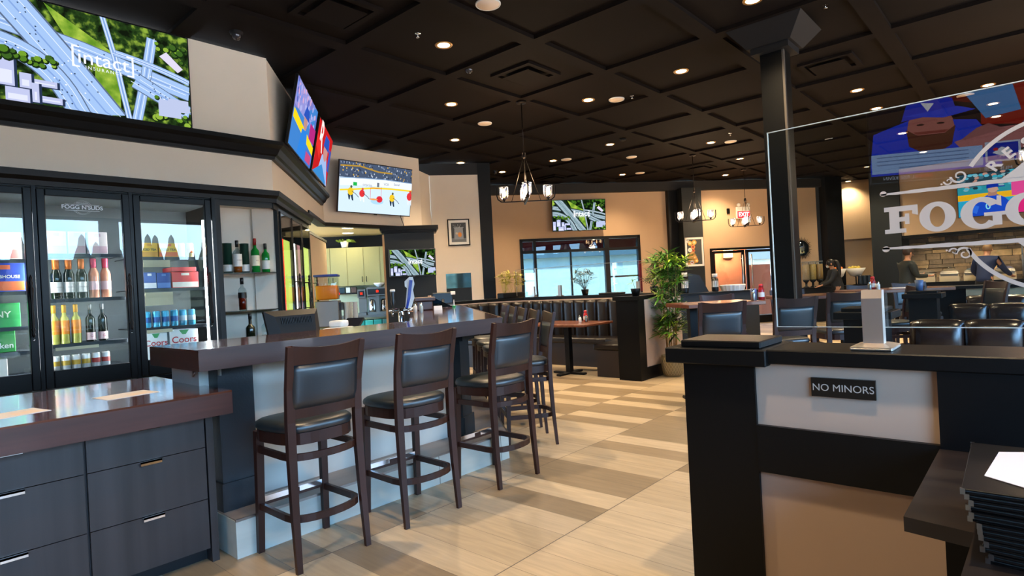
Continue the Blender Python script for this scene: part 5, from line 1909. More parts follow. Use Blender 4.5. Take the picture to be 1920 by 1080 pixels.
for i, (s_, w_, c_, l) in enumerate(((0.17, 0.10, 'd9ddc4', 'pale green box on the pantry shelf corner'), (0.30, 0.11, '1f3a44', 'dark teal box on the pantry shelf'), (0.42, 0.08, 'e4e4d8', 'white box on the pantry shelf'), (0.53, 0.10, '5a4238', 'brown box on the pantry shelf'))):
    t = thing('storage_box', l, 'box', (*along(NC, AB, -0.6 + s_, -0.15), 1.365), AB)
    mb = MB().use(mat('boxcol_' + c_, c_, 0.6))
    mb.rbox(-w_ / 2, w_ / 2, -0.08, 0.08, 0, 0.11, 0.006, 1)
    mb.build('box', parent=t)
t = thing('pantry_counter', 'steel topped counter under the brewers in the pantry', 'counter', (*along(NC, AB, 0, 0), 0), AB)
mb = MB().use(M_steel)
mb.box(-0.9, 1.8, -0.35, 0.33, 0.88, 0.92)
mb.build('worktop', parent=t)
mb = MB().use(M_steel)
for x in (-0.85, -0.06, 0.62):
    mb.box(x, x + 0.05, -0.32, -0.27, 0, 0.88)
mb.box(-0.9, 1.8, -0.3, 0.3, 0.5, 0.53)
mb.build('frame', parent=t)
for i, (s_, c_) in enumerate(((0.06, '1d8f84'), (0.22, '39b0a0'), (0.38, '2a9c92'), (0.54, '3a7a78'))):
    t = thing('mug_rack', 'teal rack of cups under the pantry counter, %s' % ['next to the counter leg', 'between two others', 'under the brewers', 'at the far side'][i], 'rack', (*along(NC, AB, s_, 0.1), 0.53), AB, 'teal racks')
    mb = MB().use(mat('teal_' + c_, c_, 0.5))
    mb.rbox(-0.075, 0.075, -0.3, 0.1, 0, 0.3, 0.01, 1)
    mb.build('rack', parent=t)
def brewer(s_, w_, h_, l, twin):
    t = thing('coffee_brewer', l, 'coffee maker', (*along(NC, AB, s_, -0.02), 0.92), AB)
    mb = MB().use(M_steel)
    mb.box(-w_ / 2, w_ / 2, -0.2, 0.2, 0, 0.05)
    mb.box(-w_ / 2, w_ / 2, 0.08, 0.2, 0.05, h_)
    mb.box(-w_ / 2, w_ / 2, -0.2, 0.2, h_ - 0.16, h_)
    if twin:
        mb.box(-0.03, 0.03, -0.15, 0.2, 0.05, h_)
    mb.build('housing', parent=t)
    mb = MB().use(M_blackplastic)
    mb.box(-w_ / 2 + 0.02, w_ / 2 - 0.02, -0.203, -0.2, h_ - 0.14, h_ - 0.03)
    mb.build('panel', parent=t)
    mb = MB().use(emit('red_digits', 'ff2010', 3.0))
    mb.box(-0.02, 0.02, -0.206, -0.203, h_ - 0.10, h_ - 0.06)
    mb.build('display', parent=t)
    for x in ((-w_ / 4 - 0.01, w_ / 4 + 0.01) if twin else ()):
        mb = MB().use(M_chromed)
        mb.lathe([(0.06, 0.05), (0.065, 0.1), (0.06, 0.26), (0.03, 0.3)], 14, (x, -0.05))
        mb.build('carafe', parent=t)
    return t
brewer(0.385, 0.40, 0.53, 'wide steel twin coffee brewer with red digits in the pantry', True)
brewer(0.085, 0.15, 0.50, 'narrow steel hot water tower beside the twin brewer', False)
t = thing('bowl', 'white bowl resting on top of the twin brewer', 'bowl', (*along(NC, AB, 0.43, 0.0), 1.45), AB)
mb = MB().use(M_white)
mb.lathe([(0.04, 0), (0.05, 0.01), (0.1, 0.05), (0.115, 0.085), (0.105, 0.085), (0.08, 0.05), (0.03, 0.02)], 20)
mb.build('bowl_shell', parent=t)
t = thing('potted_plant', 'small green plant on top of the pantry cabinets', 'plant', (*along(NC, AB, -0.2, -0.06), 2.26))
mb = MB().use(mat('leaf_bright', '6f8a2c', 0.5))
rnd = random.Random(21)
for k in range(26):
    a_ = rnd.uniform(0, 2 * PI)
    r_ = rnd.uniform(0.05, 0.22)
    mb.poly([(0, 0, 0.1), (r_ * math.cos(a_) - 0.02, r_ * math.sin(a_), 0.15), (r_ * 1.2 * math.cos(a_), r_ * 1.2 * math.sin(a_), 0.2 - r_ * .5), (r_ * math.cos(a_) + 0.02, r_ * math.sin(a_), 0.1)], [(0, 1, 2, 3)])
mb.build('foliage', parent=t)
mb = MB().use(M_white)
mb.lathe([(0.06, 0), (0.08, 0.12)], 14)
mb.build('pot', parent=t)
def flushlight(x, y, z, r_, e_, label, col=(1, 0.85, 0.5)):
    t = thing('soffit_light', label, 'ceiling light', (x, y, z))
    mb = MB().use(emit('soffit_lens', 'ffe9b8', 8.0))
    mb.lathe([(0.0, -0.008), (r_ * 0.92, -0.008)], 24, cap=False)
    mb.build('lens', parent=t)
    mb = MB().use(M_white)
    mb.lathe([(r_ * 0.92, -0.01), (r_, -0.006), (r_, 0)], 24, cap=False)
    mb.build('rim', parent=t)
    ld = bpy.data.lights.new('soffit_lamp', 'AREA')
    ld.shape = 'DISK'
    ld.size = r_ * 2
    ld.energy = e_
    ld.color = col
    o = bpy.data.objects.new('soffit_lamp', ld)
    COL.objects.link(o)
    o.location = (0, 0, -0.02)
    o.parent = t
flushlight(5.87, 9.0, 2.5, 0.11, 6, 'round soffit light nearer the bulkhead edge')
flushlight(6.35, 9.75, 2.5, 0.11, 5, 'round soffit light deeper in the pantry')
flushlight(*along(NC, AB, 0.1, 0.45), 2.75, 0.15, 5.5, 'unseen added round light on the dark pantry ceiling above the cabinets', (0.95, 1.0, 0.55))  # unseen lamp with a made-up round fixture, added for the pantry's greenish light
# ---------------------------------------------------------------- half wall, glass screen, sign
hw = thing('half_wall', 'black and cream half wall with a capped end post, carrying the lettered glass', 'half wall')
M_hwcream = mat('half_wall_cream', 'b29c8b', 0.8, noise=(1.2, 0.03))
mb = MB().use(M_black)
mb.box(2.20, 2.45, 0.80, 1.075, 0, 0.99)
mb.build('end_post', parent=hw)
mb = MB().use(M_black)
mb.rbox(2.165, 2.50, 0.745, 1.135, 0.985, 1.045, 0.004, 1)
mb.rbox(2.205, 2.455, 0.775, 1.085, 1.045, 1.072, 0.004, 1)
mb.build('post_cap', parent=hw)
mb = MB().use(M_black)
mb.rbox(2.185, 2.47, -2.9, 0.75, 0.995, 1.045, 0.004, 1)
mb.build('top_cap', parent=hw)
mb = MB().use(M_hwcream)
mb.box(2.215, 2.43, -2.9, 0.81, 0, 0.995)
mb.build('cream_panel', parent=hw)
mb = MB().use(M_black)
mb.box(2.195, 2.216, 0.25, 0.80, 0.598, 0.768)
mb.box(2.195, 2.216, 0.25, 0.80, 0.0, 0.12)
mb.box(2.19, 2.216, -0.35, 0.25, 0.0, 0.995)
mb.box(2.195, 2.216, -2.9, -0.35, 0.598, 0.768)
mb.build('black_band', parent=hw)
sg = thing('no_minors_sign', 'small black NO MINORS sign on the cream half wall', 'sign', (2.205, 0.5125, 0.921), -90)
mb = MB().use(mat('sign_black', '0a0a0a', 0.35))
mb.box(-0.0965, 0.0965, -0.003, 0.010, -0.032, 0.032)
mb.build('plate', parent=sg)
mb = MB().use(mat('sign_letters', 'a9a9a6', 0.5))
text_mb(mb, 'NO MINORS', 0.0335, 0, -0.0035, -0.001, spacing=1.0)
mb.build('lettering', parent=sg)
gp = thing('lettered_glass_screen', 'tall clear glass screen with a frosted restaurant crest, on the half wall', 'glass screen', (2.33, 0.75, 0), -90)
M_screen = glass('glass_screen', 'f2f6f6', 1.85)
mb = MB().use(M_screen)
mb.box(0.0, 1.6, 0.0, 0.0012, 1.118, 1.845)
mb.build('glass_pane', parent=gp)
mb = MB().use(mat('glass_edge', 'cfd8d6', 0.2, 0.2))
mb.box(-0.003, 0.0, -0.003, 0.004, 1.115, 1.848)
mb.box(0, 1.6, -0.003, 0.004, 1.845, 1.848)
mb.box(0, 1.6, -0.002, 0.003, 1.1155, 1.118)
mb.build('glass_edge', parent=gp)
M_frost = mat('frosted_lettering', 'b5a9a0', 0.8)
mb = MB().use(M_frost)
YF = -0.0015
FK = [0]
def fpoly(pts, c=None):
    FK[0] += 1
    mb.poly([(u, YF - FK[0] * 0.00004, z) for u, z in pts], [tuple(range(len(pts)))])
def fring(cx_, cz, ro, ri, a0, a1, n=32, sx_=1.0, so_=1.0, mid=(1.0, 1.0)):
    """ring sector; inner radii narrower in x for fat side strokes"""
    v, f = [], []
    for i in range(n + 1):
        a = R(a0 + (a1 - a0) * i / n)
        v.append((cx_ + ro[0] * math.cos(a), YF, cz + ro[1] * math.sin(a)))
        v.append((cx_ + ri[0] * math.cos(a), YF, cz + ri[1] * math.sin(a)))
    for i in range(n):
        f.append((2 * i, 2 * i + 2, 2 * i + 3, 2 * i + 1))
    mb.poly(v, f)
# F with slab serifs
x0, zb, zt = 0.362, 1.430, 1.518
fpoly([(x0 + .014, zb), (x0 + .042, zb), (x0 + .042, zt), (x0 + .014, zt)])
fpoly([(x0, zb), (x0 + .060, zb), (x0 + .060, zb + .014), (x0, zb + .014)])
fpoly([(x0, zt), (x0 + .016, zt), (x0 + .016, zt - .015), (x0, zt - .015)])
fpoly([(x0 + .04, zt), (x0 + .094, zt), (x0 + .094, zt - .017), (x0 + .04, zt - .017)])
fpoly([(x0 + .080, zt), (x0 + .094, zt), (x0 + .094, zt - .034), (x0 + .078, zt - .028)])
fpoly([(x0 + .04, zt - .036), (x0 + .066, zt - .036), (x0 + .066, zt - .051), (x0 + .04, zt - .051)])
fpoly([(x0 + .058, zt - .026), (x0 + .070, zt - .026), (x0 + .070, zt - .061), (x0 + .058, zt - .061)])
def big_o(cx_):
    fring(cx_, 1.472, (0.048, 0.048), (0.020, 0.033), 0, 360, 40)
big_o(0.507)
def big_g(cx_):
    fring(cx_, 1.470, (0.052, 0.049), (0.022, 0.034), 32, 318, 40)
    fpoly([(cx_ + .026, 1.430), (cx_ + .048, 1.430), (cx_ + .048, 1.470), (cx_ + .026, 1.470)])
    fpoly([(cx_ + .006, 1.470), (cx_ + .060, 1.470), (cx_ + .060, 1.459), (cx_ + .006, 1.459)])
    fpoly([(cx_ + .038, 1.518), (cx_ + .048, 1.518), (cx_ + .048, 1.486), (cx_ + .036, 1.492)])
big_g(0.618)
big_g(0.726)
def slab_letter(ch, cx_):
    text_mb(mb, ch, 0.12, cx_, YF, 1.472, offset=0.006)
slab_letter("N'SUDS", 0.98)
# rules above and below with tapered, rough ends
def rule(z0, u0, u1, t_, dz):
    up, dn = [], []
    n = 40
    rnd = random.Random(int(z0 * 1000))
    for i in range(n + 1):
        u = u0 + (u1 - u0) * i / n
        k = min(1.0, 0.45 + i / 10)
        up.append((u, z0 + dz * i / n + t_ * k + rnd.uniform(-.001, .001)))
        dn.append((u, z0 + dz * i / n - t_ * k + rnd.uniform(-.001, .001)))
    v = [(a, YF, b) for a, b in up + dn]
    mb.poly(v, [(i, i + 1, n + 2 + i, n + 1 + i) for i in range(n)])
rule(1.562, 0.355, 1.25, 0.006, -0.004)
rule(1.381, 0.352, 1.25, 0.006, -0.008)
fring(0.362, 1.565, (0.010, 0.009), (0, 0), 0, 360, 12)
fring(0.362, 1.379, (0.011, 0.010), (0, 0), 0, 360, 12)
# crest circle arcs
fring(0.80, 1.47, (0.250, 0.268), (0.238, 0.256), 20, 146, 40)
fring(0.80, 1.47, (0.250, 0.250), (0.238, 0.238), 206, 340, 40)
# scrolls beside the arcs
def scroll(cx_, cz, r0, turns, flip=1, w0=0.007):
    n = 26
    L_, R_ = [], []
    for i in range(n + 1):
        t = i / n
        a = t * turns * 2 * PI
        r_ = r0 * (1 - 0.78 * t)
        wd = w0 * (1 - 0.5 * t) * 0.5
        c_, s_ = math.cos(a) * -1, math.sin(a) * flip
        L_.append((cx_ + (r_ + wd) * c_, YF, cz + (r_ + wd) * s_))
        R_.append((cx_ + (r_ - wd) * c_, YF, cz + (r_ - wd) * s_))
    mb.poly(L_ + R_, [(i, i + 1, n + 2 + i, n + 1 + i) for i in range(n)])
scroll(0.568, 1.592, 0.022, 1.25, -1)
scroll(0.540, 1.580, 0.012, 1.0, -1, 0.005)
fring(0.522, 1.573, (0.003, 0.003), (0, 0), 0, 360, 8)
scroll(0.572, 1.348, 0.022, 1.25, 1)
scroll(0.545, 1.357, 0.012, 1.0, 1, 0.005)
fring(0.527, 1.362, (0.003, 0.003), (0, 0), 0, 360, 8)
# mountain shape inside the crest
fpoly([(0.668, 1.566), (0.70, 1.590), (0.74, 1.625), (0.80, 1.66), (0.90, 1.61), (0.96, 1.566)])
fpoly([(0.70, 1.372), (0.74, 1.33), (0.80, 1.30), (0.88, 1.33), (0.93, 1.372)])
# RESTAURANT around the arc
for i, ch in enumerate('RESTAURANT'):
    a = R(137.5 - i * 13.5)
    cx_, cz = 0.80 + 0.198 * math.cos(a), 1.47 + 0.205 * math.sin(a)
    tmp = MB()
    text_mb(tmp, ch, 0.045, 0, 0, 0, offset=0.0015)
    rot = a - PI / 2
    vs = [v.co.copy() for v in tmp.bm.verts]
    idx = {v: k for k, v in enumerate(tmp.bm.verts)}
    fs = [[idx[v] for v in f.verts] for f in tmp.bm.faces]
    tmp.bm.free()
    mb.poly([(cx_ + v.x * math.cos(rot) - v.z * math.sin(rot), YF, cz + v.x * math.sin(rot) + v.z * math.cos(rot)) for v in vs], fs)
mb.build('crest_lettering', parent=gp, label='frosted shop name crest')
M_clamp = mat('clamp_steel', 'e6ddd4', 0.36, 1.0)
def clamp(y, label):
    t = thing('glass_clamp', label, 'clamp', (2.30, y, 1.045), 0)
    mb = MB().use(M_clamp)
    mb.rbox(-0.07, 0.085, -0.062, 0.062, 0, 0.012, 0.004, 1)
    mb.poly([(-0.07, -0.062, 0.012), (0.085, -0.062, 0.012), (0.085, 0.062, 0.012), (-0.07, 0.062, 0.012), (-0.03, -0.034, 0.022), (0.045, -0.034, 0.022), (0.045, 0.034, 0.022), (-0.03, 0.034, 0.022)],
            [(0, 1, 5, 4), (1, 2, 6, 5), (2, 3, 7, 6), (3, 0, 4, 7), (4, 5, 6, 7)])
    mb.build('base_plate', parent=t)
    mb = MB().use(M_clamp)
    mb.poly([(-0.02, -0.030, 0.02), (0.022, -0.030, 0.02), (0.022, 0.030, 0.02), (-0.02, 0.030, 0.02),
             (-0.02, -0.030, 0.172), (-0.012, -0.030, 0.2), (0.022, -0.030, 0.2), (0.022, 0.030, 0.2), (-0.012, 0.030, 0.2), (-0.02, 0.030, 0.172)],
            [(0, 1, 6, 5, 4), (3, 2, 7, 8, 9), (0, 3, 9, 4), (4, 9, 8, 5), (5, 8, 7, 6), (1, 2, 7, 6), (0, 1, 2, 3)])
    mb.build('upright', parent=t)
clamp(0.43, 'brushed steel clamp post holding the lettered glass on the half wall')
clamp(-0.55, 'steel clamp post outside the picture, farther along the half wall')

# host shelf and menus at the bottom right corner
hs = thing('host_stand', 'dark wood host stand ledge against the half wall', 'host stand')
mb = MB().use(mat('dark_walnut', '1f1612', 0.45, noise=(4, 0.4, (5, 1, 2))))
mb.prism([(2.188, 0.252), (1.555, 0.252), (1.535, 0.125), (1.0, 0.135), (1.0, -0.6), (2.188, -0.6)], 0.727, 0.76)
mb.build('stand_top', parent=hs)
mb = MB().use(mat('stand_side', '1b1512', 0.5))
mb.box(1.05, 2.185, -0.58, 0.118, 0.0, 0.727)
mb.build('stand_body', parent=hs)
nm = 13
words = ['topmost of its stack, under the white card', 'second of its stack', 'third from the top of its stack', 'fourth from the top of its stack', 'fifth from the top of its stack', 'sixth from the top of its stack', 'in the middle of its stack', 'just under the middle of its stack',
         'fifth from the bottom of its stack', 'fourth from the bottom of its stack', 'third from the bottom of its stack', 'last but one of its stack', 'at the very bottom of its stack']
M_menu = mat('black_menu_cover', '0b0a0a', 0.35, spec=0.3)
rnd = random.Random(6)
z = 0.76
hts = [0.0105] * nm
for i in range(nm - 1, -1, -1):
    off = (nm - 1 - i)
    x_ = 1.56 + rnd.uniform(-.006, .006)
    y_ = -0.02 - (0.004 * (i)) + rnd.uniform(-.004, .004)
    t = thing('menu', 'black leather menu on the host stand, ' + words[i], 'menu', (x_, y_, z), rnd.uniform(-2, 2) - 1.0 * (i / 3), 'stack of black menus')
    mb = MB().use(M_menu)
    mb.rbox(-0.183, 0.183, -0.15, 0.15, 0.0, 0.0038, 0.0015, 1)
    mb.rbox(-0.183, 0.183, -0.15, 0.15, 0.0066, 0.0103, 0.0015, 1)
    mb.box(-0.180, 0.180, -0.150, -0.144, 0.0, 0.0103)
    mb.build('cover', parent=t)
    mb = MB().use(mat('menu_pages', '4b4845', 0.7))
    mb.box(-0.178, 0.178, -0.146, 0.145, 0.0039, 0.0065)
    mb.build('pages', parent=t)
    for sx_, sy_ in ((-1, 1), (-1, -1), (1, 1)):
        mb = MB().use(M_steel)
        mb.poly([(sx_ * 0.185, sy_ * 0.152, -0.0002), (sx_ * 0.177, sy_ * 0.152, -0.0002), (sx_ * 0.185, sy_ * 0.144, -0.0002), (sx_ * 0.185, sy_ * 0.152, 0.0107), (sx_ * 0.177, sy_ * 0.152, 0.0107), (sx_ * 0.185, sy_ * 0.144, 0.0107)],
                [(0, 1, 2), (3, 4, 5), (0, 1, 4, 3), (0, 2, 5, 3)])
        mb.build('corner_tip', parent=t)
    z += 0.0108
t = thing('specials_card', 'white card with clipped corners and a small crest, lying on the menus', 'card', (1.56, -0.035, z), -4)
mb = MB().use(M_paper)
mb.prism([(-0.165, 0.02), (-0.10, 0.128), (0.10, 0.128), (0.165, 0.03), (0.165, -0.13), (-0.165, -0.13)], 0, 0.0012)
mb.build('card', parent=t)
mb = MB().use(mat('grey_print', '8a7f80', 0.6))
mb.box(-0.03, 0.03, 0.0, 0.028, 0.0013, 0.0015)
mb.box(-0.055, -0.04, 0.010, 0.018, 0.0013, 0.0015)
mb.box(0.04, 0.055, 0.010, 0.018, 0.0013, 0.0015)
mb.use(M_paper)
mb.M = Matrix.Translation((0, 0, 0))
text_mb(mb, "FOGG N'SUDS", 0.009, 0, 0.014, 0.0017, plane='xy')
mb.build('crest', parent=t)

M_leather2 = mat('brown_black_leather', '140e0b', 0.34, bump=(200, 0.06), spec=0.45)
# ---------------------------------------------------------------- booth behind the bar stools
bw = thing('booth_partition', 'low black and cream partition with wide black cap around the corner booth', 'partition')
mb = MB().use(M_black)
mb.box(6.83, 7.0, 3.93, 4.26, 0, 1.10)
mb.build('end_post', parent=bw)
path_out = [(7.0, 3.95), (8.1, 3.95), (8.45, 4.5), (8.45, 7.2), (8.0, 7.9), (7.0, 7.9)]
path_in = [(7.0, 4.24), (7.85, 4.24), (8.15, 4.75), (8.15, 7.0), (7.8, 7.6), (7.0, 7.6)]
def ring_prism(mb, a, b, z0, z1):
    for i in range(len(a) - 1):
        mb.prism([a[i], a[i + 1], b[i + 1], b[i]], z0, z1)
mb = MB().use(M_hwcream)
ring_prism(mb, path_out, path_in, 0.14, 1.06)
mb.build('cream_panel', parent=bw)
mb = MB().use(M_black)
ring_prism(mb, path_out, path_in, 1.06, 1.11)
mb.box(6.80, 7.04, 3.90, 4.29, 1.06, 1.11)
ring_prism(mb, [(7.0, 3.935), (8.1, 3.935), (8.465, 4.5), (8.465, 7.2)], [(7.0, 4.24), (7.85, 4.24), (8.15, 4.75), (8.15, 7.0)], 0, 0.16)
mb.build('cap_and_base', parent=bw)
bs = thing('corner_booth', 'curved booth bench of black leather with upright channels', 'booth seat')
def channel(mb, a, b, z0, z1, th, n, lean=0.0):
    """upright rolls between points a and b (room side on the left of a->b)"""
    A_, B_ = Vector(a), Vector(b)
    d = (B_ - A_)
    L_ = d.length
    d.normalize()
    nrm = Vector((-d.y, d.x))
    for i in range(n):
        v, f = [], []
        s0, s1 = L_ * i / n + 0.002, L_ * (i + 1) / n - 0.002
        K_ = 8
        rows = [(z0, 0.9), (z0 + 0.04, 1.0), (z1 - 0.06, 1.0), (z1 - 0.015, 0.85), (z1, 0.45)]
        for z_, kk in rows:
            for j in range(K_ + 1):
                u = j / K_
                puff = th * kk * (1 - (2 * u - 1) ** 4) * 0.5 + th * 0.5 * kk
                p_ = A_ + d * (s0 + (s1 - s0) * u) + nrm * puff
                v.append((p_.x, p_.y, z_))
            for u in (1, 0):
                p_ = A_ + d * (s0 + (s1 - s0) * u)
                v.append((p_.x, p_.y, z_))
        m_ = K_ + 3
        for r_ in range(len(rows) - 1):
            for j in range(m_):
                f.append((r_ * m_ + j, r_ * m_ + (j + 1) % m_, (r_ + 1) * m_ + (j + 1) % m_, (r_ + 1) * m_ + j))
        f.append(tuple(range((len(rows) - 1) * m_, len(rows) * m_)))
        mb.poly(v, f, True)
for i in range(len(path_in) - 1):
    a, b = path_in[i], path_in[i + 1]
    n_ = max(2, round(math.dist(a, b) / 0.235))
    mb = MB().use(M_leather2)
    channel(mb, a, b, 0.42, 1.04, 0.085, n_)
    mb.build('backrest', parent=bs)
inn2 = [(6.95, 4.75), (7.5, 4.75), (7.65, 5.0), (7.65, 6.75), (7.5, 7.1), (6.95, 7.1)]
ins = [(6.95, 4.27), (7.82, 4.27), (8.1, 4.78), (8.1, 6.98), (7.78, 7.55), (6.95, 7.55)]
for i in range(len(ins) - 1):
    mb = MB().use(M_leather2)
    mb.prism([ins[i], ins[i + 1], inn2[i + 1], inn2[i]], 0.37, 0.455)
    o_ = mb.build('seat_cushion', parent=bs)
    bv = o_.modifiers.new('bevel', 'BEVEL')
    bv.width = 0.025
    bv.segments = 3
mb = MB().use(mat('booth_base_brown', '241a14', 0.5))
ring_prism(mb, ins, [(p[0] + (0.0 if i < 1 or i > 4 else 0.06), p[1] + (-0.06 if p[1] < 5.5 else 0.06)) for i, p in enumerate(inn2)], 0.0, 0.37)
mb.build('base', parent=bs)
def ped_table(x, y, rz, w_, d_, h, label, group=None, top=M_tabletop, base='disc'):
    t = thing('pedestal_table', label, 'table', (x, y, 0), rz, group)
    mb = MB().use(top)
    mb.rbox(-w_ / 2, w_ / 2, -d_ / 2, d_ / 2, h - 0.035, h, 0.006, 1)
    mb.build('tabletop', parent=t)
    mb = MB().use(M_black)
    mb.box(-0.04, 0.04, -0.04, 0.04, 0.02, h - 0.035)
    mb.build('column', parent=t)
    mb = MB().use(M_black)
    mb.rbox(-0.28, 0.28, -0.04, 0.04, 0, 0.03, 0.008, 1)
    mb.rbox(-0.04, 0.04, -0.28, 0.28, 0, 0.03, 0.008, 1)
    mb.build('base', parent=t)
    return t
ped_table(7.02, 5.22, 0, 0.75, 1.1, 0.75, 'reddish wood table in the curved booth')
def ketchup(x, y, z, label):
    t = thing('ketchup_bottle', label, 'ketchup bottle', (x, y, z))
    mb = MB().use(mat('ketchup_red', 'a3141c', 0.3))
    mb.lathe([(0.028, 0), (0.032, 0.01), (0.032, 0.09), (0.026, 0.12), (0.014, 0.14)], 14)
    mb.build('bottle_body', parent=t)
    mb = MB().use(mat('ketchup_label', 'e3d8d0', 0.5))
    mb.lathe([(0.0326, 0.03), (0.0326, 0.08)], 14, cap=False)
    mb.build('label', parent=t)
    mb = MB().use(mat('cap_red2', 'c0252c', 0.35))
    mb.lathe([(0.022, 0.13), (0.022, 0.16), (0.012, 0.165)], 12)
    mb.build('cap', parent=t)
ketchup(7.22, 5.03, 0.75, 'red ketchup bottle on the booth table')
shaker(7.09, 5.04, 0.75, M_salt, 'white salt shaker on the booth table, in front of the ketchup', h=0.1)
shaker(7.13, 4.96, 0.75, M_steel, 'silver pepper shaker on the booth table, in front of the ketchup', h=0.1)
# glass screen and clamps on the partition
t = thing('partition_glass', 'clear glass screen standing on the booth partition before the window', 'glass screen', (8.30, 4.4, 0))
mb = MB().use(M_thinglass)
mb.box(0, 0.008, 0.1, 2.9, 1.14, 1.62)
mb.build('pane', parent=t)
mb = MB().use(mat('pane_edge', '93948c', 0.3))
mb.box(-0.002, 0.01, 0.1, 2.9, 1.62, 1.626)
mb.box(-0.002, 0.01, 2.9, 2.906, 1.14, 1.626)
mb.build('pane_edge', parent=t)
for y, l in ((6.9, 'small steel glass clamp at the window corner of the partition'), (6.3, 'small steel glass clamp before the wide window light'), (4.75, 'small steel glass clamp behind the bamboo plant')):
    t = thing('glass_clamp', l, 'clamp', (8.30, y, 1.11))
    mb = MB().use(M_chrome)
    mb.rbox(-0.05, 0.05, -0.05, 0.05, 0, 0.015, 0.004, 1)
    mb.build('base_plate', parent=t)
    mb = MB().use(M_chrome)
    mb.rbox(-0.016, 0.03, -0.03, 0.03, 0.012, 0.19, 0.004, 1)
    mb.build('upright', parent=t)
# plants
M_leaf1 = mat('bamboo_leaf', '4a8426', 0.45, noise=(6, 0.4))
M_leaf2 = mat('bamboo_leaf_young', '9cc036', 0.45, noise=(6, 0.3))
M_leaf3 = mat('bamboo_leaf_dark', '274a1a', 0.5)
def leaf(mb, p, d, L_, w_, droop):
    d = Vector(d).normalized()
    side = d.cross(Vector((0, 0, 1)))
    if side.length < 0.05:
        side = Vector((1, 0, 0))
    side.normalize()
    P = Vector(p)
    v = []
    for t_, ww in ((0, 0.1), (0.3, 1.0), (0.65, 0.8), (1.0, 0.0)):
        c_ = P + d * (L_ * t_) - Vector((0, 0, 1)) * (droop * t_ * t_)
        if ww == 0:
            v.append(c_[:])
        else:
            v.append((c_ - side * w_ * ww / 2)[:])
            v.append((c_ + side * w_ * ww / 2 + Vector((0, 0, 0.004)))[:])
    mb.poly(v, [(0, 1, 3, 2), (2, 3, 5, 4), (4, 5, 6)])
bp = thing('bamboo_plant', 'tall artificial bamboo in a woven pot at the end of the partition', 'potted plant', (7.40, 3.77, 0))
mb = MB().use(mat('woven_pot', '8d8060', 0.6, bump=(60, 0.5)))
mb.lathe([(0.10, 0.0), (0.125, 0.03), (0.145, 0.15), (0.15, 0.26), (0.145, 0.285), (0.13, 0.285), (0.125, 0.24)], 26, cap=True)
mb.use(mat('pot_weave', 'b5a680', 0.6))
for k in range(22):
    for sgn in (1, -1):
        pts = []
        for j in range(7):
            q = j / 6
            a_ = 2 * PI * k / 22 + sgn * q * 0.9
            r_ = 0.128 + 0.024 * min(1, q * 1.6)
            pts.append((r_ * math.cos(a_), r_ * math.sin(a_), 0.03 + 0.23 * q))
        mb.tube(pts, 0.0022, 4)
mb.build('pot', parent=bp)
rnd = random.Random(14)
stems = []
for k in range(7):
    a_ = 2 * PI * k / 7
    x, y = 0.06 * math.cos(a_), 0.06 * math.sin(a_)
    top = (x * 2.4 + rnd.uniform(-.03, .03), y * 2.4 + rnd.uniform(-.03, .03), rnd.uniform(1.45, 1.66))
    pts = [(x, y, 0.22), (x * 1.3, y * 1.3, 0.7), (x * 1.8, y * 1.8, 1.2), top]
    stems.append(pts)
    mb = MB().use(mat('bamboo_cane', '9a7a4a', 0.5, noise=(9, 0.3, (1, 1, 6))))
    mb.tube(pts, [0.009, 0.008, 0.007, 0.005], 7)
    mb.build('cane', parent=bp)
mb1 = {0: MB().use(M_leaf1), 1: MB().use(M_leaf2), 2: MB().use(M_leaf3)}
for k in range(230):
    st_ = rnd.choice(stems)
    z_ = 0.50 + 1.18 * rnd.random() ** 0.9
    q = min(1, (z_ - 0.22) / (st_[-1][2] - 0.22))
    i = min(2, int(q * 3))
    f_ = q * 3 - i
    p_ = Vector(st_[i]).lerp(Vector(st_[i + 1]), f_)
    a0 = rnd.uniform(0, 2 * PI)
    out = p_ + Vector((math.cos(a0), math.sin(a0), 0.35)) * rnd.uniform(0.02, 0.13)
    mm = mb1[rnd.choice((0, 0, 0, 1, 1, 2, 2))]
    mm.tube([p_, out], 0.0025, 4)
    for j in range(rnd.randint(5, 8)):
        aa = a0 + rnd.uniform(-1.5, 1.5)
        leaf(mm, out, (math.cos(aa), math.sin(aa), rnd.uniform(-.35, .75)), rnd.uniform(.12, .22), rnd.uniform(.018, .028), rnd.uniform(.0, .06))
for k in mb1:
    mb1[k].build('foliage', parent=bp, label=['mid green leaves', 'young yellow-green leaves', 'dark green leaves'][k])
def small_plant(x, y, z, label, c, n, spread, hh, seed, pot=True, lw_=0.014):
    t = thing('potted_plant', label, 'potted plant', (x, y, z))
    mb = MB().use(M_black)
    if pot:
        mb.lathe([(0.045, 0), (0.065, 0.09), (0.06, 0.1)], 14)
    else:
        mb.rbox(-0.3, 0.3, -0.08, 0.08, 0, 0.1, 0.01, 1)
    mb.build('pot', parent=t)
    r2 = random.Random(seed)
    mb = MB().use(c)
    for k in range(n):
        a_ = r2.uniform(0, 2 * PI)
        bx = 0 if pot else r2.uniform(-.25, .25)
        tip = Vector((bx + spread * math.cos(a_) * r2.uniform(.2, 1), spread * math.sin(a_) * r2.uniform(.2, .6), 0.09 + hh * r2.uniform(.4, 1)))
        mb.tube([(bx, 0, 0.08), tip], 0.003, 4)
        for j in range(7):
            aa = r2.uniform(0, 2 * PI)
            leaf(mb, tip - Vector((0, 0, 0.02 * j * .4)), (math.cos(aa), math.sin(aa), r2.uniform(-.2, .9)), r2.uniform(.07, .14), lw_, r2.uniform(0, .04))
    mb.build('foliage', parent=t)
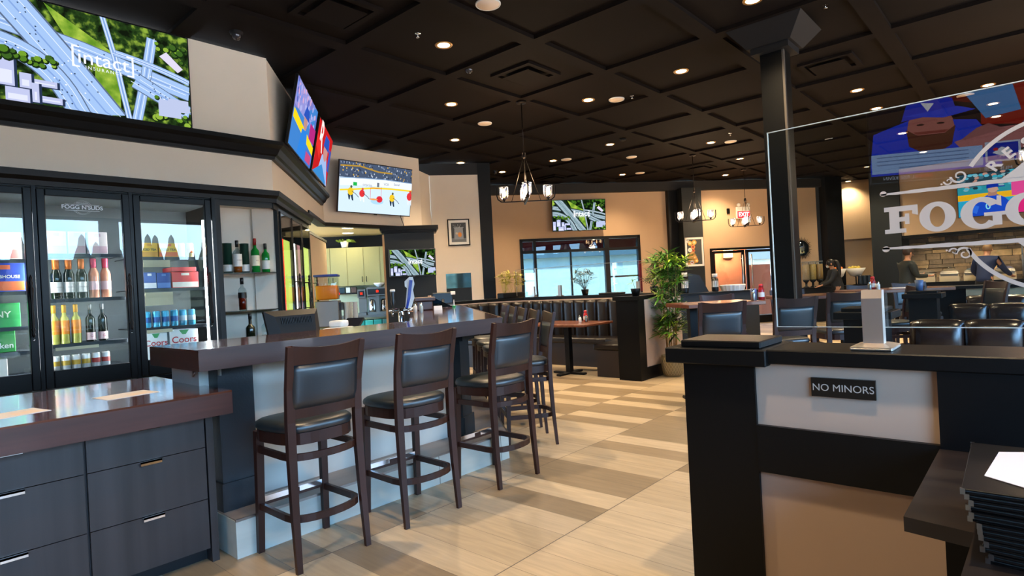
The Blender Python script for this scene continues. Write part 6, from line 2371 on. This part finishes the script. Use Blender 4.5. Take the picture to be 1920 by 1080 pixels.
small_plant(8.25, 7.40, 1.11, 'yellow-green leafy plant in a black trough at the far end of the partition', mat('leaf_olive', 'b0a83c', 0.5), 34, 0.16, 0.40, 3, pot=False, lw_=0.022)
small_plant(8.35, 5.80, 1.11, 'thin dark-leaved plant in a small black pot before the window', mat('leaf_grey', '33402e', 0.5), 22, 0.28, 0.34, 5, lw_=0.018)
small_plant(8.38, 4.52, 1.11, 'brown-green plant on the partition, half hidden by the bamboo', mat('leaf_brown', '3d3a20', 0.5), 20, 0.24, 0.30, 7, lw_=0.018)
small_plant(6.95, 4.02, 1.11, 'single bright sprig on the partition end, left of the bamboo', M_leaf2, 1, 0.12, 0.14, 9)
t = thing('tray', 'black tray lying on the partition cap before the window', 'tray', (8.32, 5.25, 1.11))
mb = MB().use(M_blackflat)
mb.rbox(-0.1, 0.1, -0.2, 0.2, 0, 0.03, 0.01, 1)
mb.build('tray_body', parent=t)
# server station behind the bamboo with a fluted dish, pump bottles and papers
ss = thing('server_station', 'black service counter behind the bamboo, before the doors', 'counter', (9.6, 4.15, 0), AB + 5)
mb = MB().use(M_char)
mb.box(-0.9, 0.75, -0.25, 0.25, 0, 1.03)
mb.build('cabinet', parent=ss)
mb = MB().use(M_black)
mb.box(-0.93, 0.8, -0.28, 0.28, 1.03, 1.06)
mb.build('worktop', parent=ss)
def on_ss(u, v):
    a_ = R(AB + 5)
    return (9.6 + u * math.cos(a_) - v * math.sin(a_), 4.15 + u * math.sin(a_) + v * math.cos(a_))
x, y = on_ss(0.42, -0.03)
t = thing('fluted_dish', 'white fluted round dish on the service counter', 'dish', (x, y, 1.06))
mb = MB().use(M_white)
n_ = 36
v, f = [], []
for z_, r_ in ((0, 0.17), (0.09, 0.20), (0.1, 0.19), (0.02, 0.15)):
    for k in range(n_):
        rr = r_ * (1 + (0.05 if k % 2 else -0.02))
        v.append((rr * math.cos(2 * PI * k / n_), rr * math.sin(2 * PI * k / n_), z_))
for i in range(3):
    for k in range(n_):
        f.append((i * n_ + k, i * n_ + (k + 1) % n_, (i + 1) * n_ + (k + 1) % n_, (i + 1) * n_ + k))
f.append(tuple(range(n_)))
f.append(tuple(range(3 * n_, 4 * n_)))
mb.poly(v, f)
mb.build('dish_body', parent=t)
for i, (u, h, l) in enumerate(((-0.45, 0.34, 'black pump bottle with white cap, left on the service counter'), (0.12, 0.30, 'black bottle with pale label, beside the fluted dish'))):
    x, y = on_ss(u, 0.02)
    t = thing('pump_bottle', l, 'bottle', (x, y, 1.06))
    mb = MB().use(M_blackplastic)
    mb.lathe([(0.05, 0), (0.055, 0.02), (0.055, h * .7), (0.02, h * .8)], 14)
    mb.build('bottle_body', parent=t)
    mb = MB().use(M_white)
    mb.lathe([(0.045, h * .8), (0.045, h)], 12)
    mb.build('cap', parent=t)
    mb = MB().use(M_white)
    mb.lathe([(0.0556, h * .25), (0.0556, h * .6)], 12, cap=False)
    mb.build('label', parent=t)
x, y = on_ss(-0.15, 0.14)
t = thing('order_screen', 'black slanted order screen on the service counter', 'monitor', (x, y, 1.06), AB + 5)
mb = MB().use(M_blackplastic)
mb.poly([(-0.22, -0.1, 0), (0.16, -0.1, 0), (0.0, -0.1, 0.28), (-0.22, -0.1, 0.33), (-0.22, 0.1, 0), (0.16, 0.1, 0), (0.0, 0.1, 0.28), (-0.22, 0.1, 0.33)],
        [(0, 1, 2, 3), (4, 5, 6, 7), (0, 1, 5, 4), (1, 2, 6, 5), (2, 3, 7, 6), (3, 0, 4, 7)])
mb.build('screen_body', parent=t)

# ---------------------------------------------------------------- high tables and stools of the dining side
def high_table(x, y, rz, w_, d_, label):
    t = thing('high_table', label, 'table', (x, y, 0), rz)
    mb = MB().use(M_tabletop)
    mb.rbox(-w_ / 2, w_ / 2, -d_ / 2, d_ / 2, 1.005, 1.045, 0.005, 1)
    mb.build('tabletop', parent=t)
    for sx_ in (-1, 1):
        mb = MB().use(M_black)
        mb.box(sx_ * w_ * 0.3 - 0.04, sx_ * w_ * 0.3 + 0.04, -0.04, 0.04, 0.03, 1.005)
        mb.build('column', parent=t)
        mb = MB().use(M_black)
        mb.rbox(sx_ * w_ * 0.3 - 0.05, sx_ * w_ * 0.3 + 0.05, -d_ * .42, d_ * .42, 0, 0.035, 0.008, 1)
        mb.build('base', parent=t)
high_table(6.10, 2.60, -42, 0.82, 0.62, 'light-topped high table between the bamboo and the pillar')
dup(stool, (5.33, 2.28, 0), -48, 'dark high stool with its back to the half wall post, at the light-topped table', 'high stools of the dining side')
dup(stool, (5.90, 1.86, 0), -40, 'dark high stool next to the black pillar, pushed under the light-topped table', 'high stools of the dining side')
dup(stool, (6.98, 2.86, 0), 130, 'high stool on the far side of the light-topped table, by the doors', 'high stools of the dining side')
shaker(6.25, 2.24, 1.045, M_steel, 'glass shaker with metal lid on the light-topped high table', h=0.12)
ketchup(6.37, 2.2, 1.045, 'red ketchup bottle on the light-topped high table, beside the pillar')
t = thing('drink_can', 'blue and purple tin between shaker and ketchup on the light-topped table', 'tin', (6.34, 2.27, 1.045))
mb = MB().use(mat('tin_blue', '5f6f9c', 0.4))
mb.lathe([(0.03, 0), (0.032, 0.1), (0.03, 0.12)], 14)
mb.build('tin_body', parent=t)
high_table(7.45, 1.95, -58, 0.95, 0.7, 'reddish high table seen through the lower left of the glass')
dup(stool, (7.98, 2.36, 0), 125, 'stool behind the reddish high table, under the woman in black', 'high stools beyond the glass')
dup(stool, (6.93, 1.60, 0), -55, 'stool with dark back before the reddish high table', 'high stools beyond the glass')
dup(stool, (7.88, 1.27, 0), 32, 'stool at the street end of the reddish high table', 'high stools beyond the glass')
high_table(8.75, 1.42, -58, 1.1, 0.7, 'farther high table with a napkin on it, behind the steel clamp post')
dup(stool, (9.52, 1.25, 0), 122, 'second stool on the far side of the farther high table, nearer the street', 'high stools beyond the glass')
dup(stool, (9.25, 1.75, 0), 122, 'stool on the far side of the farther high table', 'high stools beyond the glass')
dup(stool, (8.9, 0.60, 0), 35, 'stool on the street side of the farther high table', 'high stools beyond the glass')
ketchup(7.22, 2.14, 1.045, 'red ketchup bottle on the reddish high table near the pillar')
shaker(7.17, 2.06, 1.045, M_salt, 'white shaker on the reddish high table by the pillar', h=0.1)
shaker(7.12, 2.18, 1.045, M_steel, 'clear shaker at the pillar edge of the reddish high table', h=0.12)
ketchup(8.52, 1.58, 1.045, 'red ketchup bottle on the farther high table')
shaker(8.50, 1.52, 1.045, M_salt, 'white shaker on the farther high table, before the ketchup', h=0.1)
shaker(8.44, 1.60, 1.045, M_steel, 'clear shaker on the farther high table', h=0.11)
t = thing('napkin', 'white folded napkin on the farther high table', 'napkin', (8.80, 1.28, 1.045), 20)
mb = MB().use(M_paper)
mb.box(-0.09, 0.09, -0.16, 0.16, 0, 0.006)
mb.build('cloth', parent=t)

# low booth rows with padded backs facing the half wall
M_leather3 = mat('booth_brown_leather', '1d130e', 0.24, bump=(200, 0.06), spec=0.8)
def booth_row(x, y0, y1, h, pad, label, group, seat_dir=-1):
    t = thing('booth_bench', label, 'booth bench', (x, 0, 0), 0, group)
    mb = MB().use(M_blackflat)
    mb.box(-0.02, 0.08, y0, y1, 0, h - 0.05)
    mb.build('frame', parent=t)
    y = y1
    while y - pad > y0 - 0.02:
        mb = MB().use(M_leather3)
        v, f = [], []
        n = 8
        for r_, (z_, px) in enumerate(((0.42, 0.05), (0.5, 0.085), (h - 0.16, 0.10), (h - 0.05, 0.095), (h - 0.012, 0.07), (h, 0.02), (h - 0.004, -0.05), (h - 0.04, -0.08))):
            for j in range(n + 1):
                u = j / n
                k = 1 - abs(2 * u - 1) ** 6 * 0.6
                yy = y - 0.004 - (pad - 0.008) * u
                v.append((-px * (0.6 + 0.4 * k) if px > 0 else -px * k, yy, z_ - (1 - k) * 0.02 * (z_ > h - 0.2)))
        for r_ in range(7):
            for j in range(n):
                f.append((r_ * (n + 1) + j, r_ * (n + 1) + j + 1, (r_ + 1) * (n + 1) + j + 1, (r_ + 1) * (n + 1) + j))
        for e_ in (0, n):
            f.append(tuple(r_ * (n + 1) + e_ for r_ in range(8)))
        mb.poly(v, f, True)
        mb.build('back_pad', parent=t)
        y -= pad
    mb = MB().use(M_leather3)
    mb.rbox(-0.55, -0.04, y0, y1, 0.36, 0.45, 0.03, 2)
    mb.build('seat', parent=t)
    mb = MB().use(M_blackflat)
    mb.box(-0.5, -0.02, y0 + 0.02, y1 - 0.02, 0, 0.36)
    mb.build('base', parent=t)
booth_row(4.95, -1.6, 0.70, 0.945, 0.305, 'nearest row of booth backs behind the lettered glass', 'booth rows')
booth_row(7.45, -1.9, 0.72, 0.915, 0.315, 'second row of booth backs, beyond the nearest one', 'booth rows')
booth_row(10.05, -2.1, 0.78, 0.88, 0.32, 'third row of booth backs, below the beige ledge', 'booth rows')
t = thing('booth_ledge', 'black-topped low divider with a beige band before the buffet', 'divider', (10.35, -2.2, 0))
mb = MB().use(mat('beige_band', 'b39a78', 0.7))
mb.box(0, 0.1, 0, 3.0, 0.3, 0.96)
mb.build('beige_face', parent=t)
mb = MB().use(M_black)
mb.box(-0.05, 0.35, -0.1, 3.55, 0.96, 1.0)
mb.box(0.1, 0.3, 0, 3.4, 0, 0.96)
mb.build('top', parent=t)
def pedestal(x, y, label, h=1.03):
    t = thing('booth_end_post', label, 'booth post', (x, y, 0), 0)
    mb = MB().use(M_black)
    mb.box(-0.12, 0.12, -0.12, 0.12, 0, h - 0.05)
    mb.build('post', parent=t)
    mb = MB().use(M_black)
    mb.rbox(-0.17, 0.17, -0.17, 0.17, h - 0.05, h, 0.004, 1)
    mb.rbox(-0.13, 0.13, -0.13, 0.13, h, h + 0.025, 0.004, 1)
    mb.build('cap', parent=t)
pedestal(4.62, 0.90, 'capped black booth post nearest the steel clamp')
pedestal(7.40, 0.92, 'capped black booth post beside the second booth row')
t = thing('tumbler', 'blue plastic tumbler standing on the second booth post', 'tumbler', (7.44, 0.96, 1.055))
mb = MB().use(mat('tumbler_blue', '4a5f86', 0.3))
mb.lathe([(0.03, 0), (0.04, 0.11)], 14)
mb.build('cup', parent=t)

# ---------------------------------------------------------------- buffet
bt = thing('buffet_counter', 'long dark buffet counter in front of the stone wall', 'counter', (17.5, 0, 0))
mb = MB().use(M_blackflat)
mb.box(-0.3, 0.4, -2.8, 2.5, 0, 0.86)
mb.build('cabinet', parent=bt)
mb = MB().use(M_black)
mb.box(-0.35, 0.45, -2.85, 2.55, 0.86, 0.90)
mb.build('worktop', parent=bt)
M_warmwhite = mat('warm_white_frame', 'd9c9a8', 0.4)
for i, (y, l) in enumerate(((2.09, 'chafing dish nearest the man in the dark jacket'), (1.63, 'second chafing dish from the man in the dark jacket'), (1.17, 'third chafing dish, left of the man in the blue sweater'), (0.62, 'chafing dish behind the man in the blue sweater'), (0.05, 'chafing dish at the right end of the buffet'))):
    t = thing('chafing_dish', l, 'chafing dish', (17.4, y, 0.90), -90, 'chafing dishes')
    t.scale = (0.68, 0.85, 0.95)
    for sx_ in (-1, 1):
        mb = MB().use(M_warmwhite)
        mb.box(sx_ * 0.26 - 0.02, sx_ * 0.26 + 0.02, -0.2, 0.2, 0, 0.02)
        mb.box(sx_ * 0.26 - 0.015, sx_ * 0.26 + 0.015, -0.2, -0.17, 0, 0.17)
        mb.box(sx_ * 0.26 - 0.015, sx_ * 0.26 + 0.015, 0.17, 0.2, 0, 0.17)
        mb.build('leg_frame', parent=t)
    mb = MB().use(M_steel)
    mb.rbox(-0.27, 0.27, -0.19, 0.19, 0.12, 0.20, 0.01, 1)
    mb.use(M_warmwhite)
    mb.box(-0.28, 0.28, -0.21, -0.19, 0.0, 0.13)
    mb.build('pan', parent=t)
    mb = MB().use(mat('lid_steel', 'a9a49a', 0.2, 0.7))
    mb.poly([(-0.26, -0.18, 0.20), (0.26, -0.18, 0.20), (0.26, 0.18, 0.20), (-0.26, 0.18, 0.20), (-0.24, -0.16, 0.26), (0.24, -0.16, 0.26), (0.24, 0.16, 0.26), (-0.24, 0.16, 0.26), (-0.12, -0.06, 0.31), (0.12, -0.06, 0.31), (0.12, 0.06, 0.31), (-0.12, 0.06, 0.31)],
            [(0, 1, 5, 4), (1, 2, 6, 5), (2, 3, 7, 6), (3, 0, 4, 7), (4, 5, 9, 8), (5, 6, 10, 9), (6, 7, 11, 10), (7, 4, 8, 11), (8, 9, 10, 11)])
    mb.tube([(-0.05, 0, 0.30), (-0.04, 0, 0.34), (0.04, 0, 0.34), (0.05, 0, 0.30)], 0.008, 6)
    mb.build('lid', parent=t)
for y, l in ((2.12, 'warm soffit light over the first chafing dishes'), (1.1, 'warm soffit light above the man in the blue sweater'), (0.0, 'warm soffit light hidden behind the lettering'), (-1.3, 'warm soffit light at the end of the stone wall')):
    t = thing('buffet_light', l, 'ceiling light', (18.75, y, 2.03), 0)
    mb = MB().use(M_ring)
    mb.lathe([(0.05, 0.0), (0.07, -0.008), (0.075, 0)], 16, cap=False)
    mb.build('ring', parent=t)
    mb = MB().use(M_lens)
    mb.lathe([(0.0, -0.004), (0.052, -0.004)], 16, cap=False)
    mb.build('lens', parent=t)
    spot(t, -0.03, 90, size=150, name='buffet_lamp')
mb = MB().use(M_steel)
t = thing('steel_shelving', 'stainless kitchen shelving right of the stone wall', 'shelving', (18.9, -0.35, 0.9))
for z_ in (0.0, 0.25, 0.55):
    mb.box(-0.2, 0.25, -0.75, 0.7, z_, z_ + 0.03)
for y_ in (-0.75, 0.67):
    mb.box(-0.2, -0.17, y_, y_ + 0.03, -0.9, 0.9)
mb.build('rack', parent=t)
t = thing('notice_sheet', 'pale square notice hanging above the steel shelving', 'notice', (18.6, -0.05, 1.75))
mb = MB().use(mat('notice_grey', '9aa09c', 0.6))
mb.box(0, 0.01, -0.2, 0.2, -0.19, 0.19)
mb.use(M_iron)
mb.box(0, 0.008, -0.004, 0.004, 0.19, 0.28)
mb.build('sheet', parent=t)
# side table with cereal dispensers, bowls
sd = thing('side_table', 'dark side counter with cereal dispensers below the box panel', 'counter', (17.2, 4.2, 0), -37)
mb = MB().use(M_blackflat)
mb.box(-0.9, 1.1, -0.25, 0.2, 0, 0.86)
mb.build('cabinet', parent=sd)
mb = MB().use(M_black)
mb.box(-0.92, 1.14, -0.28, 0.24, 0.86, 0.89)
mb.build('worktop', parent=sd)
def on_sd(u, v):
    a_ = R(-37)
    return (17.2 + u * math.cos(a_) - v * math.sin(a_), 4.2 + u * math.sin(a_) + v * math.cos(a_))
for i, u in enumerate((-0.66, -0.46, -0.26)):
    x, y = on_sd(u, 0.0)
    t = thing('cereal_dispenser', 'clear cereal dispenser filled with flakes, %s of three' % ['nearest the pillar', 'middle one', 'beside the woman'][i], 'cereal dispenser', (x, y, 0.89), -37, 'cereal dispensers')
    mb = MB().use(M_blackplastic)
    mb.lathe([(0.08, 0), (0.07, 0.02), (0.03, 0.04), (0.03, 0.12), (0.07, 0.16), (0.085, 0.2)], 14)
    mb.build('stand', parent=t)
    mb = MB().use(mat('flakes_%d' % i, ('b79a76', 'c4a35a', 'b08a52')[i], 0.6, noise=(60, 0.3)))
    mb.lathe([(0.08, 0.2), (0.088, 0.22), (0.088, 0.60)], 16)
    mb.build('cereal', parent=t)
    mb = MB().use(M_bottleglass)
    mb.lathe([(0.092, 0.2), (0.092, 0.66)], 16, cap=False)
    mb.use(mat('grey_lid', '8d8a86', 0.4))
    mb.lathe([(0.094, 0.66), (0.094, 0.68)], 16)
    mb.build('tank', parent=t)
for u, r_, l, c_ in ((0.34, 0.17, 'white bowl of oranges on a stand behind the woman', 'e07a1c'), (0.84, 0.24, 'big slanted white bowl of bananas and limes on the side counter', 'c8b03a')):
    x, y = on_sd(u, 0.0)
    t = thing('fruit_bowl', l, 'fruit bowl', (x, y, 0.89), 0)
    z_ = 0.22 if u < 1 else 0.1
    mb = MB().use(M_white)
    mb.lathe([(0.06, z_), (r_ * .55, z_ + 0.03), (r_, z_ + 0.22), (r_ * .95, z_ + 0.22), (r_ * .5, z_ + 0.06)], 20)
    mb.build('bowl_shell', parent=t)
    mb = MB().use(M_iron)
    mb.lathe([(0.08, 0), (0.08, 0.01), (0.015, 0.02), (0.015, z_)], 12)
    mb.build('stand', parent=t)
    r3 = random.Random(3)
    for k in range(7 if u < 1 else 9):
        a_ = r3.uniform(0, 2 * PI)
        q = r3.uniform(0, r_ * .6)
        ft = MB().use(mat('fruit_' + c_, c_, 0.45) if (u < 1 or k % 3) else mat('fruit_lime', '7c8f2a', 0.4))
        if u < 1:
            ft.ball(q * math.cos(a_), q * math.sin(a_), z_ + 0.22 + r3.uniform(-.02, .03), 0.045, n=10)
        else:
            ft.tube([(q * math.cos(a_) - .07, q * math.sin(a_), z_ + .22), (q * math.cos(a_), q * math.sin(a_), z_ + .26), (q * math.cos(a_) + .07, q * math.sin(a_), z_ + .24)], [0.012, 0.02, 0.01], 7)
        fo = ft.build('orange' if u < 1 else 'banana')
        fo.location = (x, y, 0.89)
        tag(fo, ('orange in the bowl on the stand' if u < 1 else ('banana in the big slanted bowl' if k % 3 else 'green fruit in the big slanted bowl')), 'fruit', 'oranges in the bowl' if u < 1 else ('bananas in the big bowl' if k % 3 else 'green fruit in the big bowl'))
for i, u in enumerate((0.80, 0.93, 1.06)):
    x, y = on_sd(u, -0.19)
    t = thing('coffee_urn', 'dark blue tilted jug on the side counter, %s' % ['next to the banana bowl', 'between two like it', 'beside the dark pier'][i], 'jug', (x, y, 0.89), 0, 'dark blue jugs')
    mb = MB().use(mat('jug_blue', '1d2734', 0.35))
    mb.lathe([(0.06, 0), (0.065, 0.02), (0.05, 0.22), (0.045, 0.24)], 14)
    mb.tube([(0.05, 0, 0.2), (0.1, 0, 0.17), (0.09, 0, 0.08), (0.06, 0, 0.05)], 0.008, 6)
    mb.build('jug_body', parent=t)

# ---------------------------------------------------------------- people
M_skin = mat('skin', 'b98567', 0.5)
def skinned(name, chains, mt, parent, sub=1, label=None):
    """chains: list of joint lists [(x,y,z,r)...]; later chains may start at an earlier joint given as an index tuple"""
    verts, edges, rad = [], [], []
    key = {}
    for ch in chains:
        prev = None
        for q in ch:
            k = tuple(round(c, 4) for c in q[:3])
            if k in key:
                i = key[k]
            else:
                i = len(verts)
                key[k] = i
                verts.append(q[:3])
                rad.append(q[3])
            if prev is not None and prev != i:
                edges.append((prev, i))
            prev = i
    me = bpy.data.meshes.new(name)
    me.from_pydata(verts, edges, [])
    o = bpy.data.objects.new(name, me)
    COL.objects.link(o)
    sm = o.modifiers.new('skin', 'SKIN')
    sm.use_smooth_shade = True
    me.skin_vertices[0].data[0].use_root = True if len(me.skin_vertices) else False
    for i, r_ in enumerate(rad):
        rr = r_ if isinstance(r_, tuple) else (r_, r_)
        me.skin_vertices[0].data[i].radius = rr
    ss_ = o.modifiers.new('sub', 'SUBSURF')
    ss_.levels = sub
    ss_.render_levels = 2
    me.materials.append(mt)
    o.parent = parent
    if label:
        o['label'] = label
    return o
def ensure_skin(me):
    pass
def person(label, loc, rz, H, top, trouser, hair, pose, extras=None):
    """local: faces +x, y to its left; built standing then posed at hips, shoulders and elbows"""
    t = thing('person', label, 'person', loc, rz)
    k = H / 1.75
    lean = pose.get('lean', 0.0)
    def up(x, y, z, r_):
        """lean the trunk forward about the hips"""
        zz = z - 0.95
        if zz > 0:
            x2 = x * math.cos(lean) + zz * math.sin(lean)
            z2 = 0.95 + zz * math.cos(lean) - x * math.sin(lean)
        else:
            x2, z2 = x, z
        r2 = tuple(q * k for q in r_) if isinstance(r_, tuple) else r_ * k
        return (x2 * k, y * k, z2 * k, r2)
    spine = [up(0, 0, 0.95, 0.13), up(0, 0, 1.10, 0.12), up(0.01, 0, 1.25, 0.13), up(0, 0, 1.40, 0.085)]
    neck = [up(0, 0, 1.40, 0.085), up(0.0, 0, 1.49, 0.055), up(0.015, 0, 1.55, 0.06), up(0.025, 0, 1.63, 0.085), up(0.02, 0, 1.70, 0.07)]
    legs, arms, hands = [], [], []
    for s_ in (-1, 1):
        legs.append([up(0, 0, 0.95, 0.13), up(0, s_ * 0.09, 0.86, 0.095), up(0.02, s_ * 0.10, 0.48, 0.06), up(-0.01, s_ * 0.10, 0.09, 0.04), up(0.13, s_ * 0.11, 0.03, 0.035)])
        sh = (0, s_ * 0.19, 1.40)
        ua, fa = pose['arms'][0 if s_ < 0 else 1]
        def seg(p, d, L_):
            return (p[0] + d[0] * L_, p[1] + d[1] * L_, p[2] + d[2] * L_)
        el = seg(sh, Vector(ua).normalized(), 0.28)
        wr = seg(el, Vector(fa).normalized(), 0.25)
        arms.append(([up(0, 0, 1.40, 0.085), up(*sh, 0.046), up(*el, 0.040), up(*wr, 0.028)], up(*wr, 0.028), Vector(fa).normalized(), wr, s_))
    body = [spine, neck] + legs
    for a_, wv, fd, wr, s_ in arms:
        body.append(a_)
        palm = (wr[0] + fd.x * 0.06, wr[1] + fd.y * 0.06, wr[2] + fd.z * 0.06)
        body.append([wv, up(*palm, (0.034, 0.016))])
        side = fd.cross(Vector((0, 0, 1)))
        side = side.normalized() if side.length > 0.1 else Vector((0, 1, 0))
        dn = side.cross(fd).normalized()
        for j, ln in enumerate((0.06, 0.07, 0.065, 0.05)):
            o_ = (j - 1.5) * 0.018
            b0 = Vector(palm) + fd * 0.015 + side * o_
            b1 = b0 + fd * ln * .55 + dn * 0.004
            b2 = b1 + fd * ln * .4 + dn * 0.022
            body.append([up(*palm, (0.034, 0.016)), up(*b0, 0.0095), up(*b1, 0.0085), up(*b2, 0.007)])
        th = Vector(wr) + fd * 0.025 + side * 0.025 * (-s_)
        body.append([wv, up(*th, 0.012), up(*(th + fd * 0.03 + side * 0.025 * (-s_)), 0.0095), up(*(th + fd * 0.055 + side * 0.028 * (-s_)), 0.008)])
    skinned('body', body, M_skin, t)
    # clothing follows the same bones, a little fuller
    def fat(ch, q, n=None):
        out = []
        for c_ in (ch if n is None else ch[:n]):
            r_ = c_[3]
            out.append((c_[0], c_[1], c_[2], tuple(v + q for v in r_) if isinstance(r_, tuple) else r_ + q))
        return out
    sleeve = []
    for a_, wv, fd, wr, s_ in arms:
        sleeve.append([fat(a_, 0.05)[0], fat(a_, 0.042)[1]] + fat(a_, 0.02)[2:])
    skinned('jacket' if pose.get('jacket') else 'sweater', [[up(0, 0, 0.86, 0.16)] + fat(spine, 0.034) + [up(0, 0, 1.47, 0.07)]] + sleeve, top, t)
    skinned('trousers', [[up(0, 0, 1.02, 0.13)] + fat(spine, 0.018, 1)] + [fat(l_, 0.016, 4) for l_ in legs], trouser, t)
    for l_ in legs:
        mb = MB().use(M_blackflat)
        x, y, z = l_[3][:3]
        mb.rbox(x - 0.07, x + 0.2, y - 0.05, y + 0.05, 0, 0.09, 0.03, 2)
        mb.build('shoe', parent=t)
    hd = Vector(neck[3][:3])
    ax = R(0)
    Tm = Matrix.Translation(hd) @ Matrix.Rotation(lean + pose.get('nod', 0), 4, 'Y')
    def head_mesh(name, mt, fn):
        mb = MB().use(mt)
        mb.M = Tm
        fn(mb)
        mb.build(name, parent=t)
    head_mesh('hair', hair[0], hair[1])
    def eyes(mb):
        for s_ in (-1, 1):
            mb.ball(0.088, s_ * 0.032, 0.0, 0.009, 0.013, 0.008, 8)
        mb.box(0.09, 0.1, -0.022, 0.022, -0.062, -0.056)
    head_mesh('eyes', mat('dark_eye', '1a1210', 0.3), eyes)
    def nose(mb):
        mb.poly([(0.088, -0.012, 0.005), (0.088, 0.012, 0.005), (0.085, -0.016, -0.035), (0.085, 0.016, -0.035), (0.118, 0, -0.028)], [(0, 1, 4), (0, 4, 2), (1, 3, 4), (2, 4, 3)])
        for s_ in (-1, 1):
            mb.ball(0.0, s_ * 0.088, -0.01, 0.018, 0.009, 0.03, 8)
    head_mesh('nose_and_ears', M_skin, nose)
    if extras:
        extras(t, Tm, arms, up)
    return t
def hair_short(mb):
    mb.ball(-0.018, 0, 0.03, 0.10, 0.092, 0.10, 14)
def hair_pony(mb):
    mb.ball(-0.016, 0, 0.02, 0.098, 0.09, 0.10, 14)
    mb.tube([(-0.09, 0, 0.05), (-0.15, 0, 0.02), (-0.17, 0, -0.12), (-0.14, 0, -0.3), (-0.12, 0, -0.42)], [0.03, 0.05, 0.055, 0.045, 0.015], 10)
M_hairb = mat('black_hair', '15100e', 0.45)
M_hairbr = mat('brown_hair', '2e1c14', 0.5)
M_hairg = mat('sandy_hair', '8a6a48', 0.5)
M_navy = mat('navy_sweater', '1c2c55', 0.8)
M_darkjacket = mat('dark_green_jacket', '141c1a', 0.7)
M_blacktop = mat('black_top', '121317', 0.7)
M_jeans = mat('grey_jeans', '5d6870', 0.8)
M_dktr = mat('dark_trousers', '17181c', 0.8)
def lady_extra(t, Tm, arms, up):
    mb = MB().use(M_white)
    mb.M = Tm
    mb.ball(0.075, 0, -0.05, 0.03, 0.05, 0.035, 10)
    mb.build('face_mask', parent=t)
person('woman in black with a long ponytail and white face mask, at the side counter', (16.60, 3.84, 0), 120, 1.60, M_blacktop, M_dktr, (M_hairb, hair_pony),
       {'lean': 0.22, 'arms': (((0.55, 0, -0.8), (0.9, 0.1, -0.25)), ((0.6, 0, -0.75), (0.95, -0.1, -0.2)))}, lady_extra)
def man_extra(t, Tm, arms, up):
    mb = MB().use(M_white)
    q = up(0.085, 0, 1.36, 0.1)
    mb.M = Matrix.Translation((q[0], q[1], q[2]))
    mb.poly([(0.045, -0.03, 0.1), (0.045, 0.03, 0.1), (0.085, 0.02, -0.15), (0.085, -0.02, -0.15), (0.0, -0.03, 0.1), (0.0, 0.03, 0.1), (0.02, 0.02, -0.15), (0.02, -0.02, -0.15)],
            [(0, 1, 2, 3), (4, 5, 6, 7), (0, 1, 5, 4), (1, 2, 6, 5), (2, 3, 7, 6), (3, 0, 4, 7)])
    mb.build('shirt_front', parent=t)
person('man in a dark green jacket and open white collar, at the buffet', (14.92, 2.14, 0), -52, 1.70, M_darkjacket, M_jeans, (M_hairbr, hair_short),
       {'lean': 0.06, 'nod': 0.15, 'jacket': True, 'arms': (((0.25, -0.1, -0.95), (0.95, 0.1, 0.05)), ((0.3, 0.05, -0.9), (0.9, -0.15, 0.15)))}, man_extra)
t = thing('small_plate', 'small pale plate held by the man in the dark green jacket', 'plate', (15.28, 1.69, 1.14), 0)
mb = MB().use(M_blackplastic)
mb.lathe([(0.05, 0), (0.10, 0.012), (0.11, 0.02), (0.06, 0.008)], 18)
mb.build('plate_body', parent=t)
person('man in a navy sweater bending over the buffet with his back turned', (16.72, 0.96, 0), -20, 1.74, M_navy, M_dktr, (M_hairg, hair_short),
       {'lean': 0.30, 'arms': (((0.5, -0.35, -0.7), (0.9, -0.1, -0.2)), ((0.5, 0.35, -0.7), (0.9, 0.0, -0.25)))})
